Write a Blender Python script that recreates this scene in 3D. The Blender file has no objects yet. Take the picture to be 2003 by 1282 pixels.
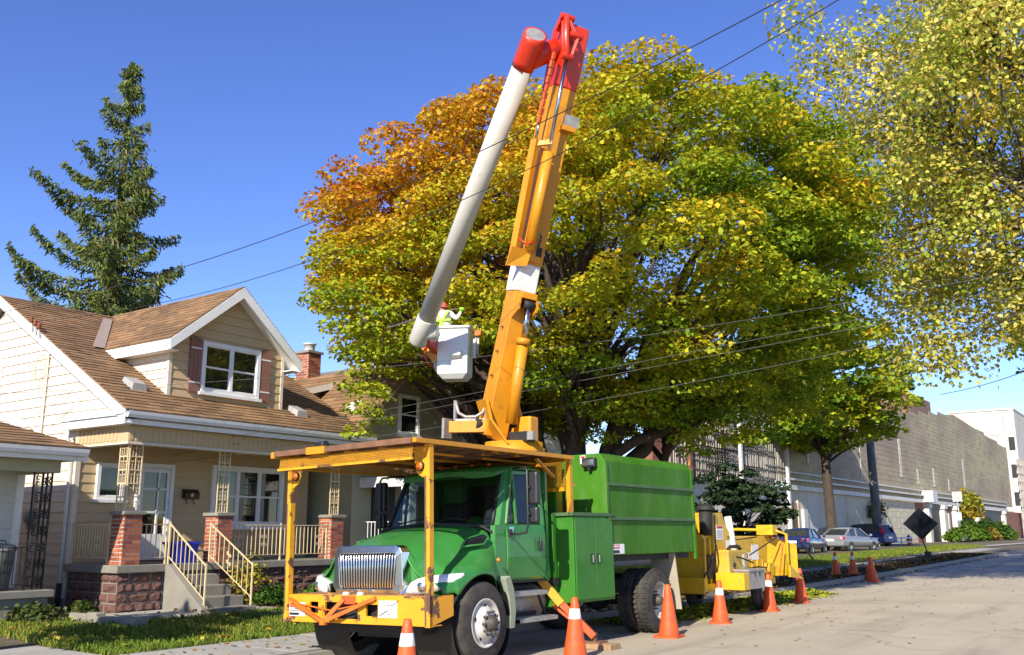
import bpy, math, random
import numpy as np
from mathutils import Vector, Matrix, Euler
random.seed(7); RNG = np.random.default_rng(7)
S = bpy.context.scene
COL = S.collection
R = math.radians

# ------------------------------------------------------------------ camera
cam = bpy.data.cameras.new('camera'); camo = bpy.data.objects.new('camera', cam); COL.objects.link(camo)
cam.sensor_width = 36; cam.lens = 33.25; cam.clip_end = 6000; cam.clip_start = 0.1
camo.location = (0, 0, 1.6)
camo.rotation_euler = (R(90 + 12.11), 0, R(35.49))
S.camera = camo
# ------------------------------------------------------------------ world and sun
SUN_DIR = Vector((0.25, -1.0, 0.64)).normalized()          # towards the sun
w = bpy.data.worlds.new('World'); S.world = w; w.use_nodes = True
nt = w.node_tree; nt.nodes.clear()
sky = nt.nodes.new('ShaderNodeTexSky'); sky.sky_type = 'NISHITA'; sky.sun_disc = False
sky.sun_elevation = math.asin(SUN_DIR.z); sky.sun_rotation = math.atan2(SUN_DIR.x, SUN_DIR.y)
sky.air_density = 1.0; sky.dust_density = 0.0; sky.ozone_density = 3.2; sky.altitude = 1200
bg = nt.nodes.new('ShaderNodeBackground'); bg.inputs[1].default_value = 0.138
wo = nt.nodes.new('ShaderNodeOutputWorld')
hs = nt.nodes.new('ShaderNodeHueSaturation'); hs.inputs['Hue'].default_value = .520; hs.inputs['Saturation'].default_value = 1.17; nt.links.new(sky.outputs[0], hs.inputs['Color']); nt.links.new(hs.outputs[0], bg.inputs[0]); nt.links.new(bg.outputs[0], wo.inputs[0])
sun = bpy.data.lights.new('sun', 'SUN'); sun.energy = 4.8; sun.angle = R(0.55); sun.color = (1.0, 0.93, 0.80)
suno = bpy.data.objects.new('sun', sun); COL.objects.link(suno)
suno.rotation_euler = (-SUN_DIR).to_track_quat('-Z', 'Y').to_euler()
S.view_settings.view_transform = 'Standard'; S.view_settings.look = 'None'
S.view_settings.exposure = 0.72; S.view_settings.gamma = 1.0
S.view_settings.use_curve_mapping = False
S.render.engine = 'CYCLES'

# ------------------------------------------------------------------ materials
def mat(name, c, rough=0.7, metal=0.0, var=0.0, vscale=3.0, c2=None, patch=None, bump=0.0, bscale=40.0, spec=0.5,
        coat=0.0, stretch=None, dirt=None, wave=None):
    """c base colour; var soft value variation; c2+patch: second colour in noise patches (scale, threshold, softness)."""
    m = bpy.data.materials.new(name); m.use_nodes = True
    n = m.node_tree; L = n.links; b = n.nodes['Principled BSDF']
    b.inputs['Roughness'].default_value = rough; b.inputs['Metallic'].default_value = metal
    b.inputs['Specular IOR Level'].default_value = spec; b.inputs['Coat Weight'].default_value = coat
    b.inputs['Base Color'].default_value = (*c, 1)
    tc = n.nodes.new('ShaderNodeTexCoord'); mp = n.nodes.new('ShaderNodeMapping'); L.new(tc.outputs['Object'], mp.inputs[0])
    if stretch: mp.inputs['Scale'].default_value = stretch
    vec = mp.outputs[0]; col = None
    def noise(sc, det=5, rg=.6):
        t = n.nodes.new('ShaderNodeTexNoise'); t.inputs['Scale'].default_value = sc; t.inputs['Detail'].default_value = det
        t.inputs['Roughness'].default_value = rg; L.new(vec, t.inputs['Vector']); return t
    def mix(fac, a, bb, mode='MIX'):
        x = n.nodes.new('ShaderNodeMix'); x.data_type = 'RGBA'; x.blend_type = mode
        if hasattr(fac, 'links'): L.new(fac, x.inputs[0])
        else: x.inputs[0].default_value = fac
        for i, q in ((6, a), (7, bb)):
            if hasattr(q, 'links'): L.new(q, x.inputs[i])
            else: x.inputs[i].default_value = (*q, 1)
        return x.outputs[2]
    cur = c
    if var:
        t = noise(vscale); r = n.nodes.new('ShaderNodeMapRange'); L.new(t.outputs[0], r.inputs[0])
        r.inputs[1].default_value = .3; r.inputs[2].default_value = .7
        lo = tuple(max(0, q * (1 - var)) for q in c); hi = tuple(min(1, q * (1 + var)) for q in c)
        cur = mix(r.outputs[0], lo, hi)
    if c2 is not None:
        for (sc, th, so) in (patch if isinstance(patch, list) else [patch]):
            t = noise(sc, 8, .65); r = n.nodes.new('ShaderNodeMapRange'); L.new(t.outputs[0], r.inputs[0])
            r.inputs[1].default_value = th - so; r.inputs[2].default_value = th + so
            cur = mix(r.outputs[0], cur, c2)
    if dirt:
        sc, th, so, dc = dirt
        t = noise(sc, 8, .7); r = n.nodes.new('ShaderNodeMapRange'); L.new(t.outputs[0], r.inputs[0])
        r.inputs[1].default_value = th - so; r.inputs[2].default_value = th + so
        cur = mix(r.outputs[0], cur, dc)
    if hasattr(cur, 'links'): L.new(cur, b.inputs['Base Color'])
    if var and not metal:
        t = noise(vscale*2.3, 6, .7); r = n.nodes.new('ShaderNodeMapRange'); L.new(t.outputs[0], r.inputs[0]); r.inputs[1].default_value = .3; r.inputs[2].default_value = .7
        r.inputs[3].default_value = max(.05, rough-.13); r.inputs[4].default_value = min(1, rough+.16); L.new(r.outputs[0], b.inputs['Roughness'])
    if bump:
        t = noise(bscale, 6, .65); bp = n.nodes.new('ShaderNodeBump'); bp.inputs['Strength'].default_value = bump
        bp.inputs['Distance'].default_value = .01
        L.new(t.outputs[0], bp.inputs['Height']); L.new(bp.outputs[0], b.inputs['Normal'])
    return m
def glassmat(name, tint=(.75, .8, .78), refl=1.0):
    m = bpy.data.materials.new(name); m.use_nodes = True; n = m.node_tree; L = n.links; n.nodes.remove(n.nodes['Principled BSDF'])
    o = n.nodes['Material Output']; tr = n.nodes.new('ShaderNodeBsdfTransparent'); tr.inputs[0].default_value = (*tint, 1)
    gl = n.nodes.new('ShaderNodeBsdfGlossy'); gl.inputs['Roughness'].default_value = .03
    lw_n = n.nodes.new('ShaderNodeLayerWeight'); lw_n.inputs[0].default_value = .5
    pw = n.nodes.new('ShaderNodeMath'); pw.operation = 'POWER'; L.new(lw_n.outputs['Facing'], pw.inputs[0]); pw.inputs[1].default_value = 4.5
    fr = n.nodes.new('ShaderNodeMath'); fr.operation = 'MULTIPLY_ADD'; L.new(pw.outputs[0], fr.inputs[0]); fr.inputs[1].default_value = .9; fr.inputs[2].default_value = .05
    mx = n.nodes.new('ShaderNodeMixShader'); L.new(fr.outputs[0], mx.inputs[0]); L.new(tr.outputs[0], mx.inputs[1]); L.new(gl.outputs[0], mx.inputs[2])
    L.new(mx.outputs[0], o.inputs[0]); return m
def leafmat(name, trans=.35, rough=.5):
    m = bpy.data.materials.new(name); m.use_nodes = True; n = m.node_tree; L = n.links; b = n.nodes['Principled BSDF']
    at_ = n.nodes.new('ShaderNodeAttribute'); at_.attribute_name = 'leafcol'
    b.inputs['Roughness'].default_value = rough; b.inputs['Specular IOR Level'].default_value = .25
    L.new(at_.outputs['Color'], b.inputs['Base Color'])
    tl = n.nodes.new('ShaderNodeBsdfTranslucent'); L.new(at_.outputs['Color'], tl.inputs[0])
    mx = n.nodes.new('ShaderNodeMixShader'); mx.inputs[0].default_value = trans
    L.new(b.outputs[0], mx.inputs[1]); L.new(tl.outputs[0], mx.inputs[2]); L.new(mx.outputs[0], n.nodes['Material Output'].inputs[0]); return m
def emis(name, c, s):
    m = bpy.data.materials.new(name); m.use_nodes = True; b = m.node_tree.nodes['Principled BSDF']
    b.inputs['Base Color'].default_value = (*c, 1); b.inputs['Emission Color'].default_value = (*c, 1); b.inputs['Emission Strength'].default_value = s; return m
M = {}
M['siding'] = mat('siding', (.52, .375, .205), .6, var=.06, vscale=1.2, bump=.1, bscale=25, dirt=(2.5, .62, .12, (.5, .38, .24)))
M['siding_pale'] = mat('siding_pale', (.66, .58, .47), .6, var=.05, vscale=1.0, dirt=(2.0, .62, .15, (.55, .46, .35)))
M['siding_sage'] = mat('siding_sage', (.40, .36, .24), .6, var=.06, vscale=1.5)
M['siding_white'] = mat('siding_white', (.62, .60, .52), .6, var=.05)
M['white'] = mat('white_paint', (.78, .77, .74), .45, var=.04, vscale=2, dirt=(5, .66, .1, (.55, .52, .45)))
M['whitedirty'] = mat('white_weathered', (.72, .70, .66), .6, dirt=(3, .55, .15, (.45, .42, .36)))
M['shingle'] = mat('brown_shingle', (.215, .125, .068), .9, var=.35, vscale=9, bump=.6, bscale=90, stretch=(1, .25, 1), dirt=(1.2, .6, .2, (.17, .10, .06)))
M['shingle_grey'] = mat('grey_brown_shingle', (.20, .165, .14), .9, var=.35, vscale=9, bump=.6, bscale=90)
M['flash'] = mat('metal_flashing', (.36, .28, .21), .5, var=.1)
M['ventgrey'] = mat('roof_vent_metal', (.36, .34, .32), .5, var=.15)
M['brick'] = mat('red_brick', (.36, .105, .05), .85, var=.3, vscale=7, bump=.4, bscale=60)
M['brick_b'] = mat('brown_brick', (.25, .065, .035), .85, var=.3, vscale=7, bump=.4, bscale=60)
M['brick_c'] = mat('orange_brick', (.46, .17, .08), .85, var=.3, vscale=7, bump=.4, bscale=60)
M['mortar'] = mat('mortar', (.50, .46, .40), .95, var=.15, vscale=20)
M['stone'] = mat('rough_red_stone', (.145, .072, .055), .95, var=.55, vscale=9, bump=1.0, bscale=22, c2=(.11, .06, .05), patch=(7, .56, .1))
M['stone_b'] = mat('rough_brown_stone', (.15, .072, .056), .9, var=.4, vscale=6, bump=1.0, bscale=14)
M['concrete'] = mat('concrete', (.23, .21, .17), .9, var=.15, vscale=2.5, bump=.3, bscale=60, dirt=(1.5, .6, .15, (.24, .22, .18)))
M['sidewalk'] = mat('sidewalk_concrete', (.36, .34, .295), .9, var=.12, vscale=1.5, bump=.25, bscale=80, dirt=(.9, .58, .12, (.27, .25, .21)))
M['kerb'] = mat('kerb_concrete', (.30, .275, .23), .9, var=.2, vscale=3, bump=.3, bscale=50)
M['cream_iron'] = mat('cream_painted_iron', (.66, .51, .29), .5, var=.08, vscale=12)
M['black_iron'] = mat('black_iron', (.012, .012, .012), .5)
M['shutter'] = mat('dusty_red_shutter', (.25, .115, .085), .6, var=.1, vscale=8)
M['winglass'] = mat('window_glass_dark', (.012, .014, .013), .04, spec=.9)
M['curtain'] = mat('curtain', (.30, .29, .24), .9, var=.2, vscale=8, stretch=(1, 6, .3))
M['black'] = mat('matte_black', (.012, .012, .012), .55)
M['blackpl'] = mat('black_plastic', (.022, .022, .024), .4)
M['mailbox'] = mat('bronze_mailbox', (.05, .035, .02), .45, metal=.5)
M['bluebin'] = mat('blue_plastic_bin', (.010, .035, .42), .4, var=.1)
M['greybin'] = mat('grey_plastic_bin', (.20, .20, .19), .6, var=.1)
M['dish'] = mat('pale_grey_dish', (.55, .54, .52), .5)
# truck
M['green'] = mat('green_cab_paint', (.034, .195, .034), .38, var=.16, vscale=1.8, coat=.22, bump=.05, bscale=9, dirt=(5.5, .66, .10, (.085, .20, .075)))
M['greenbox'] = mat('green_box_paint', (.046, .165, .008), .58, spec=.2, var=.16, vscale=1.4, stretch=(1, 1, .35), dirt=(3.6, .60, .10, (.085, .19, .04)))
M['greenworn'] = mat('green_worn_paint', (.036, .175, .016), .5, spec=.3, var=.12, vscale=2, c2=(.17, .085, .05), patch=(3.2, .67, .02), coat=.1)
M['greentrim'] = mat('green_rail_grimy', (.06, .12, .05), .6, var=.2)
M['yellow'] = mat('yellow_boom_paint', (.60, .245, .006), .45, var=.12, vscale=2, coat=.05, dirt=(6, .62, .07, (.40, .17, .02)))
M['yellowrust'] = mat('yellow_rusty_paint', (.70, .31, .012), .5, var=.08, vscale=3, c2=(.13, .06, .032), patch=[(2.6, .565, .012), (11, .69, .02)])
M['rusty'] = mat('rusty_steel', (.17, .08, .042), .8, var=.3, vscale=6, c2=(.66, .29, .012), patch=(2.3, .60, .012), bump=.3)
M['yellowmesh'] = mat('yellow_mesh_paint', (.66, .30, .015), .55, var=.1, c2=(.14, .07, .03), patch=(3, .63, .03))
M['chipyellow'] = mat('bright_yellow_paint', (.66, .385, .010), .45, var=.12, vscale=3, dirt=(6, .60, .09, (.40, .24, .04)))
M['red'] = mat('red_orange_paint', (.62, .030, .006), .38, var=.08, coat=.2, dirt=(5, .68, .06, (.30, .02, .01)))
M['redweld'] = mat('red_orange_dull', (.60, .09, .02), .5, var=.15)
M['fibre'] = mat('grey_white_fibreglass', (.54, .52, .46), .35, var=.08, vscale=1.5, dirt=(3.5, .66, .05, (.34, .30, .22)))
M['bucketwhite'] = mat('white_fibreglass', (.72, .70, .65), .35, var=.03, dirt=(6, .72, .04, (.5, .46, .4)))
M['chrome'] = mat('chrome', (.62, .62, .62), .20, metal=1.0, var=.08)
M['rod'] = mat('steel_rod', (.45, .44, .43), .2, metal=1.0)
M['tyre'] = mat('tyre_rubber', (.030, .027, .024), .85, var=.25, vscale=6, bump=.3, bscale=70, dirt=(4, .58, .15, (.085, .072, .055)))
M['rimwhite'] = mat('white_wheel_rim', (.55, .52, .47), .5, var=.15, vscale=5, dirt=(4, .60, .08, (.16, .09, .05)))
M['hubdark'] = mat('greasy_hub', (.07, .055, .045), .6, var=.3, vscale=14)
M['chassis'] = mat('black_chassis', (.018, .017, .016), .7, var=.3, vscale=6)
M['galv'] = mat('galvanised_steel', (.34, .32, .29), .5, metal=.4, var=.25, vscale=7)
M['amber'] = mat('amber_lens', (.75, .17, .008), .25, spec=.6)
M['lens'] = mat('clear_headlight_lens', (.72, .71, .66), .12, coat=.6)
M['truckglass'] = glassmat('truck_glass', (.45, .52, .50))
M['interior'] = mat('cab_interior_grey', (.06, .06, .06), .8)
M['orangestrap'] = mat('orange_brace_paint', (.62, .13, .012), .6, var=.25, vscale=8)
M['tarp'] = mat('plywood_flap', (.38, .33, .25), .9, var=.12, vscale=3)
M['wood'] = mat('weathered_wood', (.34, .21, .11), .85, var=.3, vscale=6, stretch=(1, 6, 1))
M['sticker'] = mat('white_sticker', (.78, .76, .74), .5)
M['stickerred'] = mat('red_print', (.55, .02, .02), .5)
M['stickerblue'] = mat('pale_blue_sticker', (.28, .58, .70), .5)
M['print'] = mat('black_print', (.02, .02, .02), .6)
M['cone'] = mat('orange_cone_plastic', (.70, .092, .013), .55, var=.15, vscale=5, dirt=(9, .58, .10, (.36, .07, .03)))
M['conewhite'] = mat('white_reflective_band', (.80, .78, .74), .4, dirt=(9, .66, .08, (.5, .48, .44)))
# people
M['shirt'] = mat('white_shirt', (.80, .80, .78), .8, var=.05)
M['lime'] = mat('lime_harness', (.38, .75, .04), .7)
M['skin'] = mat('skin', (.45, .22, .14), .6)
M['helmet'] = mat('red_helmet', (.55, .10, .07), .4)
M['trousers'] = mat('dark_trousers', (.05, .06, .08), .9)
# nature
M['leaf'] = leafmat('maple_leaf', .44)
M['leafpale'] = leafmat('pale_leaf', .42)
M['needle'] = leafmat('spruce_needle', .12, .7)
M['bark'] = mat('brown_bark', (.060, .043, .031), .95, var=.35, vscale=8, bump=1.0, bscale=20, stretch=(1, 1, .25))
M['barkpale'] = mat('grey_bark', (.10, .085, .07), .95, var=.35, vscale=8, bump=1.0, bscale=20, stretch=(1, 1, .25))
M['grass'] = leafmat('grass_blade', .3, .7)
M['soil'] = mat('lawn_soil', (.045, .055, .018), .95, var=.4, vscale=5)
M['dirt'] = mat('boulevard_dirt', (.13, .095, .06), .95, var=.4, vscale=3, c2=(.07, .085, .025), patch=(1.8, .55, .08), bump=.5)
M['terrain'] = mat('terrain', (.12, .12, .06), .95, var=.3, vscale=.2)
# far
M['mansard'] = mat('weathered_brown_cladding', (.37, .285, .20), .9, var=.24, vscale=.25, stretch=(1, 1, 2.5), c2=(.47, .41, .235), patch=(.06, .52, .10), dirt=(.5, .60, .14, (.22, .165, .13)))
M['paintwall'] = mat('off_white_painted_wall', (.62, .59, .51), .8, var=.1, vscale=.4, dirt=(.35, .58, .12, (.56, .49, .36)))
M['creamwall'] = mat('cream_block_wall', (.60, .53, .38), .85, var=.1, vscale=.6, dirt=(.8, .6, .12, (.46, .39, .27)))
M['lathe'] = mat('grey_lattice_steel', (.34, .31, .27), .8, var=.3, vscale=2)
M['greymetal'] = mat('grey_corrugated', (.40, .37, .34), .6, var=.2, vscale=.7)
M['browndoor'] = mat('brown_door', (.22, .11, .06), .6, var=.1)
M['pole'] = mat('weathered_pole', (.11, .125, .125), .85, var=.3, vscale=4, stretch=(1, 1, .2))
M['wire'] = mat('black_cable', (.016, .015, .014), .6)
M['wirepale'] = mat('grey_service_wire', (.075, .07, .065), .5)
M['navy'] = mat('navy_car_paint', (.012, .020, .085), .25, coat=.7)
M['silver'] = mat('silver_car_paint', (.28, .29, .31), .3, metal=.3, coat=.6)
M['suvblue'] = mat('blue_car_paint', (.012, .030, .20), .25, coat=.7)
M['cardark'] = mat('dark_car_glass', (.03, .035, .04), .05, spec=.9)
M['taillight'] = mat('red_tail_lens', (.55, .01, .015), .2)
M['hydred'] = mat('red_hydrant_paint', (.50, .02, .02), .5)
M['hydblue'] = mat('blue_hydrant_cap', (.02, .05, .40), .5)
M['signback'] = mat('dark_sign_back', (.012, .014, .017), .8, spec=.05, var=.1)
M['stairbrick'] = mat('far_red_brick', (.24, .10, .065), .9, var=.25, vscale=3)
M['tower'] = mat('brown_brick_tower', (.24, .14, .10), .9, var=.25, vscale=2)

def road_material():
    m = mat('worn_road', (.43, .36, .262), .92, var=.10, vscale=.35, bump=.45, bscale=120)
    n = m.node_tree; L = n.links; b = n.nodes['Principled BSDF']
    base = b.inputs['Base Color'].links[0].from_socket
    tc = n.nodes.new('ShaderNodeTexCoord')
    def mixin(cur, vecscale, sc, det, lo, hi, colr, fac=1.0, rough=.65):
        mp = n.nodes.new('ShaderNodeMapping'); mp.inputs['Scale'].default_value = vecscale; L.new(tc.outputs['Object'], mp.inputs[0])
        t = n.nodes.new('ShaderNodeTexNoise'); t.inputs['Scale'].default_value = sc; t.inputs['Detail'].default_value = det; t.inputs['Roughness'].default_value = rough
        L.new(mp.outputs[0], t.inputs['Vector'])
        r = n.nodes.new('ShaderNodeMapRange'); r.inputs[1].default_value = lo; r.inputs[2].default_value = hi; r.inputs[4].default_value = fac
        L.new(t.outputs[0], r.inputs[0])
        x = n.nodes.new('ShaderNodeMix'); x.data_type = 'RGBA'; L.new(r.outputs[0], x.inputs[0]); L.new(cur, x.inputs[6]); x.inputs[7].default_value = (*colr, 1)
        return x.outputs[2]
    cur = mixin(base, (1, 1, 1), 90, 3, .48, .70, (.50, .44, .35), .7)          # pale aggregate
    cur = mixin(cur, (1, 1, 1), 60, 4, .58, .72, (.20, .165, .125), .6)          # dark specks
    cur = mixin(cur, (1.0, .09, 1), 1.1, 4, .50, .70, (.29, .245, .185), .8)      # tyre-worn streaks along the street
    cur = mixin(cur, (1, 1, 1), .55, 5, .56, .74, (.27, .225, .17), .75)         # stains
    cur = mixin(cur, (1, 1, 1), 11, 6, .655, .70, (.24, .13, .06), .7, .75)      # crumbled leaf litter
    # cracks: distorted cell borders
    nz = n.nodes.new('ShaderNodeTexNoise'); nz.inputs['Scale'].default_value = .9; nz.inputs['Detail'].default_value = 6; L.new(tc.outputs['Object'], nz.inputs['Vector'])
    av = n.nodes.new('ShaderNodeVectorMath'); av.operation = 'MULTIPLY_ADD'; L.new(nz.outputs['Color'], av.inputs[0]); av.inputs[1].default_value = (1.6, 1.6, 0); L.new(tc.outputs['Object'], av.inputs[2])
    vo = n.nodes.new('ShaderNodeTexVoronoi'); vo.feature = 'DISTANCE_TO_EDGE'; vo.inputs['Scale'].default_value = .22; L.new(av.outputs[0], vo.inputs['Vector'])
    rr2 = n.nodes.new('ShaderNodeMapRange'); rr2.inputs[1].default_value = .0; rr2.inputs[2].default_value = .006; rr2.inputs[3].default_value = .42; rr2.inputs[4].default_value = 0; L.new(vo.outputs['Distance'], rr2.inputs[0])
    xx = n.nodes.new('ShaderNodeMix'); xx.data_type = 'RGBA'; L.new(rr2.outputs[0], xx.inputs[0]); L.new(cur, xx.inputs[6]); xx.inputs[7].default_value = (.13, .11, .085, 1); cur = xx.outputs[2]
    L.new(cur, b.inputs['Base Color']); return m
M['road'] = road_material()

# ------------------------------------------------------------------ mesh helpers
def smoothstep(a, b, x): t = min(1, max(0, (x - a) / (b - a))); return t * t * (3 - 2 * t)
def V(*a): return Vector(a if len(a) > 1 else a[0])
class MB:
    def __init__(s): s.v = []; s.f = []; s.sm = []
    def add(s, verts, faces, smooth=False):
        o = len(s.v); s.v += [tuple(p) for p in verts]
        for f in faces: s.f.append(tuple(i + o for i in f)); s.sm.append(smooth)
        return s
    def box(s, x0, x1, y0, y1, z0, z1):
        x0, x1 = min(x0, x1), max(x0, x1); y0, y1 = min(y0, y1), max(y0, y1); z0, z1 = min(z0, z1), max(z0, z1)
        return s.add([(x0,y0,z0),(x1,y0,z0),(x1,y1,z0),(x0,y1,z0),(x0,y0,z1),(x1,y0,z1),(x1,y1,z1),(x0,y1,z1)],
                     [(3,2,1,0),(4,5,6,7),(0,1,5,4),(1,2,6,5),(2,3,7,6),(3,0,4,7)])
    def hexa(s, p):   # 8 corners: bottom 4 (ccw), top 4
        return s.add(p, [(3,2,1,0),(4,5,6,7),(0,1,5,4),(1,2,6,5),(2,3,7,6),(3,0,4,7)])
    def prism(s, poly, d):   # polygon (3D points) extruded by vector d
        n = len(poly); d = V(d); p = [V(q) for q in poly]
        return s.add(p + [q + d for q in p], [tuple(range(n))[::-1], tuple(range(n, 2*n))] + [(i, (i+1) % n, n+(i+1) % n, n+i) for i in range(n)])
    def beam(s, a, b, wd, ht=None, up=(0,0,1)):   # rectangular bar a->b
        a, b = V(a), V(b); ht = ht or wd; t = (b - a).normalized(); u = V(up)
        if abs(t.dot(u)) > .98: u = V(0, 1, 0) if abs(t.y) < .9 else V(1, 0, 0)
        r = t.cross(u).normalized(); u = r.cross(t).normalized(); r *= wd/2; u *= ht/2
        c = [-r-u, r-u, r+u, -r+u]
        return s.add([a+q for q in c] + [b+q for q in c], [(3,2,1,0)[::-1],(4,5,6,7)[::-1],(0,1,5,4)[::-1],(1,2,6,5)[::-1],(2,3,7,6)[::-1],(3,0,4,7)[::-1]])
    def tube(s, pts, rad, n=8, cap=True, smooth=True):
        pts = [V(p) for p in pts]; m = len(pts); rads = rad if isinstance(rad, (list, tuple)) else [rad]*m
        vs = []; prev = None
        for i, p in enumerate(pts):
            t = (pts[min(i+1, m-1)] - pts[max(i-1, 0)]).normalized()
            if prev is None:
                u = V(0,0,1) if abs(t.z) < .9 else V(1,0,0); r = t.cross(u).normalized()
            else: r = (prev - t * prev.dot(t)).normalized()
            prev = r; u = t.cross(r)
            for k in range(n): a = 2*math.pi*k/n; vs.append(p + (r*math.cos(a) + u*math.sin(a)) * rads[i])
        fs = [(i*n+k, i*n+(k+1) % n, (i+1)*n+(k+1) % n, (i+1)*n+k) for i in range(m-1) for k in range(n)]
        s.add(vs, fs, smooth)
        if cap:
            o = len(s.v) - m*n
            s.f.append(tuple(o+k for k in range(n))[::-1]); s.sm.append(False)
            s.f.append(tuple(o+(m-1)*n+k for k in range(n))); s.sm.append(False)
        return s
    def cyl(s, a, b, r, n=12, r2=None): return s.tube([a, b], [r, r if r2 is None else r2], n)
    def lathe(s, prof, c=(0,0,0), axis='z', n=24, smooth=True, closed=False):   # prof [(radius, height)]
        c = V(c); vs = []
        for (r, h) in prof:
            for k in range(n):
                a = 2*math.pi*k/n; ca, sa = r*math.cos(a), r*math.sin(a)
                vs.append(c + (V(ca, sa, h) if axis == 'z' else V(h, ca, sa) if axis == 'x' else V(ca, h, sa)))
        m = len(prof); fs = [(i*n+k, i*n+(k+1) % n, (i+1)*n+(k+1) % n, (i+1)*n+k) for i in range(m-1) for k in range(n)]
        if closed: fs += [((m-1)*n+k, (m-1)*n+(k+1) % n, (k+1) % n, k) for k in range(n)]
        s.add(vs, fs, smooth)
        return s
    def loft(s, rings, closed=True, caps=True, smooth=True):   # rings: lists of points, equal length
        n = len(rings[0]); m = len(rings); vs = [p for r in rings for p in r]
        kk = n if closed else n-1
        fs = [(i*n+k, i*n+(k+1) % n, (i+1)*n+(k+1) % n, (i+1)*n+k) for i in range(m-1) for k in range(kk)]
        s.add(vs, fs, smooth)
        if caps and closed:
            o = len(s.v) - m*n
            s.f.append(tuple(o+k for k in range(n))[::-1]); s.sm.append(False)
            s.f.append(tuple(o+(m-1)*n+k for k in range(n))); s.sm.append(False)
        return s
    def mesh(s, name, m, inv=None):
        me = bpy.data.meshes.new(name)
        vs = s.v if inv is None else [tuple(inv @ V(p)) for p in s.v]
        me.from_pydata(vs, [], s.f); me.polygons.foreach_set('use_smooth', s.sm); me.update()
        if m: me.materials.append(M[m] if isinstance(m, str) else m)
        return me
    def build(s, name, m, parent=None, local=False, bevel=0, fix=True):
        inv = None
        if parent is not None and not local:
            r = parent
            while r.parent: r = r.parent
            inv = (Matrix.Translation(r.location) @ r.rotation_euler.to_matrix().to_4x4()).inverted()
        me = s.mesh(name, m, inv)
        if fix:
            import bmesh
            bm = bmesh.new(); bm.from_mesh(me); bmesh.ops.recalc_face_normals(bm, faces=bm.faces); bm.to_mesh(me); bm.free()
        o = bpy.data.objects.new(name, me); COL.objects.link(o); o.parent = parent
        if bevel:
            b = o.modifiers.new('bevel', 'BEVEL'); b.width = bevel; b.segments = 2; b.limit_method = 'ANGLE'; b.angle_limit = R(40)
            b.harden_normals = False
        return o
def tag(o, label=None, cat=None, group=None, kind=None):
    if label: o['label'] = label
    if cat: o['category'] = cat
    if group: o['group'] = group
    if kind: o['kind'] = kind
    return o
def thing(name, label, cat, loc=(0,0,0), rot=(0,0,0), group=None):
    o = bpy.data.objects.new(name, None); COL.objects.link(o); o.location = loc; o.rotation_euler = rot; o.empty_display_size = .1
    return tag(o, label, cat, group)
def inst(name, me, parent, loc, rot=(0,0,0), sc=(1,1,1), local=False):
    o = bpy.data.objects.new(name, me); COL.objects.link(o); o.parent = parent
    l = V(loc)
    if not local:
        r = parent
        while r.parent: r = r.parent
        l = l - r.location
    o.location = l; o.rotation_euler = rot; o.scale = sc; return o
def copy_tree(o, parent=None):
    c = o.copy(); COL.objects.link(c); c.parent = parent
    for ch in list(o.children): copy_tree(ch, c)
    return c
def BX(*a): return MB().box(*a)
def text_mesh(txt, size, m, name, parent, mat4, local=True):
    cu = bpy.data.curves.new(name, 'FONT'); cu.body = txt; cu.size = size; cu.extrude = .0015; cu.align_x = 'CENTER'; cu.align_y = 'CENTER'
    t = bpy.data.objects.new(name, cu); COL.objects.link(t)
    dg = bpy.context.evaluated_depsgraph_get(); me = bpy.data.meshes.new_from_object(t.evaluated_get(dg)); bpy.data.objects.remove(t)
    me.materials.clear(); me.materials.append(M[m]); me.transform(mat4)
    o = bpy.data.objects.new(name, me); COL.objects.link(o); o.parent = parent; return o

# ------------------------------------------------------------------ leaves (numpy)
LEAF = np.array([[0,-.5,0],[.30,-.32,.06],[.52,.05,-.03],[.22,.08,.05],[0,.55,-.04],[-.22,.08,.05],[-.52,.05,-.03],[-.30,-.32,.06]])
LEAF6 = np.array([[0,-.5,0],[.42,-.2,-.05],[.25,.15,.05],[0,.55,-.05],[-.25,.15,.05],[-.42,-.2,-.05]])
NEED = np.array([[-.5,-.5,0],[.5,-.5,0],[.28,.5,0],[-.28,.5,0]])
def leaves_object(name, P, N, SZ, C, shape, m, parent=None, spin=None, aspect=None):
    """one mesh of len(P) leaves: P centres, N normals, SZ sizes, C colours."""
    n = len(P); k = len(shape)
    N = N / (np.linalg.norm(N, axis=1, keepdims=True) + 1e-9)
    A = RNG.normal(size=(n, 3)) if spin is None else spin
    T = A - N * np.sum(A * N, axis=1, keepdims=True); T /= (np.linalg.norm(T, axis=1, keepdims=True) + 1e-9)
    B = np.cross(N, T)
    asp = np.ones(n) if aspect is None else aspect
    vs = (P[:, None, :] + SZ[:, None, None] * (shape[None, :, 0:1] * asp[:, None, None] * B[:, None, :] + shape[None, :, 1:2] * T[:, None, :] + shape[None, :, 2:3] * N[:, None, :])).reshape(-1, 3)
    if parent is not None: vs = vs - np.array(parent.location)
    me = bpy.data.meshes.new(name); me.vertices.add(n*k); me.vertices.foreach_set('co', vs.astype(np.float32).ravel())
    me.loops.add(n*k); me.loops.foreach_set('vertex_index', np.arange(n*k, dtype=np.int32))
    me.polygons.add(n); me.polygons.foreach_set('loop_start', np.arange(0, n*k, k, dtype=np.int32))
    me.update(calc_edges=True)
    ca = me.color_attributes.new('leafcol', 'FLOAT_COLOR', 'POINT')
    cc = np.concatenate([np.repeat(C, k, axis=0), np.ones((n*k, 1))], axis=1).astype(np.float32); ca.data.foreach_set('color', cc.ravel())
    me.materials.append(M[m]); o = bpy.data.objects.new(name, me); COL.objects.link(o); o.parent = parent
    o['kind'] = 'stuff'
    return o
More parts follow.
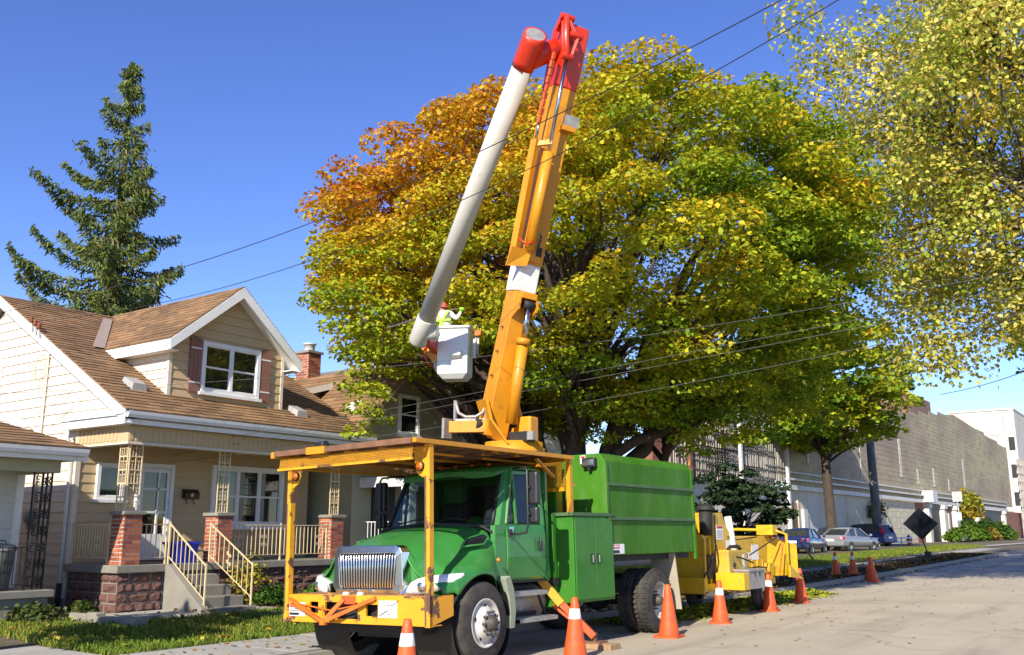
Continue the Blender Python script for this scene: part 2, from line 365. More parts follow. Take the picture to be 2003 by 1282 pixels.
def clump_leaves(centres, radii, counts, flat=.6, up=.55):
    """leaves spread on the upper and outer skin of flattened clumps. returns P, N, clump index."""
    idx = np.repeat(np.arange(len(centres)), counts); n = len(idx)
    d = RNG.normal(size=(n, 3)); d /= np.linalg.norm(d, axis=1, keepdims=True)
    low = d[:, 2] < -.25; d[low, 2] *= -RNG.random(low.sum()) ; d /= np.linalg.norm(d, axis=1, keepdims=True)
    rr = RNG.random(n) ** .30
    r = radii[idx] * rr
    P = centres[idx] + d * r[:, None] * np.array([1, 1, flat])
    P[:, 2] -= (.22 * radii[idx] * (d[:, 0]**2 + d[:, 1]**2))
    N = d * (1 - up) + np.array([0, 0, up]) + RNG.normal(size=(n, 3)) * .42
    return P, N, idx
def limb(mb, a, b, r0, r1, sag=.12, seg=6, n=6, wob=.06):
    a, b = V(a), V(b); L = (b - a).length; pts = []; rs = []
    for i in range(seg + 1):
        t = i / seg; p = a.lerp(b, t); p += V(0, 0, sag * L * math.sin(math.pi * t)) + V(random.uniform(-1, 1), random.uniform(-1, 1), random.uniform(-1, 1)) * wob * L * .5 * (0 < i < seg)
        pts.append(p); rs.append(r0 * (1 - t) + r1 * t)
    mb.tube(pts, rs, n); return pts
# ------------------------------------------------------------------ shared island-random shingle material
def shingle_mat(name, c, lo=.72, hi=1.25):
    m = mat(name, c, .92, bump=.5, bscale=120)
    n = m.node_tree; L = n.links; b = n.nodes['Principled BSDF']
    g = n.nodes.new('ShaderNodeNewGeometry'); r = n.nodes.new('ShaderNodeMapRange'); r.inputs[3].default_value = lo; r.inputs[4].default_value = hi
    L.new(g.outputs['Random Per Island'], r.inputs[0])
    tc = n.nodes.new('ShaderNodeTexCoord'); t = n.nodes.new('ShaderNodeTexNoise'); t.inputs['Scale'].default_value = .7; t.inputs['Detail'].default_value = 5; L.new(tc.outputs['Object'], t.inputs['Vector'])
    r2 = n.nodes.new('ShaderNodeMapRange'); r2.inputs[1].default_value = .3; r2.inputs[2].default_value = .7; r2.inputs[3].default_value = .75; r2.inputs[4].default_value = 1.25; L.new(t.outputs[0], r2.inputs[0])
    mu = n.nodes.new('ShaderNodeMath'); mu.operation = 'MULTIPLY'; L.new(r.outputs[0], mu.inputs[0]); L.new(r2.outputs[0], mu.inputs[1])
    x = n.nodes.new('ShaderNodeVectorMath'); x.operation = 'SCALE'; x.inputs[0].default_value = c; L.new(mu.outputs[0], x.inputs['Scale'])
    L.new(x.outputs[0], b.inputs['Base Color']); return m
M['shingle'] = shingle_mat('brown_shingle_tab', (.228, .130, .060))
M['shingle_grey'] = shingle_mat('grey_brown_shingle_tab', (.24, .19, .155))
M['litter'] = leafmat('fallen_leaf', .1, .8)

# ------------------------------------------------------------------ ground, road, pavement
def g(Y): return .34 * smoothstep(24, 78, Y)
def rz(X, Y): return -.022 * abs(X + 5) + g(Y)
def sheet(name, xs, ys, zf, m, kind='structure'):
    mb = MB(); nx = len(xs)
    vs = [(x, y, zf(x, y)) for y in ys for x in xs]
    mb.add(vs, [(j*nx+i, j*nx+i+1, (j+1)*nx+i+1, (j+1)*nx+i) for j in range(len(ys)-1) for i in range(nx-1)], True)
    o = mb.build(name, m); return tag(o, kind=kind)
YS = [-60, -30, -10, 0, 5, 10, 15, 20, 24, 28, 32, 36, 40, 45, 50, 55, 60, 65, 70, 75, 80, 100, 150, 300, 600]
tag(MB().add([(-3000,-3000,-.35),(3000,-3000,-.35),(3000,3000,-.35),(-3000,3000,-.35)], [(0,1,2,3)]).build('ground', 'terrain'), kind='structure')
sheet('road', [-9.7, -8.5, -7, -5, -3, -1, .3], YS, rz, 'road')
KZ = .13
def kz(Y): return rz(-9.7, Y) + KZ
# kerb stones, each piece a part
kerb = tag(BX(-9.72, -9.86, -60, 130, -.4, -.2).build('kerb', 'kerb'), kind='structure')
kstone = MB().add([(0,0,-.35),(.15,0,-.35),(.15,2.985,-.35),(0,2.985,-.35),(0,0,0),(.13,0,0),(.13,2.985,0),(0,2.985,0)], [(3,2,1,0),(4,5,6,7),(0,1,5,4),(1,2,6,5),(2,3,7,6),(3,0,4,7)]).mesh('kerb_stone', 'kerb')
for k in range(32):
    y = -3 + 3*k; o = inst('kerb_stone', kstone, kerb, (-9.83, y, kz(y+1.5)), (math.atan((kz(y+3)-kz(y))/3), 0, 0))
# verge sheets below pavement and lawns
def lawnz(X, Y): return kz(Y) - .03 + .10 * smoothstep(-11.5, -15.5, X) * 1.0 if X < -9.8 else kz(Y) - .02
def lz(X, Y): return kz(Y) - .01 + .12 * smoothstep(11.5, 15.5, -X)
XV = [-9.82, -10.4, -11, -11.5, -12, -13, -14, -15, -16, -18, -20, -25, -32, -45]
sheet('verge', XV, [y for y in YS if y <= 150], lambda x, y: lz(x, y) - .012, 'dirt')
def walk_x(Y): s = smoothstep(15, 27, Y); return (-9.87 - 1.6*s, -11.5 - 1.6*s)
walk = tag(BX(-10.5, -10.6, -5, -4.9, -.3, -.25).build('sidewalk', 'sidewalk'), kind='structure')
for k in range(54):
    y0 = -6 + 1.5*k; y1 = y0 + 1.488; a0, b0 = walk_x(y0); a1, b1 = walk_x(y1); z0 = kz(y0) + .012 + random.uniform(-.004, .004); z1 = kz(y1) + .012 + random.uniform(-.004, .004)
    MB().hexa([(a0,y0,z0-.2),(b0,y0,z0-.2),(b1,y1,z1-.2),(a1,y1,z1-.2),(a0,y0,z0),(b0,y0,z0),(b1,y1,z1),(a1,y1,z1)]).build('paving_slab', 'sidewalk', walk)
# driveway by the left house and the narrow path at the foot of the porch
tag(MB().hexa([(-11.52,1,-.1),(-30,1,-.1),(-30,7.3,-.1),(-11.52,7.3,-.1),(-11.52,1,.042),(-30,1,.15),(-30,7.3,.15),(-11.52,7.3,.042)]).build('driveway', 'sidewalk'), kind='structure')
PATHZ = .155
tag(MB().prism([(-15.98,9.0,0),(-15.35,9.3,0),(-14.9,10.6,0),(-14.55,11.2,0),(-14.5,12.6,0),(-15.2,13.4,0),(-15.98,13.6,0)], (0,0,PATHZ)).build('garden_path', 'sidewalk'), kind='structure')
tag(MB().hexa([(-11.5,13.2,0),(-14.6,11.4,0),(-14.6,12.5,0),(-11.5,14.4,0),(-11.5,13.2,.05),(-14.6,11.4,PATHZ-.006),(-14.6,12.5,PATHZ-.006),(-11.5,14.4,.05)]).build('front_walk', 'sidewalk'), kind='structure')
# far parking lot
sheet('parking_lot', [-15.8, -18, -20, -26.2], [45.5, 50, 55, 60, 65, 70, 75, 80, 85], lambda x, y: g(y) + .06 if x > -19 else g(y)+.07, 'sidewalk')
sheet('forecourt', [-13.15, -16, -20, -26.2], [80.3, 90, 100, 120, 150, 200], lambda x, y: g(y) + .10, 'sidewalk')

def grass(name, region, n, h=(.05, .11), cols=((.13,.20,.02),(.20,.25,.028),(.075,.14,.014),(.28,.28,.04)), label=None):
    x0, x1, y0, y1, zf, keep = region; x0, x1 = min(x0, x1), max(x0, x1)
    P = np.stack([RNG.uniform(x0, x1, n), RNG.uniform(y0, y1, n), np.zeros(n)], 1)
    P = P[[keep(p[0], p[1]) for p in P]]; n = len(P)
    P[:, 2] = [zf(p[0], p[1]) for p in P]
    sz = RNG.uniform(*h, n); P[:, 2] += sz * .40
    spin = np.stack([RNG.normal(size=n)*.45, RNG.normal(size=n)*.45, np.ones(n)], 1)
    N = np.stack([RNG.normal(size=n), RNG.normal(size=n), RNG.normal(size=n)*.2], 1)
    pn = np.sin(P[:, 0]*1.3 + np.sin(P[:, 1]*.9)) * .5 + np.sin(P[:, 1]*2.1 + P[:, 0]) * .5
    C = np.array(cols)[np.clip((pn + RNG.normal(size=n)*.7 + 1.2) / 2.4 * len(cols), 0, len(cols)-1).astype(int)]
    C = C * RNG.uniform(.75, 1.3, (n, 1))
    o = leaves_object(name, P, N, sz, C, NEED, 'grass', None, spin, np.full(n, .18)); return o
keep1 = lambda x, y: not (x < -14.45 and 8.9 < y < 13.5) and not (abs((y-13.8) + (x+11.5)*.58) < .72 and x < -11.4)
o = grass('lawn_grass', (-11.55, -15.9, 7.3, 30, lz, keep1), 90000); tag(o, 'green front lawn grass between pavement and porches', 'grass', kind='stuff')
o = grass('far_lawn_grass', (-13.2, -18.5, 29, 80, lz, lambda x, y: not (x < -15.8 and 45.5 < y)), 50000, (.07, .16)); tag(o, 'sunlit grass strip by the parked cars', 'grass', kind='stuff')
# fallen leaves
def litter(name, n, fn, cols, size=(.05, .10), label='', tilt=.35):
    P = np.array([fn() for _ in range(n)]); N = np.stack([RNG.normal(size=n)*tilt, RNG.normal(size=n)*tilt, np.ones(n)], 1)
    C = np.array(cols)[RNG.integers(0, len(cols), n)] * RNG.uniform(.6, 1.2, (n, 1))
    return tag(leaves_object(name, P, N, RNG.uniform(*size, n), C, LEAF6, 'litter'), label, 'leaves', kind='stuff')
LC = [(.42,.25,.03),(.34,.15,.02),(.45,.36,.05),(.18,.08,.02),(.30,.30,.04)]
def fl():
    x = random.uniform(-15.5, -11.6); y = random.uniform(7.4, 22); return (x, y, lz(x, y) + .08)
litter('fallen_leaves', 520, fl, LC, (.05, .11), 'scattered yellow and brown leaves on the front lawn')
def fr():
    x = -9.6 + abs(random.gauss(0, 1)) * 3.2; y = random.uniform(7, 60); x = min(x, -.5); return (x, y, rz(x, y) + .008)
litter('road_leaves', 520, fr, [(.30,.17,.04),(.22,.11,.03),(.36,.27,.08),(.16,.09,.04)], (.03, .08), 'small dry leaves scattered over the road', .15)
def fw():
    y = random.uniform(7, 15); x = random.uniform(-11.4, -9.9); return (x, y, kz(y) + .025)
litter('pavement_leaves', 120, fw, LC, (.04, .10), 'yellow leaves on the pavement beside the truck', .15)
def fk():
    y = random.uniform(16, 62); x = random.uniform(-12.2, -9.75) + random.gauss(0, .3); return (x, y, max(kz(y), 0) * 1 + random.uniform(.0, .05) if x < -9.86 else rz(x, y) + .01)
litter('verge_leaves', 9000, fk, [(.16,.08,.03),(.22,.11,.03),(.12,.07,.03),(.26,.19,.04)], (.06, .14), 'brown leaf litter covering the verge along the kerb')
def fp():
    y = random.uniform(15.6, 26.5) ; u = random.gauss(0, .38); return (-8.75 + u - (y > 22)*.1, y, rz(-9, y) + .02 + max(0, .14 - abs(u)*.16) * random.random())
litter('cut_leaf_pile', 3600, fp, [(.42,.42,.03),(.30,.38,.03),(.50,.44,.05),(.20,.30,.02)], (.08, .17), 'bright yellow green cut leaves along the gutter by the chipper')

# ------------------------------------------------------------------ building helpers
def board(par, ax, c, a0, b0, a1, b1, z0, z1, sgn, m, t0=.024, t1=.006, name='siding_board'):
    """one lap-siding board on plane ax=c, proud towards sgn, spans a0..b0 at its foot and a1..b1 at its head"""
    def P(a, t, z): return (c + sgn*t, a, z) if ax == 'x' else (a, c + sgn*t, z)
    MB().hexa([P(a0,-.01,z0), P(b0,-.01,z0), P(b0,t0,z0), P(a0,t0,z0), P(a1,-.01,z1), P(b1,-.01,z1), P(b1,t1,z1), P(a1,t1,z1)]).build(name, m, par)
def boards(par, ax, c, span, z0, z1, e, sgn, m):
    z = z0
    while z < z1 - .01:
        zt = min(z + e, z1); s0 = span(z); s1 = span(zt)
        if s0[1] - s0[0] > .05:
            if s1[1] <= s1[0]: mid = (s1[0]+s1[1])/2; s1 = (mid-.001, mid+.001)
            board(par, ax, c, s0[0], s0[1], s1[0], s1[1], z, zt - .004, sgn, m)
        z = zt
def shingles(name, A, B, D, C, par, m, row=.15, tab=.32, th=.018):
    """shingle tabs on the slope A(eave start) B(eave end) C(ridge end) D(ridge start)"""
    A, B, C, D = V(A), V(B), V(C), V(D); mb = MB(); nrm = (B-A).cross(D-A).normalized()
    if nrm.z < 0: nrm = -nrm
    nr = max(2, int(((D-A).length)/row))
    for i in range(nr):
        t0 = i/nr; t1 = (i+1)/nr
        p0, q0 = A.lerp(D, t0), B.lerp(C, t0); p1, q1 = A.lerp(D, t1), B.lerp(C, t1); L = (q0-p0).length; nn = max(1, int(L/tab)); off = (i % 2)*.5 + random.uniform(-.1, .1)
        cuts = [0.0] + [min(1, max(0, (k + off)/nn)) for k in range(0, nn+1) if 0 < (k+off)/nn < 1] + [1.0]
        for k in range(len(cuts)-1):
            a, b = cuts[k], cuts[k+1] - .004/L*2
            if b - a < 1e-3: continue
            h = th + random.uniform(-.004, .006)
            mb.hexa([p0.lerp(q0,a)-nrm*.01, p0.lerp(q0,b)-nrm*.01, p1.lerp(q1,b)-nrm*.01, p1.lerp(q1,a)-nrm*.01, p0.lerp(q0,a)+nrm*h, p0.lerp(q0,b)+nrm*h, p1.lerp(q1,b)+nrm*.003, p1.lerp(q1,a)+nrm*.003])
    o = mb.build(name, m, par, fix=False); o['kind'] = 'stuff'; return o
def window(par, ax, c, sgn, a0, a1, z0, z1, fr=.09, cols=1, rows=1, dep=.07, fm='white', gm='winglass', sill=True, name='window', curtain=False):
    def B(mb, u0, u1, w0, w1, d0, d1):
        if ax == 'x': return mb.box(c+sgn*d0, c+sgn*d1, u0, u1, w0, w1)
        return mb.box(u0, u1, c+sgn*d0, c+sgn*d1, w0, w1)
    f = MB(); B(f, a0, a0+fr, z0, z1, .0, dep); B(f, a1-fr, a1, z0, z1, 0, dep); B(f, a0+fr, a1-fr, z1-fr, z1, 0, dep-.002); B(f, a0+fr, a1-fr, z0, z0+fr, 0, dep-.002)
    w_ = f.build(name, fm, par)
    n = cols; W = (a1-a0-2*fr)/n
    for i in range(n):
        u0 = a0+fr+i*W; u1 = u0+W
        if i > 0: B(MB(), u0-.034, u0+.034, z0+fr, z1-fr, .0, dep-.004).build('mullion', fm, w_)
        for j in range(rows):
            h = (z1-z0-2*fr)/rows; w0 = z0+fr+j*h
            s = MB(); e = .020; l0 = u0+(.034 if i else 0); l1 = u1-(.034 if i < n-1 else 0); d = .032 if j == 0 else .040
            B(s, l0, l0+e, w0, w0+h, 0, d); B(s, l1-e, l1, w0, w0+h, 0, d); B(s, l0+e, l1-e, w0, w0+e, 0, d-.002); B(s, l0+e, l1-e, w0+h-e, w0+h, 0, d-.002)
            s.build('sash', fm, w_); B(MB(), l0+e, l1-e, w0+e, w0+h-e, .002, d-.014).build('pane', gm, w_)
            if curtain: B(MB(), l0+e+.01, l0+e+.13, w0+e, w0+h-e, d-.013, d-.0115).build('curtain', 'curtain', w_)
    if sill:
        B(MB(), a0-.05, a1+.05, z0-.06, z0, 0, dep+.04).build('sill', fm, w_)
    return w_
def scroll(mb, c, u, v, s, r=.008, flip=1):
    """small iron S scroll in the plane of unit vectors u, v"""
    pts = []
    for k in range(17):
        t = k/16; a = 1.5*math.pi*2*t*flip*.62; rad = s*(.18+.82*t*.5)
        pts.append(V(c) + V(u)*math.cos(a)*rad + V(v)*math.sin(a)*rad)
    mb.tube(pts, r, 4, False)
brick_meshes = []
for mm in ('brick', 'brick_b', 'brick_c', 'brick'):
    b_ = MB().box(-.5,.5,-.5,.5,-.5,.5); brick_meshes.append(b_.mesh('brick', mm))
def brick_pillar(par, x0, x1, y0, y1, z0, z1, name='brick_pillar', ch=.0775):
    p = BX(x0+.012, x1-.012, y0+.012, y1-.012, z0, z1).build(name, 'mortar', par)
    nc = int(round((z1-z0)/ch)); ch = (z1-z0)/nc
    for i in range(nc):
        z = z0+(i+.5)*ch; h = ch-.018
        for face in ('f', 'l', 'r'):
            if face == 'f': a, b = y0, y1
            else: a, b = x0, x1-.07
            L = b-a; pat = [.5, .5] if (i + (face != 'f')) % 2 else [.24, .52, .24]; u = a
            for w_ in pat:
                wd = w_*L; me = random.choice(brick_meshes); cu = u+wd/2; u += wd; j = random.uniform(-.003, .003)
                if face == 'f': inst('brick', me, p, (x1-.035+j, cu, z), (0,0,0), (.07, wd-.018, h))
                elif face == 'l': inst('brick', me, p, (cu, y0+.035+j, z), (0,0,0), (wd-.018, .07, h))
                else: inst('brick', me, p, (cu, y1-.035+j, z), (0,0,0), (wd-.018, .07, h))
    return p
stone_meshes = []
for q in range(8):   # rough-faced block: unit size, bulged face towards +x
    mb = MB(); nx, ny = 5, 4; vs = []
    for j in range(ny):
        for i in range(nx):
            e = (i in (0, nx-1)) or (j in (0, ny-1)); vs.append((0 if e else random.uniform(.1, 1.3), i/(nx-1)-.5, j/(ny-1)-.5))
    fs = [(j*nx+i, j*nx+i+1, (j+1)*nx+i+1, (j+1)*nx+i) for j in range(ny-1) for i in range(nx-1)]
    back = len(vs); vs += [(-1, -.5, -.5), (-1, .5, -.5), (-1, .5, .5), (-1, -.5, .5)]
    rim = [(0, nx-1), (nx-1, nx*ny-1), (nx*ny-1, (ny-1)*nx), ((ny-1)*nx, 0)]
    fs += [(back, back+1, nx-1, 0), (back+1, back+2, nx*ny-1, nx-1), (back+2, back+3, (ny-1)*nx, nx*ny-1), (back+3, back, 0, (ny-1)*nx)]
    mb.add(vs, fs); stone_meshes.append(mb.mesh('stone_block', random.choice(['stone', 'stone', 'stone_b'])))
def stone_wall(par, ax, c, a0, a1, z0, z1, ch=.19, ln=.42):
    nc = int(round((z1-z0)/ch)); ch = (z1-z0)/nc
    for i in range(nc):
        z = z0+(i+.5)*ch; a = a0 - (ln*.5 if i % 2 else 0)
        while a < a1:
            b = a + ln*random.uniform(.85, 1.1); lo, hi = max(a, a0), min(b, a1)
            if hi - lo > .06:
                if ax == 'x': inst('stone_block', random.choice(stone_meshes), par, (c, (lo+hi)/2, z), (0,0,0), (.040, hi-lo-.022, ch-.020))
                else: inst('stone_block', random.choice(stone_meshes), par, ((lo+hi)/2, c, z), (0,0,-math.pi/2), (.040, hi-lo-.022, ch-.020))
            a = b

# ------------------------------------------------------------------ house with the dormer
H1 = thing('house', 'beige sided house with brown shingle roof, dormer and brick pillared porch', 'house', (-20, 13.2, .1))
XF, XW, YL, YR = -16.0, -17.7, 10.2, 16.2          # porch front, wall, left end, right end
EZ, ES, RX = 3.78, .56, -21.0                       # eave z at x=-15.8, slope, ridge x
def roofz(x): return EZ + ES*(-15.8 - x)
RZ_ = roofz(RX)
# walls
fw_ = BX(XW-.2, XW, YL+.002, YR, .1, 3.6).build('front_wall', 'mortar', H1)
boards(fw_, 'x', XW, lambda z: (YL+.01, YR), 1.0, 3.5, .19, 1, 'siding')
BX(XW-.05, XW+.035, YL-.03, YL+.07, .9, 3.5).build('corner_trim', 'siding_pale', fw_)
lw = MB(); lw.prism([(XW-.01, YL, .1), (-26, YL, .1), (-26, YL, 3.6), (RX, YL, RZ_-.25), (-16.3, YL, 3.62), (XW-.01, YL, 3.55)], (0, .18, 0))
lw_ = lw.build('side_wall', 'mortar', H1)
def gspan(z):
    hi = XW - .0 if z < 3.5 else -15.8 - (z - EZ + .22)/ES - .02
    lo = -26 if z < 3.6 else 2*RX - (-15.8 - (z - EZ + .22)/ES - .02)
    return (lo, max(lo, min(hi, XW if z < 3.5 else -16.0)))
boards(lw_, 'y', YL, gspan, .35, 3.5, .20, -1, 'siding_pale'); boards(lw_, 'y', YL, gspan, 3.5, RZ_-.3, .20, -1, 'siding_pale')
BX(-26, XW+.02, YL-.012, YL+.02, .05, .34).build('foundation_skirt', 'concrete', lw_)
bw_ = BX(-26, XW-.21, YR-.15, YR, .1, 3.7).build('side_wall', 'siding_pale', H1)
MB().prism([(-26, YR-.14, 3.6), (-16.2, YR-.14, 3.6), (RX, YR-.14, RZ_-.2)], (0, .13, 0)).build('gable', 'siding_pale', bw_)
# roof
Y0r, Y1r = 9.95, 16.42
rf = MB().prism([(-15.8, Y0r, EZ-.02), (RX, Y0r, RZ_-.02), (RX, Y0r, RZ_-.17), (-15.8, Y0r, EZ-.17)], (0, Y1r-Y0r, 0)).build('roof', 'flash', H1)
MB().prism([(2*RX+15.8, Y0r, EZ-.02), (RX, Y0r, RZ_-.02), (RX, Y0r, RZ_-.17), (2*RX+15.8, Y0r, EZ-.17)], (0, Y1r-Y0r, 0)).build('roof_deck', 'flash', rf)
shingles('shingle', (-15.76, Y0r-.01, EZ), (-15.76, Y1r+.01, EZ), (RX, Y0r-.01, RZ_), (RX, Y1r+.01, RZ_), rf, 'shingle')
shingles('shingle', (2*RX+15.8, Y1r, EZ), (2*RX+15.8, Y0r, EZ), (RX, Y1r, RZ_), (RX, Y0r, RZ_), rf, 'shingle', .3, .6)
# rakes
for yy in (Y0r-.02, Y1r):
    MB().prism([(-15.78, yy, EZ-.24), (RX, yy, RZ_-.24), (RX, yy, RZ_-.02), (-15.78, yy, EZ-.02)], (0, .022, 0)).build('rake_board', 'white', rf)
    MB().prism([(-15.78, yy+.0225, EZ-.25), (RX, yy+.0225, RZ_-.25), (RX, yy+.0225, RZ_-.22), (-15.78, yy+.0225, EZ-.22)], (0, .24 if yy < 12 else -.24, 0)).build('rake_soffit', 'white', rf)
# gutter, fascia and return
gm = MB(); prof = [(0,0),(.03,-.11),(.09,-.12),(.12,-.06),(.135,0),(.125,0),(.11,-.055),(.085,-.105),(.035,-.10),(.01,0)]
gm.prism([(-15.80+p, Y0r, EZ-.03+q) for p, q in prof], (0, Y1r-Y0r+.05, 0)); gut = gm.build('gutter', 'white', H1)
BX(-15.84, -15.801, Y0r, Y1r, EZ-.26, EZ-.04).build('fascia', 'white', H1)
BX(-18.0, -15.80, Y0r+.02, YL-.026, EZ-.26, EZ-.10).build('cornice_return', 'white', H1)
MB().prism([(-18.02, Y0r-.02, EZ-.10), (-15.8, Y0r-.02, EZ-.10), (-15.8, YL-.03, EZ+.02), (-18.02, YL-.03, EZ+.02)], (0, 0, .02)).build('return_cap', 'white', H1)
ds = MB().tube([(-17.78, Y0r+.05, EZ-.26), (-17.78, Y0r+.05, EZ-.42), (-17.80, YL-.06, EZ-.62), (-17.80, YL-.06, .62)], .042, 8).build('downspout', 'white', H1)
MB().tube([(-17.80, YL-.06, .62), (-17.80, YL-.06, .12)], .05, 8).build('drain_pipe', 'black', ds)
# porch beam (vertical cladding ribs), ceiling
bm_ = BX(XF-.22, XF, YL-.02, YR, 3.20, 3.53).build('porch_beam', 'siding', H1)
y = YL
rib = BX(0, .012, 0, .075, 0, .26).mesh('beam_rib', 'siding')
while y < YR - .08:
    inst('cladding_rib', rib, bm_, (XF, y, 3.245)); y += .125
BX(XF-.24, XF+.02, YL-.03, YR, 3.175, 3.215).build('beam_trim', 'siding_pale', bm_)
bl = BX(XW, XF-.22, YL-.02, YL+.18, 3.20, 3.53).build('porch_beam', 'siding', H1)
x = XW+.02; rib2 = BX(0, .075, -.012, 0, 0, .26).mesh('beam_rib', 'siding')
while x < XF - .32: inst('cladding_rib', rib2, bl, (x, YL-.02, 3.245)); x += .125
BX(XW+.04, XF-.24, YL-.03, YL+.19, 3.175, 3.205).build('beam_trim', 'siding_pale', bl)
BX(XW, XF-.22, YL+.18, YR, 3.50, 3.53).build('porch_ceiling', 'siding_pale', H1)
BX(XF, -15.845, YL-.24, YR+.2, 3.535, 3.555).build('soffit', 'white', H1)
# porch slab and stone base
SLZ = .98
pb = BX(XW+.02, XF-.02, YL+.02, YR-.02, .05, .84).build('porch_base', 'concrete', H1)
stone_wall(pb, 'x', XF-.018, YL+.01, 11.14, .13, .84); stone_wall(pb, 'x', XF-.018, 12.27, YR, .13, .84)
stone_wall(pb, 'y', YL+.018, XW+.05, XF, .13, .84)
BX(XW, XF+.06, YL-.06, YR+.05, .842, SLZ).build('porch_slab', 'concrete', H1, bevel=.012)
# steps
st = MB(); zs = [.78, .58, .38]; 
stp = BX(XF+.062, XF+.30, 11.32, 12.12, .1, .775).build('steps', 'concrete', H1)
for i, z in enumerate([.78, .59, .40, .215]):
    BX(XF+.063+.30*i, XF+.063+.30*(i+1)+.02, 11.30, 12.14+.06*i, .06, z).build('step', 'concrete', stp, bevel=.012)
MB().prism([(XF+.062, 11.13, .1), (XF+.062, 11.13, .97), (XF+.16, 11.13, .97), (XF+1.22, 11.13, .22), (XF+1.22, 11.13, .1)], (0, .168, 0)).build('step_cheek', 'concrete', stp, bevel=.01)
# pillars with stone caps
for (a, b) in ((10.24, 10.62), (12.30, 12.68), (15.40, 15.80)):
    p = brick_pillar(H1, XF-.40, XF+.0, a, b, SLZ, 1.88)
    BX(XF-.44, XF+.04, a-.04, b+.04, 1.882, 1.95).build('pillar_cap', 'concrete', p, bevel=.01)
def iron_panel(mb, a, b, z0, z1, n=3):
    """ornamental panel between uprights a and b (xy points)"""
    a, b = V(*a, 0), V(*b, 0); u = (b-a).normalized(); L = (b-a).length
    for t in (0, .5, 1):
        p = a.lerp(b, t); mb.beam(p+V(0,0,z0), p+V(0,0,z1), .022 if t != .5 else .014)
    k = 5; H = (z1-z0)/k
    for i in range(k+1):
        z = z0+H*i; mb.beam(a+V(0,0,z+.01), b+V(0,0,z+.01), .016, .022)
        if i < k:
            for t in (.25, .75):
                c = a.lerp(b, t); mb.beam(c+V(0,0,z), c+V(0,0,z+H*.55), .010)
                for s in (-1, 1): scroll(mb, c+V(0,0,z+H*.68)+u*s*L*.055, u*s, V(0,0,1), L*.085, .007, 1)
col = MB(); iron_panel(col, (XF-.07, 10.29), (XF-.07, 10.55), 1.95, 3.19); iron_panel(col, (XF-.105, 10.272), (XF-.35, 10.272), 1.95, 3.19)
col.build('iron_column', 'cream_iron', H1)
for yc in (12.49, 15.60):
    col = MB(); iron_panel(col, (XF-.14, yc-.13), (XF-.14, yc+.13), 1.95, 3.19); col.build('iron_column', 'cream_iron', H1)
# railings
BALM = {mm: MB().box(-.0065, .0065, -.0065, .0065, 0, 1).mesh('baluster', mm) for mm in ('cream_iron', 'black_iron', 'white')}
def railing(par, a, b, zt, zb, n, orn=(), posts=(0, 1), m='cream_iron'):
    a, b = V(a), V(b); mb = MB()
    mb.beam(a+V(0,0,zt), b+V(0,0,zt), .028, .018); mb.beam(a+V(0,0,zb), b+V(0,0,zb), .020, .012)
    r = mb.build('railing', m, par)
    for t in posts:
        p = a.lerp(b, t); MB().beam(p, p+V(0,0,zt+.04), .028).build('rail_post', m, r)
    u = (b-a).normalized()
    for i in range(1, n):
        p = a.lerp(b, i/n); inst('baluster', BALM[m], r, (p.x, p.y, p.z+zb), (0,0,0), (1,1,zt-zb))
    for t in orn:
        mb = MB(); p = a.lerp(b, t)
        for z in (.62, .36):
            for s in (-1, 1): scroll(mb, p+V(0,0,zb+(zt-zb)*z)+u*s*.045, u*s, V(0,0,1), .06, .007); scroll(mb, p+V(0,0,zb+(zt-zb)*z-.02)+u*s*.045, u*s, V(0,0,-1), .06, .007)
        mb.build('iron_scroll', m, r)['kind'] = 'stuff'
    return r
railing(H1, (XF-.12, 12.72, SLZ), (XF-.12, 15.38, SLZ), .73, .12, 24, (.08, .33, .62, .9), (0, .5, 1))
railing(H1, (XF-.12, 10.68, SLZ), (XF-.12, 11.24, SLZ), .73, .12, 5)
railing(H1, (XF-.44, YL+.04, SLZ), (XW+.06, YL+.04, SLZ), .73, .12, 13, (.3, .7))
railing(H1, (XF-.02, 11.24, SLZ), (XF+1.14, 11.24, .22), .74, .14, 9)
railing(H1, (XF-.02, 12.17, SLZ), (XF+1.14, 12.30, .22), .74, .14, 9, (.45,))
# openings under the porch
window(H1, 'x', XW+.012, 1, 10.62, 11.24, 2.20, 2.92, .07)
window(H1, 'x', XW+.012, 1, 13.35, 15.38, 1.68, 3.02, .10, 3, 2, curtain=True)
d0, d1, dz1 = 11.50, 12.36, 2.96
df = MB(); df.box(XW+.02, XW+.10, d0, d0+.08, SLZ, dz1); df.box(XW+.02, XW+.10, d1-.08, d1, SLZ, dz1); df.box(XW+.02, XW+.098, d0+.08, d1-.08, dz1-.09, dz1)
dd = df.build('front_door', 'white', H1)
sd = MB(); a, b = d0+.085, d1-.085
for (u0, u1, w0, w1) in ((a, a+.07, SLZ+.02, dz1-.1), (b-.07, b, SLZ+.02, dz1-.1), (a+.07, b-.07, SLZ+.02, SLZ+.55), (a+.07, b-.07, dz1-.18, dz1-.1), (a+.07, b-.07, 2.42, 2.46), (a+.07, b-.07, 1.95, 1.99), (a+.41, a+.45, SLZ+.55, dz1-.18)):
    sd.box(XW+.03, XW+.07, u0, u1, w0, w1)
sd.build('storm_door', 'white', dd); BX(XW+.028, XW+.045, a+.07, b-.07, SLZ+.55, dz1-.18).build('pane', 'winglass', dd)
MB().tube([(XW+.09, a+.04, 1.95), (XW+.12, a+.04, 1.92), (XW+.12, a+.04, 1.82), (XW+.09, a+.04, 1.79)], .008, 6).build('handle', 'black', dd)
BX(XW+.02, XW+.14, d0, d1, SLZ-.002, SLZ+.03).build('threshold', 'brick_b', dd)
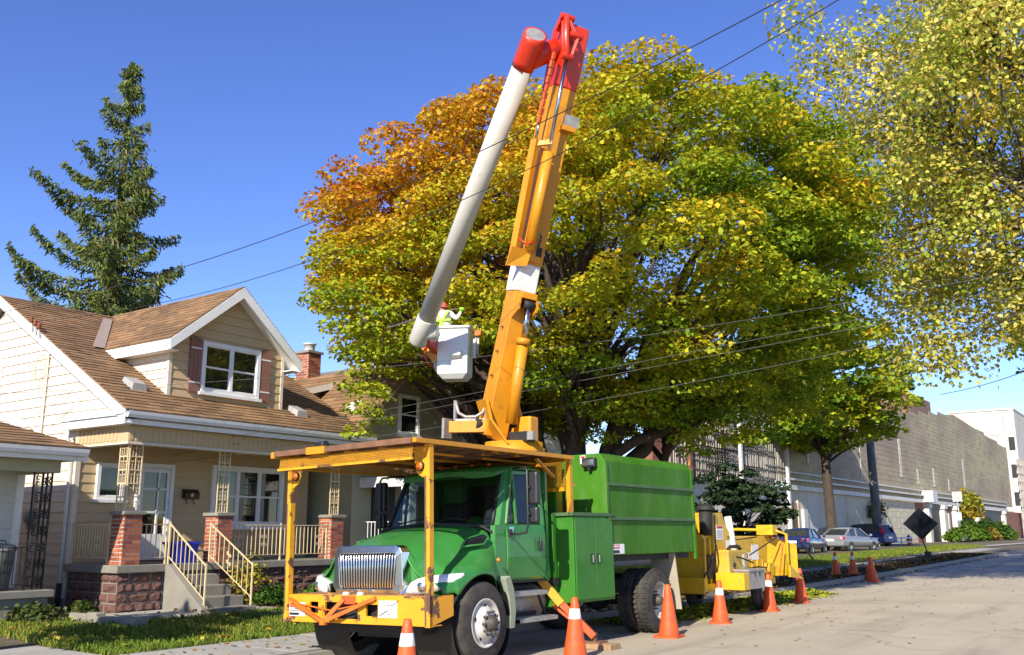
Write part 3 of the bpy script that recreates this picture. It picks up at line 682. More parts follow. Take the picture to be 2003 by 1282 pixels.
# mailbox
mb = MB(); mb.prism([(XW+.03, 12.62, 2.28), (XW+.15, 12.62, 2.26), (XW+.15, 12.62, 2.38), (XW+.11, 12.62, 2.44), (XW+.03, 12.62, 2.47)], (0, .36, 0)); mbx = mb.build('mailbox', 'mailbox', H1)
MB().tube([(XW+.05, 12.70, 2.27), (XW+.10, 12.70, 2.15), (XW+.14, 12.70, 2.17)], .008, 5).tube([(XW+.05, 12.88, 2.27), (XW+.10, 12.88, 2.15), (XW+.14, 12.88, 2.17)], .008, 5).build('newspaper_hook', 'black', mbx)
MB().lathe([(.0, 0), (.04, 0), (.045, -.012), (0, -.012)], (XW+.155, 12.8, 2.34), 'x', 12).build('mailbox_emblem', 'cream_iron', mbx)
# dormer
DX, DY0, DY1, DEZ = -16.6, 11.36, 14.30, 5.52
dm = (DY0+DY1)/2; DAP = 6.72
dw = MB().prism([(DX-.04, DY0, 4.2), (DX-.04, DY1, 4.2), (DX-.04, DY1, DEZ), (DX-.04, dm, DAP-.12), (DX-.04, DY0, DEZ)], (-3.2, 0, 0)).build('dormer', 'mortar', H1)
def dspan(z):
    if z < DEZ: return (DY0, DY1)
    t = (z-DEZ)/(DAP-.1-DEZ); return (DY0+(dm-DY0)*t, DY1+(dm-DY1)*t)
boards(dw, 'x', DX-.04, dspan, 4.25, DAP-.14, .19, 1, 'siding')
z = 4.25
while z < DEZ - .02:      # left cheek follows the roof slope
    zt = min(z+.19, DEZ); xa = -15.8-(z-EZ+.03)/ES; xb = -15.8-(zt-EZ+.03)/ES
    board(dw, 'y', DY0, max(xa, -19.5), DX-.02, max(xb, -19.5), DX-.02, z, zt-.004, -1, 'siding_pale'); z = zt
for yy in (DY0-.028, DY1-.045): BX(DX-.075, DX-.008, yy, yy+.075, 4.22, DEZ).build('corner_trim', 'siding_pale', dw)
OV = .32; ds_ = (DAP-DEZ)/(dm-DY0)          # dormer roof
def dz_(y): return DAP + .06 - ds_*abs(y-dm)
for s in (-1, 1):
    ye = dm + s*(dm-DY0+.26)
    xe = -15.8-(dz_(ye)-EZ)/ES; xr = -15.8-(dz_(dm)-EZ)/ES
    A, B, C, D = (DX+OV, ye, dz_(ye)), (xe-.1, ye, dz_(ye)), (xr-.1, dm, dz_(dm)), (DX+OV, dm, dz_(dm))
    dd_ = MB().add([V(p)-V(0,0,.03) for p in (A,B,C,D)] + [V(p)-V(0,0,.15) for p in (A,B,C,D)], [(0,1,2,3),(7,6,5,4),(0,4,5,1),(1,5,6,2),(2,6,7,3),(3,7,4,0)]).build('dormer_roof', 'white', dw)
    if s < 0: shingles('shingle', A, B, D, C, dd_, 'shingle')
    else: shingles('shingle', B, A, C, D, dd_, 'shingle')
    MB().prism([(DX+OV-.02, dm, DAP+.035), (DX+OV-.02, ye+.0, dz_(ye)-.025), (DX+OV-.02, ye, dz_(ye)-.24), (DX+OV-.02, dm, DAP-.20)], (.035, 0, 0)).build('rake_board', 'white', dd_)
    BX(xe+.35, DX+OV-.03, ye-.012, ye+.012, dz_(ye)-.24, dz_(ye)-.035).build('eave_fascia', 'white', dd_)
    yi = dm + s*(dm-DY0)
    BX(xe+.3, DX+OV-.05, min(ye, yi), max(ye, yi), dz_(ye)-.235, dz_(ye)-.215).build('eave_soffit', 'white', dd_)
# valley flashing
ye = dm-(dm-DY0+.26); xe = -15.8-(dz_(ye)-EZ)/ES; xr = -15.8-(dz_(dm)-EZ)/ES
a = V(xe+.05, ye+.02, dz_(ye)+.025); b = V(xe+(xr-xe)*.80, ye+(dm-ye)*.80, dz_(ye)+(dz_(dm)-dz_(ye))*.80+.03)
MB().add([a+V(.0,-.02,.012), a+V(.0,-.30,.012), b+V(0,-.26,.012), b+V(0,-.02,.012)], [(0,1,2,3)]).build('valley_flashing', 'flash', dw)
wn = window(dw, 'x', DX-.03, 1, 12.10, 13.62, 4.42, 5.50, .09, 2, 2, .07, curtain=False)
for (a, b) in ((11.80, 12.08), (13.64, 13.92)):
    sh = BX(DX-.02, DX+.005, a, b, 4.40, 5.52).build('shutter', 'shutter', dw)
    for k in range(3): BX(DX+.005, DX+.028, a+.004+k*.092, a+.088+k*.092, 4.38+.02*(k==1), 5.54+.02*(k==1)).build('shutter_board', 'shutter', dw)
    for z in (4.58, 5.30): BX(DX+.028, DX+.036, a+.01, b-.01, z, z+.03).build('hinge', 'white', dw)
# roof vents
for (x, y) in ((-16.85, 10.75), (-16.55, 14.72)):
    z = roofz(x); MB().hexa([(x-.2,y-.17,z+.08-.0),(x+.2,y-.17,z-.11),(x+.2,y+.17,z-.11),(x-.2,y+.17,z+.08),(x-.14,y-.14,z+.21),(x+.2,y-.14,z+.06),(x+.2,y+.14,z+.06),(x-.14,y+.14,z+.21)]).build('roof_vent', 'ventgrey', H1)
# service mast: insulators, cable coil, conduit, meter
mb = MB()
for k in range(3):
    p = V(-19.35+.16*k, Y0r-.08, roofz(-19.35+.16*k)-.02); MB().lathe([(.0,.12),(.035,.11),(.045,.08),(.03,.06),(.045,.03),(.03,0),(0,0)], p+V(0,0,.1), 'z', 8).build('insulator', 'brick_b', H1)
    MB().cyl(p+V(0,.05,-.1), p+V(0,0,.1), .014, 6).build('insulator_bracket', 'ventgrey', H1)
MB().tube([(-19.35+.22*math.cos(t*.5), YL-.04, 4.75+.30*math.sin(t*.5)+.01*t) for t in range(26)], .006, 4).build('cable_coil', 'cream_iron', H1)
MB().tube([(-19.05, YL-.05, roofz(-19.05)-.3), (-19.05, YL-.05, 1.9)], .025, 8).tube([(-19.05, YL-.05, 1.75), (-19.05, YL-.05, .2)], .025, 8).build('conduit', 'siding_pale', H1)
MB().lathe([(0,-.16),(.10,-.15),(.115,-.12),(.115,0),(0,0)], (-19.05, YL-.03, 1.86), 'y', 14).box(-19.17, -18.93, YL-.09, YL-.02, 1.62, 1.98).build('electric_meter', 'greybin', H1)
window(lw_, 'y', YL-.02, -1, -21.9, -20.95, 4.2, 5.25, .09, 1, 2)
# satellite dish on the side wall (own thing)
D = thing('satellite_dish', 'pale grey satellite dish on the white side wall of the dormer house', 'dish', (-19.5, YL-.03, 3.2))
mb = MB(); ax = V(.25, -1, .25).normalized(); u = ax.cross(V(0,0,1)).normalized(); v = u.cross(ax); c = V(-19.5, YL-.35, 3.55); rings = []
for k in range(6):
    r = .30*k/5+.001; rings.append([c + ax*(.10*(k/5)**2) + (u*math.cos(t*math.pi/10)*r + v*math.sin(t*math.pi/10)*r*1.08) for t in range(20)])
mb.loft(rings, True, False); mb.build('reflector', 'dish', D)
MB().tube([(-19.5, YL-.0, 3.2), (-19.5, YL-.2, 3.25), c-ax*.02], .02, 6).build('arm', 'ventgrey', D)
MB().tube([c-v*.28+ax*.08, c-v*.2+ax*.36], .012, 5).build('feed_arm', 'ventgrey', D)
# blue recycling box on the porch
def bin_box(name, label, c, w, d, h, m='bluebin'):
    t = thing(name, label, 'bin', c)
    x, y, z = c
    mb = MB(); b0, b1 = .86, 1.0
    for (f, zz) in ((b0, 0), (b1, h)): pass
    o = [(-w/2*b0,-d/2*b0,0),(w/2*b0,-d/2*b0,0),(w/2*b0,d/2*b0,0),(-w/2*b0,d/2*b0,0),(-w/2,-d/2,h),(w/2,-d/2,h),(w/2,d/2,h),(-w/2,d/2,h)]
    i_ = [(-w/2*b0+.015,-d/2*b0+.015,.02),(w/2*b0-.015,-d/2*b0+.015,.02),(w/2*b0-.015,d/2*b0-.015,.02),(-w/2*b0+.015,d/2*b0-.015,.02),(-w/2+.015,-d/2+.015,h),(w/2-.015,-d/2+.015,h),(w/2-.015,d/2-.015,h),(-w/2+.015,d/2-.015,h)]
    mb.add(o + i_, [(3,2,1,0),(0,1,5,4),(1,2,6,5),(2,3,7,6),(3,0,4,7),(8,9,10,11),(13,9,8,12)[::-1],(14,10,9,13)[::-1],(15,11,10,14)[::-1],(12,8,11,15)[::-1],(4,5,13,12),(5,6,14,13),(6,7,15,14),(7,4,12,15)])
    mb.build('tub', m, t, True, fix=False)
    r = MB(); r.box(-w/2-.02, w/2+.02, -d/2-.02, -d/2, h-.05, h); r.box(-w/2-.02, w/2+.02, d/2, d/2+.02, h-.05, h); r.box(-w/2-.02, -w/2, -d/2, d/2, h-.05, h-.001); r.box(w/2, w/2+.02, -d/2, d/2, h-.05, h-.001)
    r.build('rim', m, t, True); 
    for k in (-1, 0, 1): MB().box(w/2*.93, w/2*.99, k*d*.28-.01, k*d*.28+.01, h*.2, h*.85).build('rib', m, t, True)
    return t
bin_box('recycling_box', 'open blue plastic recycling box on the porch beside the front door', (-16.35, 11.75, SLZ+.003), .42, .52, .40)
# ------------------------------------------------------------------ left neighbour (its porch corner shows)
H0 = thing('neighbour_house', 'white sided house at the left edge with hipped porch roof and black iron post', 'house', (-17, 6, .1))
fx, ye0, ez0 = -15.75, 9.28, 3.0
body = BX(-24, -17.25, 0, 8.92, .1, 2.9).build('wall', 'mortar', H0)
boards(body, 'x', -17.25, lambda z: (4.0, 8.92), .62, 2.75, .145, 1, 'siding_white')
BX(-17.27, -17.2, 8.84, 8.97, .62, 2.75).build('corner_trim', 'white', body)
hr = MB().add([(fx,ye0,ez0),(fx,-1,ez0),(fx-6,5.2,ez0+2.4),(fx-6,ye0-6,ez0+2.4),(fx-12,ye0,ez0)], [(0,1,3,2) if False else (0,1,3),(0,3,4)]).build('roof', 'flash', H0)
shingles('shingle', (fx+.03, -1, ez0+.01), (fx+.03, ye0+.03, ez0+.01), (fx-5, -1, ez0+2.01), (fx-5, ye0-5, ez0+2.01), hr, 'shingle')
shingles('shingle', (fx+.03, ye0+.03, ez0+.01), (fx-10, ye0+.03, ez0+.01), (fx-5, ye0-5, ez0+2.01), (fx-5.2, ye0-5, ez0+2.01), hr, 'shingle')
MB().prism([(fx+p, -1, ez0-.02+q) for p, q in prof], (0, ye0+.95, 0)).build('gutter', 'white', H0)
BX(fx-.04, fx-.002, -1, ye0, ez0-.22, ez0-.03).build('fascia', 'white', H0)
BX(fx-9, fx-.042, ye0-.02, ye0+.02, ez0-.20, ez0-.03).build('fascia', 'white', H0)
BX(-17.3, fx-.045, -1, ye0-.022, ez0-.20, ez0-.18).build('soffit', 'siding_white', H0)
bb_ = BX(-16.35, -16.1, -1, 9.0, 2.58, 2.80).build('porch_beam', 'siding_sage', H0)
BX(-17.2, -16.35, 8.80, 9.0, 2.58, 2.80).build('porch_beam', 'siding_sage', H0)
fl_ = BX(-17.25, -15.95, 0, 9.02, .50, .62).build('porch_floor', 'concrete', H0, bevel=.01)
BX(-17.2, -16.02, 0, 8.95, .05, .50).build('porch_base', 'concrete', H0)
pc = MB()
def black_panel(mb, a, b, z0, z1):
    a, b = V(*a, 0), V(*b, 0); u = (b-a).normalized(); L = (b-a).length
    for t in (0, .5, 1): p = a.lerp(b, t); mb.beam(p+V(0,0,z0), p+V(0,0,z1), .024)
    k = 7; H = (z1-z0)/k
    for i in range(k):
        for s in (-1, 1):
            c = a.lerp(b, .5)+u*s*L*.25+V(0,0,z0+H*(i+.5)); scroll(mb, c+V(0,0,H*.14), u, V(0,0,1), L*.24, .010, s); scroll(mb, c-V(0,0,H*.14), u, V(0,0,-1), L*.24, .010, s)
black_panel(pc, (-16.2, 8.60), (-16.2, 8.92), .62, 2.58); black_panel(pc, (-16.235, 8.935), (-16.54, 8.935), .62, 2.58)
pc.build('iron_post', 'black_iron', H0)
railing(H0, (-16.1, 6.5, .62), (-16.1, 8.56, .62), .70, .10, 20, (.45, .85), (0, 1), 'black_iron')
# bins on that porch
T = thing('trash_can', 'grey lidded trash can behind the black porch railing', 'trash can', (-16.5, 8.30, .622))
MB().lathe([(0,0),(.19,0),(.24,.62),(.25,.64),(.25,.66),(0,.66)], (0,0,0), 'z', 20).build('body', 'greybin', T, True)
MB().lathe([(.265,.645),(.27,.69),(.23,.74),(.12,.765),(0,.77)], (0,0,0), 'z', 20).build('lid', 'greybin', T, True)
MB().tube([(0,-.10,.76),(0,-.08,.81),(0,.08,.81),(0,.10,.76)], .015, 6).build('lid_handle', 'greybin', T, True)
bin_box('recycling_box', 'blue plastic recycling box against the black railing at the left edge', (-16.38, 7.75, .622), .40, .46, .40)
# flower bed with ground cover, edging stones
E_ = thing('bed_edging', 'low dark stone edging of the flower bed at the left', 'edging', (-15.0, 8.9, .1))
for k in range(7):
    t = k/6; MB().box(-15.8+.30*k, -15.52+.30*k, 9.22-.02*k+random.uniform(-.03,.03), 9.36, .05, .25+random.uniform(-.03,.03)).build('edging_stone', 'concrete', E_, bevel=.02)
def bush(name, label, c, rad, n, cols, size=(.05, .11), shape=LEAF6, m='leaf', flat=.8, cl=24, up=.4, group=None, cat='bush', stems=5):
    t = thing(name, label, cat, (c[0], c[1], c[2]), (0,0,0), group)
    ce = RNG.normal(size=(cl, 3)); ce /= np.linalg.norm(ce, axis=1, keepdims=True); ce *= RNG.random((cl, 1))**.4
    ce = ce * np.array(rad) * .72; ce[:, 2] = np.abs(ce[:, 2]) * .9; ce += np.array(c) + np.array([0, 0, rad[2]*.25])
    P, N, idx = clump_leaves(ce, np.full(cl, max(rad)*.36), np.full(cl, n//cl), flat, up)
    P[:, 2] = np.maximum(P[:, 2], c[2] + .02)
    C = np.array(cols)[(RNG.random(cl)*len(cols)).astype(int)][idx] * RNG.uniform(.7, 1.3, (len(P), 1))
    leaves_object('foliage', P, N, RNG.uniform(*size, len(P)), C, shape, m, t)
    mb = MB()
    for k in range(stems):
        e = ce[random.randrange(cl)]; limb(mb, (c[0], c[1], c[2]-.03), tuple(e), .018, .006, .1, 4, 5)
    mb.build('stems', 'bark', t); return t
GR = [(.055,.13,.018),(.08,.17,.02),(.04,.09,.015)]
bush('bed_plant', 'dark leafy plants in the shaded bed by the downspout', (-15.95, 9.55, .12), (.35, .25, .24), 800, [(.05,.10,.02),(.09,.12,.02),(.12,.13,.03)], cl=16)
bush('bed_plant', 'low pale green plants behind the stone edging at the left edge', (-15.6, 8.5, .12), (.75, .36, .20), 1300, [(.08,.12,.03),(.05,.09,.02),(.11,.13,.04)], cl=22)
bush('front_shrub', 'bright green shrub at the porch base just left of the truck', (-15.0, 14.75, .12), (.62, .70, .78), 5200, [(.07,.17,.02),(.11,.22,.025),(.05,.12,.015)], (.035, .08))
bush('front_shrub', 'low dark green shrub beside the porch steps', (-15.15, 13.1, .12), (.55, .55, .48), 2600, GR, (.035, .08))
bush('front_shrub', 'small spreading green plant between shrubs and lawn', (-14.6, 13.85, .10), (.50, .55, .36), 1800, [(.09,.19,.02),(.06,.14,.02)], (.035, .08))
bush('yellow_sapling', 'thin yellow leaved sapling in front of the porch railing', (-15.55, 12.75, .12), (.28, .36, .95), 420, [(.42,.34,.03),(.36,.38,.05)], (.05, .10), cl=14, stems=9)

# ------------------------------------------------------------------ house behind, front gable with one window
H2 = thing('gable_house', 'sage sided house with brown roof and white porch behind the truck cab', 'house', (-20, 18.5, .1))
ya, yb, ym, ze, zr, xf = 16.62, 20.5, 18.56, 4.0, 5.85, -16.6
w2 = MB().prism([(xf-.02, ya, .1), (xf-.02, yb, .1), (xf-.02, yb, ze), (xf-.02, ym, zr-.1), (xf-.02, ya, ze)], (-11, 0, 0)).build('wall', 'siding_sage', H2)
def g2(z):
    if z < ze: return (ya, yb)
    t = (z-ze)/(zr-.1-ze); return (ya+(ym-ya)*t, yb+(ym-yb)*t)
boards(w2, 'x', xf-.02, g2, .9, zr-.15, .125, 1, 'siding_sage')
sl = (zr-ze)/(ym-ya)
for s in (-1, 1):
    yy = ym + s*(ym-ya+.18); zz = zr - sl*(ym-ya+.18)+.05
    A, B, C_, D_ = (xf+.25, yy, zz), (xf-11, yy, zz), (xf-11, ym, zr+.05), (xf+.25, ym, zr+.05)
    r2 = MB().add([V(p)-V(0,0,.02) for p in (A,B,C_,D_)] + [V(p)-V(0,0,.14) for p in (A,B,C_,D_)], [(0,1,2,3),(7,6,5,4),(0,4,5,1),(1,5,6,2),(2,6,7,3),(3,7,4,0)]).build('roof', 'flash', H2)
    if s < 0: shingles('shingle', A, B, D_, C_, r2, 'shingle', .17, .36)
    else: shingles('shingle', B, A, C_, D_, r2, 'shingle', .17, .36)
window(w2, 'x', xf, 1, 18.18, 18.98, 4.02, 5.08, .08, 1, 2)
# side dormer
sdm = MB().prism([(-19.2, 17.05, 4.5), (-19.2, 17.05, 5.20), (-19.2, 18.5, 5.62), (-19.2, 18.5, 4.5)], (-4.5, 0, 0)).build('side_dormer', 'siding_sage', H2)
MB().prism([(-18.92, 16.88, 5.22), (-18.92, 18.62, 5.73), (-18.92, 18.62, 5.63), (-18.92, 16.88, 5.12)], (-6, 0, 0)).build('dormer_roof', 'shingle', sdm)
MB().prism([(-18.90, 16.86, 5.21), (-18.90, 18.62, 5.72), (-18.90, 18.62, 5.55), (-18.90, 16.86, 5.04)], (-.019, 0, 0)).build('rake_board', 'white', sdm)
BX(-24.9, -18.93, 16.85, 16.88, 5.03, 5.20).build('eave_board', 'white', sdm)
for (x, y) in ((-17.3, 17.3),): z = zr - sl*abs(y-ym); MB().hexa([(x-.15,y-.15,z-.12),(x+.15,y-.15,z-.12),(x+.15,y+.15,z+.1),(x-.15,y+.15,z+.1),(x-.15,y-.15,z+.1),(x+.15,y-.15,z+.1),(x+.12,y+.12,z+.22),(x-.12,y+.12,z+.22)]).build('roof_vent', 'white', H2)
# porch
BX(-16.6, -14.9, 16.95, 20.5, .1, .95).build('porch_base', 'concrete', H2)
pr = MB().prism([(-14.7, 16.75, 2.95), (-16.6, 16.75, 3.45), (-16.6, 16.75, 3.35), (-14.7, 16.75, 2.85)], (0, 3.95, 0)).build('porch_roof', 'shingle', H2)
BX(-15.2, -14.95, 16.85, 20.6, 2.62, 2.86).build('porch_beam', 'whitedirty', pr); BX(-16.59, -15.2, 16.86, 17.05, 2.62, 2.86).build('porch_beam', 'whitedirty', pr)
for (x, y) in ((-15.08, 17.0), (-15.08, 18.5), (-15.08, 20.4)):
    po = BX(x-.11, x+.11, y-.11, y+.11, .95, 2.62).build('porch_post', 'white', H2); BX(x-.15, x+.15, y-.15, y+.15, .951, 1.15).build('post_base', 'white', po)
    BX(x-.14, x+.14, y-.14, y+.14, 2.50, 2.619).build('post_capital', 'white', po)
railing(H2, (-16.5, 16.98, .95), (-15.2, 16.98, .95), .85, .12, 11, (), (), 'white'); railing(H2, (-15.08, 17.1, .95), (-15.08, 18.4, .95), .85, .12, 11, (), (), 'white')
BX(xf, xf+.05, 17.3, 18.1, .95, 2.75).build('door', 'black', H2)
brick_pillar(H2, -21.35, -20.85, 18.9, 19.4, 5.3, 6.75, 'chimney')
MB().lathe([(.16,0),(.16,.22),(.20,.23),(.20,.27),(0,.30)], (-21.1, 19.15, 6.80), 'z', 12).build('chimney_cap', 'dish', H2)
BX(-21.40, -20.80, 18.85, 19.45, 6.752, 6.82).build('chimney_crown', 'concrete', H2)
# third house, grey shingles behind the boom
H3 = thing('grey_roof_house', 'house with grey brown shingle roof half hidden behind the big maple', 'house', (-21, 25, .1))
ya, yb, ym, ze, zr, xf = 21.2, 28.2, 24.7, 4.0, 7.4, -17.4
w3 = MB().prism([(xf-.02, ya, .1), (xf-.02, yb, .1), (xf-.02, yb, ze), (xf-.02, ym, zr-.1), (xf-.02, ya, ze)], (-10, 0, 0)).build('wall', 'siding_white', H3)
sl = (zr-ze)/(ym-ya)
for s in (-1, 1):
    yy = ym + s*(ym-ya+.25); zz = zr - sl*(ym-ya+.25)+.05
    A, B, C_, D_ = (xf+.3, yy, zz), (xf-10, yy, zz), (xf-10, ym, zr+.05), (xf+.3, ym, zr+.05)
    r2 = MB().add([V(p)-V(0,0,.02) for p in (A,B,C_,D_)] + [V(p)-V(0,0,.16) for p in (A,B,C_,D_)], [(0,1,2,3),(7,6,5,4),(0,4,5,1),(1,5,6,2),(2,6,7,3),(3,7,4,0)]).build('roof', 'flash', H3)
    if s < 0: shingles('shingle', A, B, D_, C_, r2, 'shingle_grey', .2, .34, .025)
    else: shingles('shingle', B, A, C_, D_, r2, 'shingle_grey', .2, .34, .025)
boards(w3, 'x', xf, lambda z: (ya, yb) if z < ze else (ya+(ym-ya)*(z-ze)/(zr-ze), yb+(ym-yb)*(z-ze)/(zr-ze)), .9, zr-.4, .16, 1, 'siding_white')
window(w3, 'x', xf+.01, 1, 22.6, 23.6, 1.8, 3.2, .09, 1, 2); window(w3, 'x', xf+.01, 1, 25.2, 26.8, 1.8, 3.2, .09, 2, 2); window(w3, 'x', xf+.01, 1, 24.2, 25.2, 4.6, 5.8, .09, 1, 2)
# ------------------------------------------------------------------ the bucket truck (local: x towards the road, y to the rear, z up; origin under the front axle)
TR = thing('bucket_truck', 'green bucket truck with rusty yellow cab guard and raised yellow boom', 'truck', (-8.7, 9.9, -.079), (0, R(-1.45), 0))
def tb(mb, name, m, par=TR, bevel=0, fix=True): return mb.build(name, m, par, True, bevel, fix)
def mirror(pts): return [(-x, y, z) for x, y, z in pts]
# chassis
ch = MB()
for s in (-1, 1): ch.box(s*.42-.04, s*.42+.04, -.85, 6.2, .62, .86)
for y in (-.8, .9, 2.2, 3.6, 4.3, 5.4, 6.1): ch.box(-.42, .42, y-.04, y+.04, .64, .84)
tb(ch, 'chassis_frame', 'chassis')
tb(MB().cyl((-1.0, 0, .50), (1.0, 0, .50), .07, 10), 'front_axle', 'chassis')
tb(MB().lathe([(0,-.2),(.14,-.18),(.2,0),(.14,.18),(0,.2)], (0, 4.87, .52), 'x', 12).cyl((-1, 4.87, .52), (1, 4.87, .52), .09, 10), 'rear_axle', 'chassis')
tb(MB().box(-.38, .38, -.6, .9, .35, .95).tube([(-.2, -.3, .5), (.5, .5, .45), (.3, 1.6, .5)], .06, 8), 'engine', 'chassis')
tb(MB().box(-.9, .9, -.80, -.55, .42, .60), 'front_crossmember', 'chassis')
# wheels
def wheel(c, s, dual=False):
    """s = +1 wheel faces +x"""
    x, y, z = c; R0 = .51
    w = MB(); P = [(.30,.0),(.42,.012),(.475,.02),(.502,.045),(.51,.075),(.497,.078),(.497,.092),(.51,.095),(.51,.125),(.497,.128),(.497,.142),(.51,.145),(.51,.175),(.497,.178),(.497,.192),(.51,.195),(.502,.225),(.475,.25),(.42,.258),(.30,.27)]
    w.lathe([(r, -s*h) for r, h in P], (x, y, z), 'x', 40)
    if dual:
        for k in range(40):      # tread lugs
            a = 2*math.pi*k/40; ca, sa = math.cos(a), math.sin(a)
            for hx in (.03, .18):
                p = V(x-s*(hx+.03), y+ca*.512, z+sa*.512); w.beam(p-V(s*.03,0,0), p+V(s*.03,0,0), .045, .016, (0, ca, sa))
    o = tb(w, 'wheel', 'tyre', TR, fix=True); o.name = 'wheel'
    rim = MB()
    if dual: rp = [(.30,.0),(.285,.012),(.275,.03),(.27,.10),(.24,.135),(.17,.14),(.15,.13),(.0,.13)]
    else: rp = [(.30,-.005),(.288,-.012),(.275,.0),(.262,.03),(.235,.035),(.19,-.02),(.15,-.055),(.13,-.06),(.0,-.06)]
    rim.lathe([(r, -s*h) for r, h in rp], (x, y, z), 'x', 36); tb(rim, 'rim', 'rimwhite', o)
    hub = MB(); h0 = .13 if dual else -.06
    e = .10 if not dual else .16
    hub.lathe([(r, -s*(h0-h)) for r, h in ((.10,-.005),(.105,.03),(.085,.05),(.07,e-.02),(.05,e),(0,e))], (x, y, z), 'x', 18); tb(hub, 'hub', 'hubdark', o)
    for k in range(10):
        a = 2*math.pi*k/10; p = V(x - s*(h0-.0), y+.142*math.cos(a), z+.142*math.sin(a)); tb(MB().cyl(p, p+V(s*.045,0,0), .017, 6), 'lug_nut', 'hubdark', o)
    if not dual:
        for k in range(5):
            a = 2*math.pi*(k+.3)/5; p = V(x+s*.005, y+.215*math.cos(a), z+.215*math.sin(a))
            tb(MB().lathe([(0,0),(.026,0)], p, 'x', 10), 'hand_hole', 'black', o)
    return o
for s in (-1, 1):
    wheel((s*1.25, 0, .51), s); wheel((s*1.23, 4.87, .51), s, True); wheel((s*.93, 4.87, .51), s, True)
# hood with fenders
KY = [-.80, -.5, -.15, .25, .5]
KX = [[0,.4,.62,.70,.86,1.04,1.13,1.14],[0,.42,.66,.78,.93,1.10,1.20,1.215],[0,.45,.72,.86,.99,1.14,1.235,1.25],[0,.5,.80,.93,1.02,1.13,1.22,1.235],[0,.55,.88,.98,1.02,1.05,1.07,1.07]]
KZ_ = [[1.46,1.45,1.40,1.22,1.08,1.03,.99,.88],[1.56,1.55,1.49,1.33,1.23,1.19,1.11,.92],[1.65,1.64,1.58,1.42,1.31,1.26,1.19,1.06],[1.73,1.72,1.66,1.50,1.38,1.28,1.18,1.04],[1.78,1.77,1.71,1.54,1.38,1.24,1.10,.92]]
hm = MB(); rows = []
for y in [-.80, -.77, -.7, -.6, -.5, -.4, -.3, -.2, -.1, 0, .1, .2, .3, .4, .5]:
    xs = [float(np.interp(y, KY, [k[i] for k in KX])) for i in range(8)]; zs = [float(np.interp(y, KY, [k[i] for k in KZ_])) for i in range(8)]
    arch = .51 + math.sqrt(max(0, .60**2-y*y)) if abs(y) < .6 else 0
    zs[7] = max(zs[7] if abs(y) > .58 else 0, arch) if abs(y) < .62 else zs[7]
    if y in (.6,): pass
    zs[6] = max(zs[6], zs[7]+.05); zs[5] = max(zs[5], zs[6]+.03)
    if -.62 < y < -.35: zs[7] = min(zs[7], zs[6]-.05)
    half = [(xs[i], y + (.10*max(0, (i-3)/4)**1.2 if y < -.55 else 0), zs[i]) for i in range(8)]
    rows.append([(-p[0], p[1], p[2]) for p in half[::-1][:-1]] + half)
n_ = len(rows[0]); hm.add([p for r in rows for p in r], [(i*n_+k, i*n_+k+1, (i+1)*n_+k+1, (i+1)*n_+k) for i in range(len(rows)-1) for k in range(n_-1)], True)
ho = tb(hm, 'hood', 'green'); sb = ho.modifiers.new('sub', 'SUBSURF'); sb.levels = 1; sb.render_levels = 2; so = ho.modifiers.new('sol', 'SOLIDIFY'); so.thickness = .02; so.offset = -1
for s in (-1, 1):
    # inner arch liner, splash panel behind the wheel, side vent, marker lamp
    tb(MB().lathe([(.60, s*.55), (.60, s*1.20)], (0, 0, .51), 'x', 32), 'arch_liner', 'black')
    sp = MB(); pr_ = [(.50,1.02),(.57,.82),(.60,.60),(.58,.40),(.68,.40),(.72,.62),(.68,.9),(.60,1.06)]
    sp.prism([(s*1.02, y, z) for y, z in pr_], (s*.19, 0, 0)); tb(sp, 'splash_panel', 'greenworn' if s < 0 else mat('grey_green_splash', (.26,.29,.20), .7, var=.15))
    v = MB(); v.prism([(s*.945, -.10, 1.46), (s*.985, .28, 1.49), (s*.98, .38, 1.57), (s*.965, .30, 1.60), (s*.93, .02, 1.54)], (s*.028, 0, -.0)); vt = tb(v, 'hood_vent', 'black', ho)
    for k in range(4): tb(MB().beam((s*(.977+.006*k), -.02+.02*k, 1.492+.025*k), (s*(1.012+.002*k), .30, 1.505+.022*k), .012, .008), 'vent_slat', 'chassis', ho)
    tb(MB().tube([(s*.97, -.13, 1.45), (s*1.015, .28, 1.475), (s*1.015, .40, 1.565), (s*.995, .31, 1.615), (s*.955, .0, 1.55), (s*.97, -.13, 1.45)], .014, 6), 'vent_bezel', 'green', ho)
    tb(MB().lathe([(0,.03),(.022,.022),(.03,0)], (s*1.10, .49, 1.27), 'x' , 10), 'marker_lamp', 'amber')
    # headlight
    rings = []
    for (y, x, za, zb) in ((-.875,.70,.90,.955),(-.872,.76,.895,1.03),(-.85,.86,.895,1.075),(-.80,.96,.905,1.10),(-.72,1.06,.93,1.115),(-.60,1.14,.975,1.125),(-.48,1.19,1.04,1.13),(-.38,1.215,1.105,1.135)):
        rings.append([(s*(x-.05), y+.13, za+.01), (s*x, y+.005, za), (s*(x+.004), y-.012, (za+zb)/2), (s*(x-.01), y+.012, zb), (s*(x-.07), y+.10, zb+.01)])
    hl = tb(MB().loft(rings, True, True, True), 'headlight', 'lens')
    tb(MB().lathe([(0,-.004),(.045,-.008),(.055,0)], (s*.90, -.853, .985), 'y', 14), 'reflector', 'chrome', hl)
    # nose panel closing the fender behind the lamp
    tb(MB().hexa([(s*.64,-.74,.88),(s*1.02,-.70,.88),(s*1.05,-.50,.88),(s*.64,-.50,.88),(s*.66,-.76,1.36),(s*.78,-.72,1.16),(s*.80,-.50,1.16),(s*.66,-.50,1.36)]), 'nose_panel', 'green')
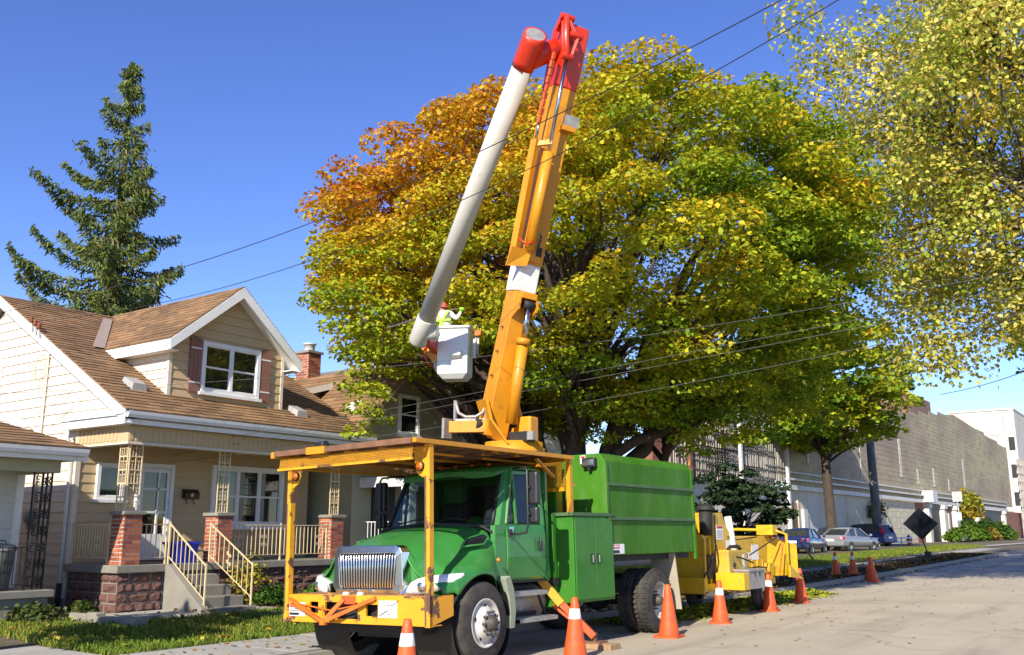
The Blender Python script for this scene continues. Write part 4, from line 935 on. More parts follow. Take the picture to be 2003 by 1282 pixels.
# grille
gs = MB()
def ring_frame(mb, out, inn, y0, y1):
    n = len(out); vs = [(x, y0, z) for x, z in out] + [(x, y0-.012, z) for x, z in inn] + [(x, y1, z) for x, z in out] + [(x, y1, z) for x, z in inn]
    fs = []
    for i in range(n):
        j = (i+1) % n; fs += [(i, j, n+j, n+i), (i, 2*n+i, 2*n+j, j), (n+i, n+j, 3*n+j, 3*n+i)]
    mb.add(vs, fs)
GX = lambda x: x*.86+.06
out = [(-.60,.885),(-.66,.93),(-.70,1.0),(-.68,1.40),(-.64,1.46),(-.56,1.485),(.56,1.485),(.64,1.46),(.68,1.40),(.70,1.0),(.66,.93),(.60,.885)]
inn = [(-.50,.955),(-.53,.975),(-.55,1.02),(-.58,1.34),(-.56,1.375),(-.51,1.39),(.51,1.39),(.56,1.375),(.58,1.34),(.55,1.02),(.53,.975),(.50,.955)]
out = [(GX(x), z) for x, z in out]; inn = [(GX(x), z) for x, z in inn]
ring_frame(gs, out, inn, -.90, -.76); gr = tb(gs, 'grille', 'chrome', TR, .008)
tb(BX(GX(-.64), GX(.64), -.815, -.79, .90, 1.44), 'radiator_screen', 'chassis', gr)
for k in range(21):
    t = (k-10)/10; xb, xt = GX(t*.515), GX(t*.555); tb(MB().tube([(xb, -.87, .955), (xb, -.898, .975), (xt, -.898, 1.36), (xt, -.87, 1.395)], .0125, 7), 'grille_bar', 'chrome', gr)
tb(MB().prism([(-1.0,-.72,.84),(-.66,-.89,.84),(.66,-.89,.84),(1.0,-.72,.84),(1.0,-.55,.84),(-1.0,-.55,.84)], (0,0,.06)), 'valance', 'chrome', gr)
tb(MB().hexa([(.60,-.89,.90),(.78,-.86,.90),(.80,-.74,.90),(.60,-.74,.90),(.62,-.88,1.02),(.70,-.85,1.0),(.74,-.74,1.0),(.62,-.74,1.02)]), 'lamp_bezel', 'chrome', gr)
tb(MB().hexa([(-.60,-.89,.90),(-.78,-.86,.90),(-.80,-.74,.90),(-.60,-.74,.90),(-.62,-.88,1.02),(-.70,-.85,1.0),(-.74,-.74,1.0),(-.62,-.74,1.02)]), 'lamp_bezel', 'chrome', gr)
# cab
CW = 1.035
cab = MB()
for s in (-1, 1):
    pass
door_lo = .99; belt = 1.74; roof = 2.56
cb = tb(MB().box(-CW+.03, CW-.03, 1.80, 1.86, .95, 2.50), 'cab_back', 'green', TR)
tb(MB().box(-.45, .45, 1.795, 1.865, 1.85, 2.35), 'rear_window', 'cardark', TR)
rfp = []
for (y, hw, z) in ((.80,.80,2.47),(.92,.90,2.53),(1.25,.93,2.575),(1.6,.93,2.575),(1.84,.90,2.53),(1.88,.86,2.47)):
    rfp.append([(-hw-.06, y, z-.06), (-hw, y, z-.01), (-hw*.5, y, z+.02), (0, y, z+.025), (hw*.5, y, z+.02), (hw, y, z-.01), (hw+.06, y, z-.06), (hw, y, z-.08), (-hw, y, z-.08)])
tb(MB().loft(rfp, True, True, True), 'cab_roof', 'green')
for k in (-2, -1, 0, 1, 2): tb(MB().lathe([(.035,0),(.03,.02),(0,.028)], (k*.3, .98, 2.575), 'z', 10), 'roof_marker', 'amber')
tb(MB().prism([(-1.0,.48,1.62),(-.9,.40,1.70),(0,.30,1.76),(.9,.40,1.70),(1.0,.48,1.62),(1.0,.75,1.60),(-1.0,.75,1.60)], (0,0,.03)), 'cowl', 'black')
tb(BX(-.98, .98, .60, .95, 1.55, 1.72), 'dashboard', 'interior'); tb(BX(-.98, .98, .75, 1.84, .95, 1.0), 'cab_floor', 'interior')
for s in (-1, 1):
    st_ = tb(MB().box(s*.5-.26, s*.5+.26, 1.15, 1.65, 1.1, 1.42).box(s*.5-.25, s*.5+.25, 1.55, 1.74, 1.40, 2.10), 'seat', 'interior', TR, .05)
tb(MB().tube([(.5+.2*math.cos(t*math.pi/10), 1.0+.2*math.sin(t*math.pi/10)*.35, 1.78+.2*math.sin(t*math.pi/10)) for t in range(21)], .014, 6).cyl((.5,1.0,1.78),(.5,.85,1.62),.025,8), 'steering_wheel', 'black')
# windshield (curved) with frame
ws = MB(); nr_ = []
for j in range(5):
    v_ = j/4; row = []
    for i in range(9):
        u = (i-4)/4; hw = .95*(1-v_)+.86*v_; yb_ = .40+.16*u*u; yt = .82+.10*u*u; row.append((u*hw, yb_*(1-v_)+yt*v_, (1.76-.05*u*u)*(1-v_)+2.47*v_))
    nr_.append(row)
ws.add([p for r in nr_ for p in r], [(j*9+i, j*9+i+1, (j+1)*9+i+1, (j+1)*9+i) for j in range(4) for i in range(8)], True)
wsh = tb(ws, 'windshield', 'truckglass')
tb(MB().tube(nr_[0], .02, 6), 'lower_seal', 'black', wsh); tb(MB().tube(nr_[4], .025, 6), 'upper_seal', 'black', wsh)
for i in (0, 8): tb(MB().tube([r[i] for r in nr_], .03, 6), 'edge_seal', 'black', wsh)
tb(MB().beam((0, .60, 2.11), (0, .60, 2.12), .01), 'mirror_mount', 'black', wsh)
for (x0_, x1_) in ((-.55, .05), (.10, .62)): tb(MB().tube([(x0_, .36, 1.775), (x0_+.3, .43, 1.84), (x1_, .40, 1.80)], .010, 5), 'wiper', 'black', wsh)
for s in (-1, 1):
    # A pillar, door
    tb(MB().hexa([(s*.955,.55,1.70),(s*1.03,.62,1.70),(s*1.03,.74,1.70),(s*.96,.66,1.70),(s*.87,.90,2.48),(s*.93,.95,2.50),(s*.94,1.06,2.50),(s*.87,1.0,2.48)]), 'a_pillar', 'green')
    tb(MB().hexa([(s*.98,.50,.98),(s*1.05,.50,.98),(s*1.05,.76,.98),(s*.98,.76,.98),(s*.97,.50,1.72),(s*1.035,.52,1.72),(s*1.04,.755,1.74),(s*.97,.755,1.74)]), 'cowl_side', 'green')
    dr = MB(); sec = []
    for (z, x) in ((.985,1.015),(1.02,1.045),(1.30,1.065),(1.60,1.06),(1.74,1.035)): sec.append([(s*(x-.05), .765, z), (s*x, .765, z), (s*x, 1.70, z), (s*(x-.05), 1.70, z)])
    dr.loft(sec, True, True, False); do = tb(dr, 'door', 'green', TR, .012)
    tb(MB().beam((s*1.02,.78,1.74),(s*.955,1.0,2.44),.05,.05).beam((s*.955,1.0,2.45),(s*.955,1.66,2.46),.05,.045).beam((s*1.02,1.675,1.72),(s*.955,1.66,2.46),.05,.06).beam((s*1.025,1.02,1.74),(s*.96,1.03,2.45),.035,.03), 'window_frame', 'green', do)
    tb(MB().add([(s*1.01,.82,1.76),(s*1.01,1.02,1.76),(s*.955,1.03,2.43),(s*.955,1.01,2.42)], [(0,1,2,3)]), 'quarter_pane', 'truckglass', do)
    tb(MB().add([(s*1.01,1.05,1.76),(s*1.01,1.65,1.76),(s*.95,1.635,2.43),(s*.95,1.05,2.43)], [(0,1,2,3)]), 'side_pane', 'truckglass', do)
    tb(MB().tube([(s*1.02,.80,1.74),(s*1.02,1.02,1.735),(s*1.02,1.68,1.735)], .016, 5), 'belt_seal', 'black', do)
    tb(MB().box(s*1.062, s*1.085, 1.50, 1.58, 1.38, 1.52), 'handle_recess', 'blackpl', do, .008)
    tb(MB().tube([(s*1.085,1.50,1.37),(s*1.11,1.50,1.39),(s*1.11,1.50,1.53),(s*1.085,1.50,1.55)], .012, 6), 'door_handle', 'blackpl', do)
    tb(MB().hexa([(s*.98,1.71,.99),(s*1.045,1.71,.99),(s*1.02,1.87,.99),(s*.95,1.87,.99),(s*.93,1.69,2.48),(s*.965,1.69,2.46),(s*.93,1.86,2.44),(s*.9,1.86,2.48)]), 'cab_corner', 'green')
    # mirror
    mi = tb(MB().box(s*1.30, s*1.50, .86, .96, 1.99, 2.43), 'mirror', 'blackpl', TR, .03); tb(MB().box(s*1.31, s*1.49, .86, .96, 1.74, 1.955), 'spot_mirror', 'blackpl', mi, .03)
    tb(MB().box(s*1.32, s*1.48, .961, .966, 2.02, 2.40), 'mirror_pane', 'chrome', mi)
    tb(MB().tube([(s*1.07,.80,1.62),(s*1.2,.80,1.60),(s*1.33,.83,1.62),(s*1.36,.83,1.72),(s*1.36,.83,2.44),(s*1.33,.84,2.49),(s*1.22,.9,2.50),(s*1.0,1.02,2.50)], .017, 8), 'mirror_bracket', 'blackpl', mi)
    for z in (1.85, 2.2): tb(MB().box(s*1.345, s*1.40, .82, .87, z, z+.04), 'mirror_clamp', 'blackpl', mi)
    tb(BX(s*1.06, s*1.09, .775, .85, 1.57, 1.67), 'bracket_foot', 'blackpl', mi, .006)
# stickers by the door and notes in the quarter window
tb(BX(1.062, 1.0655, .81, .91, 1.60, 1.70), 'pale_blue_sticker', 'stickerblue'); tb(BX(.99, .995, .93, .99, 1.80, 1.88), 'orange_note', 'amber'); tb(BX(1.0, 1.004, .86, .91, 1.77, 1.84), 'yellow_note', 'chipyellow')
# steps and tank
for (y0, y1, z) in ((.78, 1.62, .83), (.92, 1.85, .48)):
    s_ = tb(MB().box(.84, 1.13, y0, y1, z-.045, z-.012).box(.84, 1.135, y0, y1, z-.05, z), 'cab_step', 'galv', TR)
    for k in range(12): tb(MB().box(.85+.022*k, .86+.022*k, y0+.02, y1-.02, z, z+.008), 'tread_bar', 'galv', s_)
tb(MB().box(.80, .86, .80, 1.70, .45, .90).beam((.95,.85,.82),(1.0,1.0,.46),.03).beam((.95,1.6,.82),(1.0,1.75,.46),.03), 'step_bracket', 'chassis')
tb(MB().cyl((.66, .85, .68), (.66, 1.9, .68), .24, 20), 'fuel_tank', 'galv')
tb(MB().cyl((-.66, .85, .68), (-.66, 1.9, .68), .24, 20).cyl((-.95, 1.95, .8), (-.95, 1.95, 2.6), .06, 10), 'air_tank', 'chassis')
# front bumper: plate with openings
bz0, bz1, by = .545, .885, -1.06
xs_ = [-1.27, -.80, -.66, -.52, .06, .14, .38, 1.25]
bp_ = MB()
holes = [(-.80,-.64,.66,.80),(-.52,.06,.60,.80),(.20,.40,.64,.78)]
cuts = sorted({-1.27, 1.25} | {h[0] for h in holes} | {h[1] for h in holes})
for a, b in zip(cuts[:-1], cuts[1:]):
    hh = [h for h in holes if h[0] <= a and h[1] >= b]
    if hh: bp_.box(a, b, by, by+.03, bz0, hh[0][2]); bp_.box(a, b, by, by+.03, hh[0][3], bz1)
    else: bp_.box(a, b, by, by+.03, bz0, bz1)
bp_.box(-1.27, 1.25, by+.031, by+.20, bz1-.012, bz1); bp_.box(-1.27, 1.25, by+.031, by+.20, bz0, bz0+.012)
bu = tb(bp_, 'bumper', 'yellowrust'); tb(BX(-1.2, 1.2, by+.12, by+.14, bz0+.02, bz1-.02), 'bumper_web', 'chassis', bu)
tb(MB().prism([(1.25, by, bz0), (1.25, by+.42, bz0+.1), (1.25, by+.42, bz1), (1.25, by, bz1)], (-.03, 0, 0)), 'bumper_gusset', 'yellowrust', bu)
tb(MB().prism([(-1.27, by, bz0), (-1.27, by+.42, bz0+.1), (-1.27, by+.42, bz1), (-1.27, by, bz1)], (.03, 0, 0)), 'bumper_gusset', 'yellowrust', bu)
for (a, b) in ((-.95, .95),): tb(MB().box(a, b, by+.14, -.86, bz1-.03, bz1+.02), 'bumper_top_plate', 'rusty', bu)
vb = MB(); vc = V(-.42, by-.12, .565)
vb.beam(V(-1.16, by-.015, .83), vc, .04).beam(vc, V(.38, by-.015, .86), .045).beam(V(-1.16, by-.015, .83)+V(.0,0,-.06), vc+V(0,0,.02), .022).beam(vc, V(-.17, by-.015, .84), .05).beam(V(-1.05, by-.02, .78), V(-.35, by-.05, .70), .014).beam(V(-.35, by-.05, .70), V(.36, by-.02, .82), .014).beam(V(-.55, by-.02, .76), vc, .014)
vb.box(-.46, -.38, by-.15, by-.09, .53, .60); tb(vb, 'folded_brace', 'orangestrap', bu)
tb(BX(-.22, .02, by-.012, by+.05, .78, .88), 'brace_mount', 'redweld', bu)
wp = tb(BX(.42, .72, by-.006, by-.001, .63, .83), 'blank_plate', 'sticker', bu)
tb(MB().tube([(.50, by-.01, .83), (.55, by-.012, .78), (.62, by-.012, .77), (.70, by-.01, .80), (.74, by-.012, .84)], .004, 4).beam((.44, by-.012, .655), (.56, by-.012, .71), .008).tube([(.56, by-.012, .71), (.575, by-.012, .67), (.62, by-.012, .68)], .004, 4), 'hook_chain', 'chassis', wp)
def danger(par, x0, y, z0, w_, h, txt='DANGER', face='-y'):
    s = tb(BX(x0, x0+w_, y-.004, y-.001, z0, z0+h), 'danger_sticker', 'sticker', par)
    tb(BX(x0+.004, x0+w_*.62, y-.0055, y-.004, z0+h*.64, z0+h*.95), 'sticker_header', 'stickerred', s); tb(BX(x0+.004, x0+w_*.62, y-.0055, y-.004, z0+h*.06, z0+h*.26), 'sticker_foot', 'print', s)
    for k in range(2): tb(BX(x0+.01, x0+w_*.58, y-.0055, y-.004, z0+h*(.36+.12*k), z0+h*(.42+.12*k)), 'sticker_line', 'print', s)
    t = text_mesh(txt, h*.27, 'sticker', 'sticker_text', s, Matrix.Translation((x0+w_*.31, y-.0065, z0+h*.79)) @ Matrix.Rotation(math.pi/2, 4, 'X'))
danger(bu, -1.18, by, .615, .30, .17)
for x in (-.2, .05): tb(MB().cyl((x,by+.1,.895),(x,by+.02,.895),.03,10), 'step_lamp', 'lens', bu)
# posts and cab guard
cg = tb(BX(1.20, 1.26, -1.34, 2.22, 2.685, 2.74), 'cab_guard', 'yellow'); tb(BX(-1.33, -1.25, -1.34, 2.22, 2.66, 2.74), 'guard_side_rail', 'yellow', cg)
tb(BX(-1.249, 1.199, -1.36, -1.29, 2.675, 2.745), 'guard_front_rail', 'rusty', cg); tb(BX(-1.249, 1.189, 2.14, 2.215, 2.66, 2.74), 'guard_rear_rail', 'yellow', cg)
tb(BX(-.62, -.28, -1.366, -1.27, 2.66, 2.752), 'guard_rail_patch', 'yellow', cg)
for k in range(6): yv = -.86+.5*k; tb(BX(-1.249, 1.189, yv-.03, yv+.03, 2.675, 2.725), 'guard_crossbar', 'rusty', cg)
for k in range(3): xv = -.6+.6*k; tb(BX(xv-.02, xv+.02, -1.27, 2.13, 2.645, 2.672), 'guard_stringer', 'yellowrust', cg)
def mesh_screen(name, P0, U, W_, nu, nv, par, m='yellowmesh', t=.007):
    """expanded-metal lattice spanned by U and W_ from P0"""
    mb = MB(); P0, U, W_ = V(P0), V(U), V(W_); lu, lv = U.length, W_.length; nn = U.cross(W_).normalized(); st_ = lu/nu
    for sgn in (1, -1):
        k = -int(lv/st_)-1
        while k <= nu + int(lv/st_)+1:
            # line u = k*st + sgn*v
            a0, a1 = 0.0, lv; u0 = k*st_; u1 = u0 + sgn*lv
            def clip(u0, u1, a0, a1):
                if u0 == u1: return None
                ts = [0, 1]
                for lim in (0, lu):
                    pass
                t0, t1 = 0.0, 1.0; d = u1-u0
                for (p, q) in ((-d, u0), (d, lu-u0)):
                    if p < 0: t0 = max(t0, q/p)
                    elif p > 0: t1 = min(t1, q/p)
                return (t0, t1) if t1 - t0 > .01 else None
            r = clip(u0, u1, a0, a1)
            if r:
                pa = P0 + U/lu*(u0+(u1-u0)*r[0]) + W_/lv*(lv*r[0]); pb = P0 + U/lu*(u0+(u1-u0)*r[1]) + W_/lv*(lv*r[1]); mb.beam(pa, pb, t, t*.6, nn)
            k += 1
    o = tb(mb, name, m, par, 0, False); o['kind'] = 'stuff'; return o
mesh_screen('top_screen', (-1.24, -1.27, 2.732), (2.42, 0, 0), (0, 3.40, 0), 44, 60, cg, 'rusty', .030)
mesh_screen('front_screen', (-1.2, -1.30, 2.50), (2.36, 0, 0), (0, .02, .15), 58, 4, cg)
mesh_screen('left_side_screen', (-1.28, -.95, 2.54), (0, 3.1, 0), (0, 0, .12), 76, 3, cg)
tb(BX(-1.22, 1.17, -1.315, -1.285, 2.485, 2.515), 'screen_rail', 'yellowrust', cg); tb(BX(-1.295, -1.265, -.95, 2.13, 2.52, 2.545), 'screen_rail', 'yellow', cg)
for s in (-1, 1):
    x = 1.205 if s > 0 else -1.235
    po = tb(BX(x-.038, x+.038, by-.015, by+.06, bz0-.01, 2.68), 'guard_post', 'yellowrust', cg)
    tb(BX(x-.040, x-.012, by-.0165, by+.0615, bz0, 2.30), 'post_wear_strip', 'rusty', cg) if s > 0 else tb(BX(x-.040, x-.020, by-.0165, by+.0615, bz0, 2.1), 'post_wear_strip', 'rusty', cg)
    gx = x-.04 if s > 0 else x+.04
    tb(MB().prism([(gx, by, 2.66), (gx-s*.20, by, 2.66), (gx-s*.14, by, 2.34), (gx, by, 2.26)], (0, .018, 0)), 'lamp_plate', 'yellowrust', cg)
    lm = tb(MB().lathe([(.062,0),(.062,-.03),(.055,-.034)], (gx-s*.075, by-.002, 2.42), 'y', 18), 'amber_lamp', 'black', cg); tb(MB().lathe([(.056,-.018),(.05,-.036),(.03,-.045),(0,-.048)], (gx-s*.075, by-.002, 2.42), 'y', 18), 'lens', 'amber', cg)
    tb(BX(s*1.19-.035, s*1.19+.035, 2.15, 2.22, 1.90, 2.68), 'rear_post', 'yellow', cg)
    tb(MB().prism([(s*1.19+.036, 2.15, 1.905), (s*1.19+.036, 2.05, 1.905), (s*1.19+.036, 2.15, 2.08)], (-.01, 0, 0)), 'post_gusset', 'yellow', cg)
    tb(MB().prism([(s*1.19+.03, 2.221, 2.36), (s*1.19+.03, 2.34, 2.30), (s*1.19+.03, 2.221, 2.30)], (-.02, 0, 0)), 'post_bracket', 'yellow', cg)
    tb(MB().beam((s*1.1, 1.45, 2.66), (s*1.1, 1.90, 2.42), .05, .03), 'guard_brace', 'yellow', cg)
mesh_screen('window_screen', (.35, 2.1, 2.28), (.82, 0, 0), (0, 0, .36), 18, 8, cg); tb(BX(.30, 1.155, 2.08, 2.12, 2.22, 2.275), 'screen_rail', 'yellow', cg)
tb(MB().tube([(-1.1, -.9, 2.70), (-1.05, -1.0, 2.83)], .001, 4), 'guard_pin', 'yellow', cg)
tb(MB().cyl((-.62, -1.15, 2.79), (-.42, -1.2, 2.79), .05, 12), 'roof_lamp', 'black', cg)
# platform behind cab, pedestal, chip box, cabinet
tb(MB().box(-1.0, 1.0, 1.98, 3.14, .88, .98), 'deck', 'chassis')
tb(MB().box(-.98, .86, 2.30, 2.36, .98, 2.62), 'bulkhead', 'greenbox')
tb(BX(.80, .98, 2.02, 2.10, .55, 1.9), 'bulkhead_side', 'greenworn')
tb(BX(-.55, .55, 2.38, 3.0, .95, 2.75), 'pedestal', 'yellow', TR, .02)
bxm = MB(); X0, X1 = -1.22, 1.25; Y0b, Y1b = 3.16, 6.32
sec = []
for (y, ins) in ((Y0b, 0), (Y1b, 0)):
    sec.append([(X0, y, 1.27), (X1, y, 1.27), (X1, y, 2.72), (X1-.10, y, 2.85), (X0+.10, y, 2.85), (X0, y, 2.72)])
bxm.loft(sec, True, True, False); cbx = tb(bxm, 'chip_box', 'greenbox', TR, .012)
for z in (1.80, 2.33):
    tb(MB().hexa([(X1,Y0b+.02,z),(X1+.035,Y0b+.02,z+.01),(X1+.035,Y1b-.01,z+.01),(X1,Y1b-.01,z),(X1,Y0b+.02,z+.06),(X1+.035,Y0b+.02,z+.045),(X1+.035,Y1b-.01,z+.045),(X1,Y1b-.01,z+.06)]), 'side_rib', 'greentrim', cbx)
    tb(BX(X1+.001, X1+.02, Y0b+.02, Y1b-.01, z-.028, z-.002), 'rib_lip', 'greenbox', cbx)
    tb(MB().hexa([(X0,Y0b+.02,z),(X0-.035,Y0b+.02,z+.01),(X0-.035,Y1b-.01,z+.01),(X0,Y1b-.01,z),(X0,Y0b+.02,z+.06),(X0-.035,Y0b+.02,z+.045),(X0-.035,Y1b-.01,z+.045),(X0,Y1b-.01,z+.06)]), 'side_rib', 'greentrim', cbx)
tb(MB().box(X1-.02, X1+.022, Y0b-.012, Y0b+.05, 1.27, 2.70), 'corner_post', 'greenbox', cbx); tb(MB().box(X1-.02, X1+.018, Y1b-.06, Y1b+.012, 1.15, 2.72), 'corner_post', 'greenbox', cbx)
tb(BX(-1.0, 1.1, Y0b, Y1b, 1.17, 1.268), 'subframe', 'chassis', cbx)
tb(BX(.98, 1.03, Y0b-.09, Y0b-.002, 2.58, 2.70), 'work_lamp', 'black', cbx); wl = tb(MB().box(.88, 1.12, Y0b-.10, Y0b-.02, 2.63, 2.78), 'work_lamp', 'blackpl', cbx, .015); tb(BX(.90, 1.10, Y0b-.106, Y0b-.10, 2.66, 2.75), 'lamp_lens', 'chrome', cbx)
tb(BX(.80, .90, Y0b-.004, Y0b-.001, 2.70, 2.83), 'warning_sticker', 'sticker', cbx); tb(BX(.81, .89, Y0b-.006, Y0b-.004, 2.79, 2.82), 'sticker_header', 'stickerred', cbx)
# danger sticker on the lower side
s_ = tb(BX(X1+.001, X1+.004, Y0b+.08, Y0b+.50, 1.29, 1.44), 'danger_sticker', 'sticker', cbx); tb(BX(X1+.004, X1+.0055, Y0b+.09, Y0b+.34, 1.37, 1.43), 'sticker_header', 'stickerred', cbx); tb(BX(X1+.004, X1+.0055, Y0b+.09, Y0b+.34, 1.30, 1.345), 'sticker_foot', 'print', cbx)
text_mesh('DANGER', .05, 'sticker', 'sticker_text', cbx, Matrix.Translation((X1+.0062, Y0b+.215, 1.40)) @ Matrix.Rotation(math.pi/2, 4, 'Z') @ Matrix.Rotation(math.pi/2, 4, 'X'))
ca = tb(MB().box(.74, 1.255, 2.14, 3.30, .62, 1.86), 'tool_cabinet', 'greenworn', TR, .01)
tb(BX(.70, 1.285, 2.10, 3.33, 1.862, 1.91), 'cabinet_lid', 'greentrim', ca)
for k, (y0, y1) in enumerate(((2.17, 2.71), (2.725, 3.27))):
    dd_ = tb(BX(1.256, 1.274, y0, y1, .66, 1.83), 'cabinet_door', 'greenworn', ca, .006)
    yl = y1-.13 if k == 0 else y0+.04; tb(BX(1.2745, 1.279, yl, yl+.09, 1.16, 1.31), 'latch_plate', 'black', ca); tb(BX(1.279, 1.292, yl+.03, yl+.06, 1.18, 1.29), 'latch_handle', 'chrome', ca)
tb(BX(.86, .96, 2.134, 2.138, 1.70, 1.84), 'notice_sticker', 'sticker', ca); tb(BX(.87, .95, 2.131, 2.134, 1.79, 1.83), 'sticker_header', 'stickerred', ca)
tb(BX(.58, .739, 2.14, 2.30, .62, 1.86), 'cabinet_side', 'greenworn', TR)
tb(MB().tube([(.80,2.10,1.62),(.74,2.0,1.3),(.78,2.02,.9),(.9,2.06,.7)], .015, 6), 'hydraulic_hose', 'black')
# mudflaps
for s in (-1, 1): tb(MB().prism([(s*.72, 5.50, 1.26), (s*1.22, 5.50, 1.26), (s*1.24, 5.62, .32), (s*.92, 5.62, .32)], (0, .02, 0)), 'mud_flap', 'tarp')
tb(MB().box(-.5, .5, 6.2, 6.35, .55, .9).box(-.08, .08, 6.2, 6.75, .62, .74), 'tow_hitch', 'chassis')
# outrigger
og = tb(MB().beam((.92, 2.0, .78), (1.46, 2.28, .16), .13, .10).beam((.95, 2.0, .60), (1.40, 2.22, .20), .05, .04), 'outrigger', 'redweld', TR, .01)
tb(MB().beam((.80, 1.92, .98), (1.06, 2.06, .62), .15, .12), 'outrigger_sleeve', 'yellowrust', og); tb(MB().box(1.36, 1.60, 2.18, 2.42, .07, .10).beam((1.46,2.29,.1),(1.46,2.29,.22),.06), 'outrigger_foot', 'rusty', og)
og2 = tb(MB().beam((-.92, 2.0, .78), (-1.42, 2.28, .16), .13, .10), 'outrigger', 'redweld', TR, .01)

# ------------------------------------------------------------------ boom, world coordinates
A_ = V(-9.04, 12.2, 3.23); B_ = V(-7.52, 12.2, 9.61); tdir = (B_-A_).normalized(); LB = (B_-A_).length
hp = V(.494, .868, 0); pax = (hp - tdir*hp.dot(tdir)).normalized(); qax = pax.cross(tdir).normalized()
if qax.dot(V(0, -1, 0)) < 0: qax = -qax
def bpnt(t, p=0, q=0): return A_ + tdir*t + pax*p + qax*q
def bbox(mb, t0, t1, p0, p1, q0, q1, p0b=None, p1b=None, q0b=None, q1b=None):
    p0b = p0 if p0b is None else p0b; p1b = p1 if p1b is None else p1b; q0b = q0 if q0b is None else q0b; q1b = q1 if q1b is None else q1b
    return mb.hexa([bpnt(t0,p0,q0), bpnt(t0,p1,q0), bpnt(t0,p1,q1), bpnt(t0,p0,q1), bpnt(t1,p0b,q0b), bpnt(t1,p1b,q0b), bpnt(t1,p1b,q1b), bpnt(t1,p0b,q1b)])
def wb(mb, name, m, par=TR, bevel=0): return mb.build(name, m, par, False, bevel)
tc_ = V(-8.72, 12.28, 0)
tu = wb(MB().lathe([(0,2.70),(.50,2.70),(.50,2.86),(.46,2.88),(.46,2.96),(0,2.96)], tc_, 'z', 32), 'turret', 'yellow')
wb(MB().lathe([(.515,2.72),(.53,2.74),(.53,2.78),(.515,2.80)], tc_, 'z', 32), 'slew_ring', 'chassis', tu)
for sp_ in (-.30, .26):
    pl = MB(); base = [tc_+V(0,0,2.95)+pax*sp_+qax*q for q in (-.42, .40)]
    pl.prism([base[0], base[1], bpnt(.12, sp_, .42), bpnt(.42, sp_, .12), bpnt(.34, sp_, -.26)], tuple(pax*.05)); wb(pl, 'turret_cheek', 'yellow', tu, .008)
    wb(MB().cyl(bpnt(0, sp_-.03, 0), bpnt(0, sp_+.08, 0), .08, 14), 'pivot_pin', 'chassis', tu)
wb(MB().box(-8.62, -8.26, 12.0, 12.20, 2.94, 3.10), 'valve_block', 'chassis', tu, .01); wb(MB().box(-8.26, -8.15, 11.98, 12.06, 2.96, 3.09), 'control_box', 'galv', tu)
wb(MB().box(-8.60, -8.36, 12.22, 12.46, 2.92, 3.36), 'counter_plate', 'yellow', tu, .03)
wb(MB().tube([bpnt(-.1, .3, .2), bpnt(-.1, .5, .1), bpnt(-.3, .62, .0)], [.16, .15, .14], 12), 'slew_motor', 'yellow', tu)
wb(MB().beam((-9.62, 11.78, 3.22), (-9.0, 12.08, 3.22), .16, .18), 'rest_arm', 'yellow', tu); wb(MB().beam((-9.67, 11.755, 3.04), (-9.66, 11.755, 3.36), .05, .2), 'rest_arm_end', 'galv', tu)
cr = MB(); c0 = V(-9.32, 11.93, 3.33); uu = V(.905, .425, 0)*.85
cr.tube([c0-uu*.30+V(0,0,.30), c0-uu*.24+V(0,0,.12), c0-uu*.1+V(0,0,.05), c0+uu*.1+V(0,0,.05), c0+uu*.24+V(0,0,.12), c0+uu*.30+V(0,0,.30)], .03, 6); cr.beam(c0-uu*.3, c0-uu*.3+V(0,0,.32), .04).beam(c0+uu*.3, c0+uu*.3+V(0,0,.32), .04).beam(c0-uu*.3, c0+uu*.3, .04).beam(c0, c0+V(0,0,.05), .04).beam(c0-uu*.05, c0-uu*.18+V(0,0,.08), .02)
wb(cr, 'boom_cradle', 'galv', tu)
# lower boom
lbm = wb(bbox(MB(), -.15, 2.20, -.21, .18, -.24, .17, -.17, .17, -.19, .19), 'lower_boom', 'yellow', TR, .015)
wb(bbox(MB(), 2.201, 2.66, -.185, .185, -.20, .20), 'insulator_sleeve', 'whitedirty', lbm, .02)
wb(bbox(MB(), 2.661, 5.60, -.20, .20, -.21, .21, -.21, .21, -.23, .23), 'boom_upper_section', 'yellow', lbm, .015)
wb(bbox(MB(), 5.601, 6.66, -.21, .21, -.23, .23, -.22, .22, -.25, .25), 'boom_head', 'red', lbm, .015)
wb(bbox(MB(), 5.62, 6.60, -.215, .0, .2305, .245, -.225, -.06, .2505, .27), 'head_stiffener', 'red', lbm)
wb(bbox(MB(), 5.75, 6.64, .213, .24, -.24, .20, .223, .25, -.25, .20), 'head_cover', 'dish', lbm)
wb(bbox(MB(), 6.661, 6.68, -.15, .18, -.2, .2), 'head_cap', 'galv', lbm)
wb(bbox(MB(), 2.70, 3.05, -.10, .12, .2131, .26), 'boom_collar', 'yellow', lbm, .01); wb(bbox(MB(), 2.80, 2.95, .02, .12, .261, .264), 'collar_slot', 'black', lbm)
wb(bbox(MB(), 4.98, 5.16, .05, .30, .2265, .34), 'boom_saddle', 'galv', lbm); wb(bbox(MB(), 4.90, 4.979, .02, .26, .2265, .36), 'saddle_bracket', 'yellow', lbm)
